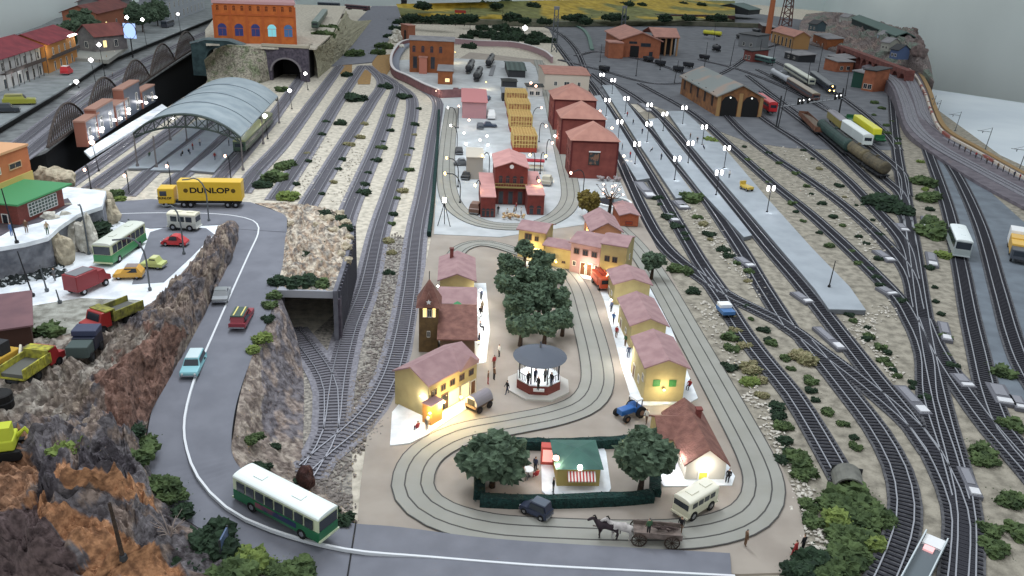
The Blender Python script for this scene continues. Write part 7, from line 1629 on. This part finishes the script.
for x, y, h, l in ((674,84,9,'beside the engine shed'),(636,76,8,'in front of the roundhouse'),(704,70,12,'between roundhouse and engine shed'),(730,66,12,'behind the engine shed roof'),(778,128,12,'left post of the depot tracks by the red railcar'),(758,62,11,'by the ochre works, left'),(772,66,11,'by the ochre works, right'),(818,72,13,'between the cream railcar and the blue locomotive'),(806,92,12,'beside the brown coach'),(790,60,11,'behind the cream railcar'),(600,62,8,'near the orange annex'),(714,40,10,'near the yellow tank wagon'),(845,96,11,'beside the blue trolley'),(660,70,7,'right of the roundhouse door'),(502,26,12,'over the dark scrap yard'),(470,30,14,'beside the striped signal hoarding')):
    postm('thin dark signal mast standing '+l, x, y, 0, h, (R.uniform(-.5,.8),0), r=.16)
for x, y, h, l in ((554,52,20,'grey lattice tower beside the pale curved track'),(622,38,17,'grey lattice tower left of the roundhouse roof')):
    t = thing('lattice_tower', l, 'tower', P(x, y, 0)); b = MB()
    for sx in (-1.3,1.3):
        for sy in (-1.3,1.3): b.tube([(sx,sy,0),(sx*.7,sy*.7,h)], .22, 4)
    for z in range(0, h-2, 3): b.tube([(-1.3,-1.3,z),(1.2,-1.2,z+3)], .14, 4); b.tube([(1.3,-1.3,z),(-1.2,-1.2,z+3)], .14, 4)
    b.build('lattice', 'polegrey', t); b = MB(); b.b2(-1.3,1.3,-1.3,1.3,h,h+1.4); b.build('platform', 'grey', t)
t = thing('striped_hoarding', 'red and yellow striped hoarding on two posts beyond the brown brick building', 'sign', P(460,26,0)); b = MB(); b.b2(-3.5,3.5,-.2,.2,4,9.5); b.build('board', mat('hoard_red', (164,52,42)), t); b = MB(); b.b2(-3.5,3.5,-.3,-.2,5.8,7.8); b.build('yellow_stripe', mat('hoard_yel', (214,160,40)), t); b = MB(); b.tube([(-2.8,0,0),(-2.8,0,4)], .25, 5); b.tube([(2.8,0,0),(2.8,0,4)], .25, 5); b.build('posts', 'pole', t)
# signal gantry
A = P(776,128,0); B = P(838,118,0); d = B-A; w = d.length; t = thing('signal_gantry', 'grey signal gantry spanning the depot tracks with small white lamps', 'gantry', (A+B)/2, math.atan2(d.y, d.x))
b = MB(); b.b2(-w/2,w/2,-.5,.5,6.2,6.4); b.b2(-w/2,w/2,-.5,-.4,7.6,7.7)
for k in range(15): x = -w/2+w*k/14; b.b2(x-.06,x+.06,-.5,-.42,6.4,7.6)
b.build('walkway', mat('gantry_grey', (120,122,128), .6), t)
for s_ in (-1,1): b = MB(); b.tube([(s_*w/2,0,0),(s_*w/2,0,9.5)], .28, 6); b.build('post', 'dark', t)
for k, x in enumerate((-.25,-.19,-.1,.35,.42)): b = MB(); b.b2(w*x-.5,w*x+.5,-.9,-.5,6.4,8.4); q = b.build('signal_head', 'black', t); b = MB(); b.lathe([(.05,-.25),(.25,0),(.05,.25)], (w*x,-1.0,7.6), 6); b.build('signal_lamp', mat('sig_white', (240,240,240), emit=2.5 if k < 3 else .3), q)
# back hill with yellow fields
fld = lambda x, y, p: ((.46,.33,.05) if noise.noise(p*.03+Vector((5,0,0))) > -.12 else (.19,.20,.07)) if y < 19 else (.22,.22,.14)
fm = mat('field', (255,255,255), .95, (200,200,196), .2, .3, 1, attr='tint')
terr('field_hill', [[(396,4,9),(480,2,12),(560,0,13),(640,-1,13),(735,1,12)], [(398,8,7),(480,8,8),(560,8,9),(640,9,8),(735,10,8)], [(400,14,5),(480,16,5),(560,18,5),(640,19,5),(735,18,5)], [(402,20,1),(480,24,0),(560,26,0),(640,26,0),(735,24,0)]], 60, 24, .8, fm, .06, fld)
for i in range(34):
    x = 410+i*9.4+R.uniform(-3,3); shrub(x, R.choice([4.5, 7, 20, 22])+R.uniform(-1,1), 'dark', 5.5, 'dark tree clump on the yellow field hill at the back', 9 if i % 2 else 5, 'tree clumps of the yellow field hill')
for i, (x, y, s) in enumerate(((512,34,7),(492,38,6),(478,36,6),(520,40,7),(505,42,6),(535,38,6),(484,30,5),(500,30,6),(470,48,4),(468,40,5),(545,42,5),(530,44,5))): shrub(x, y, 'dark', s, 'dark heap in the scrap yard behind the pink wall, '+ORD[i]+' of its row', 0, 'dark heaps behind the pink wall')
for x, y, k, l in ((395,30,'dark','dark bush left of the brown brick building'),(390,38,'dark','second dark bush left of the brown brick building'),(384,48,'mid','green bush on the road side left of the brown brick building'),(376,54,'mid','green bush on the road side near the brown earth'),(398,24,'dark','dark bush highest beside the far road'),(352,56,'mid','green bush at the left side of the far road'),(334,46,'mid','olive bush at the foot of the hill slope')): shrub(x, y, k, 4, l, 0)
for k, (x, y) in enumerate(((396,40),(402,40),(393,42),(400,50),(396,34))): boulder(x, y, 0, (2.4,2,1.8), 'white boulder left of the brown brick building, '+ORD[k]+' of the cluster', WR, 300+k, 'white boulders left of the brown brick building')
t = house('brick_portal', 'orange brick tunnel portal with dark opening left of the brown brick building', 'tunnel', (401,40), (408,42), (400,36), 8, 'flat', 0, mat('bp', (150,90,66), .9), 'rh_roof', z0=0, base=True, dep=4, over=.3, wins=[('f',.2,.1,3,4,dict(kind='door', pane='black', frame='redbrick', arch=True))])
b = MB(); 
t = thing('signal_box', 'small black cabinet on the far road at the top', 'cabinet', P(404,10,0)); b = MB(); b.b2(-2,2,-2,2,0,7); b.build('body', 'black', t, bevel=.2); b = MB(); b.b2(-2.3,2.3,-2.3,2.3,7,7.5); b.build('roof', 'dark', t)
# pale curved path and turquoise strip at the back
path = catmull([P(x, y, .2) for x, y in ((530,18),(560,22),(580,28),(588,36),(592,50))], 4)
b = MB(); strip(b, path, -1, 1, .6, thick=.6); o = b.build('curved_kerb', mat('kerb_green', (92,122,112))); tag(o, 'green-grey curved kerb wall near the lattice tower at the back', 'kerb')
path = catmull([P(x, y, 3) for x, y in ((400,18),(480,20),(560,22),(640,21),(700,22),(760,24))], 8)
b = MB(); strip(b, path, -2.5, 2.5, .3, thick=3); o = b.build('back_embankment', mat('embank', (112,108,92), .95, (86,92,74), .2)); tag(o, 'long grey-green embankment below the yellow field hill', 'embankment')
for i in range(12): wagon('dark red goods wagon of the long train at the back, %s from the left' % ORD[i], (655+i*6.6, 19.4+i*.12), (661+i*6.6, 19.5+i*.12), 3, 'box', paint('far_maroon', (92,48,50)), 'dark', H_=3.6, name='goods_wagon') ['group'] = 'wagons of the long train at the back'
# right: curved viaduct, red viaduct, long green shed, stony mountain
VM = mat('viaduct_lilac', (116,108,116), .9, (94,88,96), .4, .3)
L1 = [(862,66,5),(882,76,4.6),(893,90,3.8),(899,110,2.6),(908,132,1.6),(932,152,.9),(978,182,.7),(1044,217,.7)]; L2 = [(900,55,5),(918,70,4.6),(930,90,3.8),(937,110,2.6),(948,130,1.6),(980,149,.9),(1030,177,.7),(1090,206,.7)]
vs = []; N_ = 50
for i in range(N_+1):
    a = P(*cr1(L1, i/N_)); b_ = P(*cr1(L2, i/N_)); vs += [a, b_, Vector((b_.x,b_.y,0)), Vector((a.x,a.y,0))]
b = MB(); b.add(vs, [(i*4+j, i*4+(j+1)%4, i*4+4+(j+1)%4, i*4+4+j) for i in range(N_) for j in range(4)]+[(0,1,2,3),(N_*4+3,N_*4+2,N_*4+1,N_*4)]); struct('viaduct_deck', b, VM)
path = catmull([P(*q) for q in L2], 2); b = MB(); strip(b, path, -1.2, .2, .5, thick=.6); struct('viaduct_kerb', b, mat('kerb_ochre', (150,118,74), .9))
path = catmull([P(x+(-6), y+3, z) for x, y, z in L2], 2); b = MB(); strip(b, path, -.3, .3, .8, thick=.8); struct('viaduct_barrier', b, mat('barrier_pale', (196,184,170), .8, (150,80,70), .15, lo=.55, hi=.58))
track('grey track along the curved viaduct, inner', [(876,68,5),(896,82,4.5),(906,101,3.3),(914,124,2.0),(936,145,1.2),(986,173,.8),(1045,204,.72)], 'L')
track('grey track along the curved viaduct, outer', [(888,63,5),(908,78,4.5),(918,97,3.4),(926,118,2.1),(947,137,1.2),(996,163,.8),(1055,194,.72)], 'L')
A = P(838,62,0); B = P(906,92,0); d = B-A; w = d.length; t = thing('red_viaduct', 'long red-brown arched viaduct at the upper right', 'bridge', (A+B)/2, math.atan2(d.y, d.x)); VR = mat('viaduct_red', (132,74,66), .9, (104,60,56), .4)
b = MB(); b.b2(-w/2,w/2,-1.8,1.8,6.6,8.4); b.build('deck', VR, t); n = 12
for k in range(n+1): b = MB(); x = -w/2+w*k/n; b.b2(x-.7,x+.7,-1.6,1.6,0,6.6); b.build('pier', VR, t)
b = MB()
for k in range(n):
    x = -w/2+w*(k+.5)/n; r_ = w/n/2-.7
    for j in range(8):
        a0_, a1_ = math.pi*j/8, math.pi*(j+1)/8; b.extr([(x+r_*math.cos(a0_),6.7-r_+r_*math.sin(a0_)),(x+r_*math.cos(a1_),6.7-r_+r_*math.sin(a1_)),(x+r_*math.cos(a1_),6.7),(x+r_*math.cos(a0_),6.7)], -1.5, 1.5, 1)
b.build('arches', VR, t)
mtc = lambda x, y, p: (.24,.20,.19) if noise.noise(p*.08) > 0 else ((.34,.26,.23) if noise.noise(p*.1+Vector((4,4,4))) > 0 else (.20,.24,.20))
terr('stony_mountain', [[(806,14,6),(830,12,9),(850,14,11),(880,22,12),(905,30,12),(915,36,10)], [(800,24,4),(830,22,8),(860,28,11),(890,34,14),(914,38,14),(924,46,8)], [(800,34,2),(835,36,5),(870,44,8),(896,48,11),(918,52,12),(930,62,6)], [(810,44,.5),(845,52,2),(880,62,4),(900,64,6),(920,68,7),(934,82,5)]], 60, 40, 3.0, rockm, .09, mtc, ('BT', -2))
A = P(856,24,11); B = P(902,44,11); d = B-A; w = d.length; t = thing('long_green_shed', 'long dark green roofed shed on the ridge at the upper right', 'shed', (A+B)/2, math.atan2(d.y, d.x)); b = MB(); b.b2(-w/2,w/2,-3,5,0,3.5); b.build('wall', mat('lgs_wall', (34,52,54)), t); b = MB(); b.extr([(-4,3.3),(1,5.5),(6,3.3),(6,3.8),(1,6),(-4,3.8)], -w/2-1, w/2+1, 0); b.build('roof', mat('lgs_roof', (82,106,100), .8), t)
for x, y, l, cc in ((880,42,'small pale blue house on the stony slope',(150,170,180)),(893,58,'blue building below the mountain crest',(76,96,136)),(843,22,'white cottage at the left end of the long green shed',(170,172,166)),(884,50,'pale house with a green roof on the stony slope',(160,160,150)),(812,30,'dark blue roofed house on the far ridge',(70,88,96))):
    house('hill_house', l, 'house', (x-4,y), (x+4,y+1.5), (x-3,y-3), 4, 'gx', 2, mat('hh%d' % x, cc), 'roof_grey' if cc[0] > 100 else 'dark', z0=9, base=True, dep=6, over=.5, rth=.3, wins=[('f',-.4,1,1.4,1.6),('f',.4,1,1.4,1.6)])
for i, (x, y) in enumerate(((908,40),(914,44),(917,50),(904,36),(912,36),(919,56))): boulder(x, y, 11, (3.2,2.8,3), 'reddish brown boulder on the mountain crest, '+['left of the top','at the top','right below the top','leftmost','centre','lowest right'][i], mat('crest_rock', (128,108,104), .95, (92,80,78), .4, .6), 320+i, 'boulders on the mountain crest')
t = house('curved_roof_hall', 'large grey-green roofed hall at the back right beyond the fields', 'hall', (712,12), (748,15), (716,8), 4, 'gy', 4, 'dark', mat('crh', (92,112,108), .8), z0=4, base=True, dep=30, over=1, rth=.4)
# catenary masts on the sheeted edge
for x, y, h, arm, l in ((931,112,9,(-3.5,0),'farthest'),(936,117,9,(-4,0),'second from the back'),(955,131,9.5,(-8,1),'middle'),(985,150,10,(-8.5,1),'second from the right'),(1019,170,10,(-8.5,1),'rightmost')):
    postm('thin grey catenary mast with an arm along the white sheet, '+l, x, y, .8, h*.62, (.5,0), 'catenary_mast', arm=tuple(v*.42 for v in arm), m_='polegrey', r=.13)
# blue post in the bottom left bushes
t = thing('blue_panel_post', 'blue edged glass panel on a post among the bushes at the bottom left', 'panel', P(226,560,.5)); b = MB(); b.box((0,0,1.3), (.12,1.6,2.4)); b.build('panel', mat('panel_blue', (84,104,140), .2), t)
for y in (-.85,.85): b = MB(); b.tube([(0,y,0),(0,y,2.6)], .08, 6); b.build('post', 'dark', t)
t = thing('rock_pipe', 'thin dark pipe standing on the orange rock at the lower left', 'pipe', P(123,556,4.6)); b = MB(); b.tube([(0,0,-.5),(-.4,.1,4.4)], [.16,.12], 6); b.build('pipe', 'bark', t); b = MB(); b.lathe([(.3,0),(.25,.4)], (0,0,-.3), 7); b.build('base', 'dark', t)
t = thing('dead_shrub', 'leafless pale branching shrub on the rock beside the road bend', 'shrub', P(170,538,3)); b = MB(); rr = random.Random(9)
for k in range(14):
    a = rr.uniform(0,6.28); q = (1.2*math.cos(a), 1.2*math.sin(a), rr.uniform(1,2.2)); b.tube([(0,0,0),(q[0]*.4,q[1]*.4,q[2]*.6),q], [.05,.035,.02], 4)
b.build('branches', mat('dead_wood', (150,134,126)), t)
t = thing('valve_stand', 'dark brown round stump at the end of the two yard tracks above the bus', 'stump', P(307,488,.1)); b = MB(); b.blob((0,0,1.0), (.75,.75,1.3), 4, .25, 3); b.build('stump', mat('stump_maroon', (84,50,46), .95, (60,40,38), 2, .6), t); b = MB(); b.blob((-.8,.2,.4), (.5,.5,.45), 6, .4, 2); b.build('moss', 'leaf_deep', t)
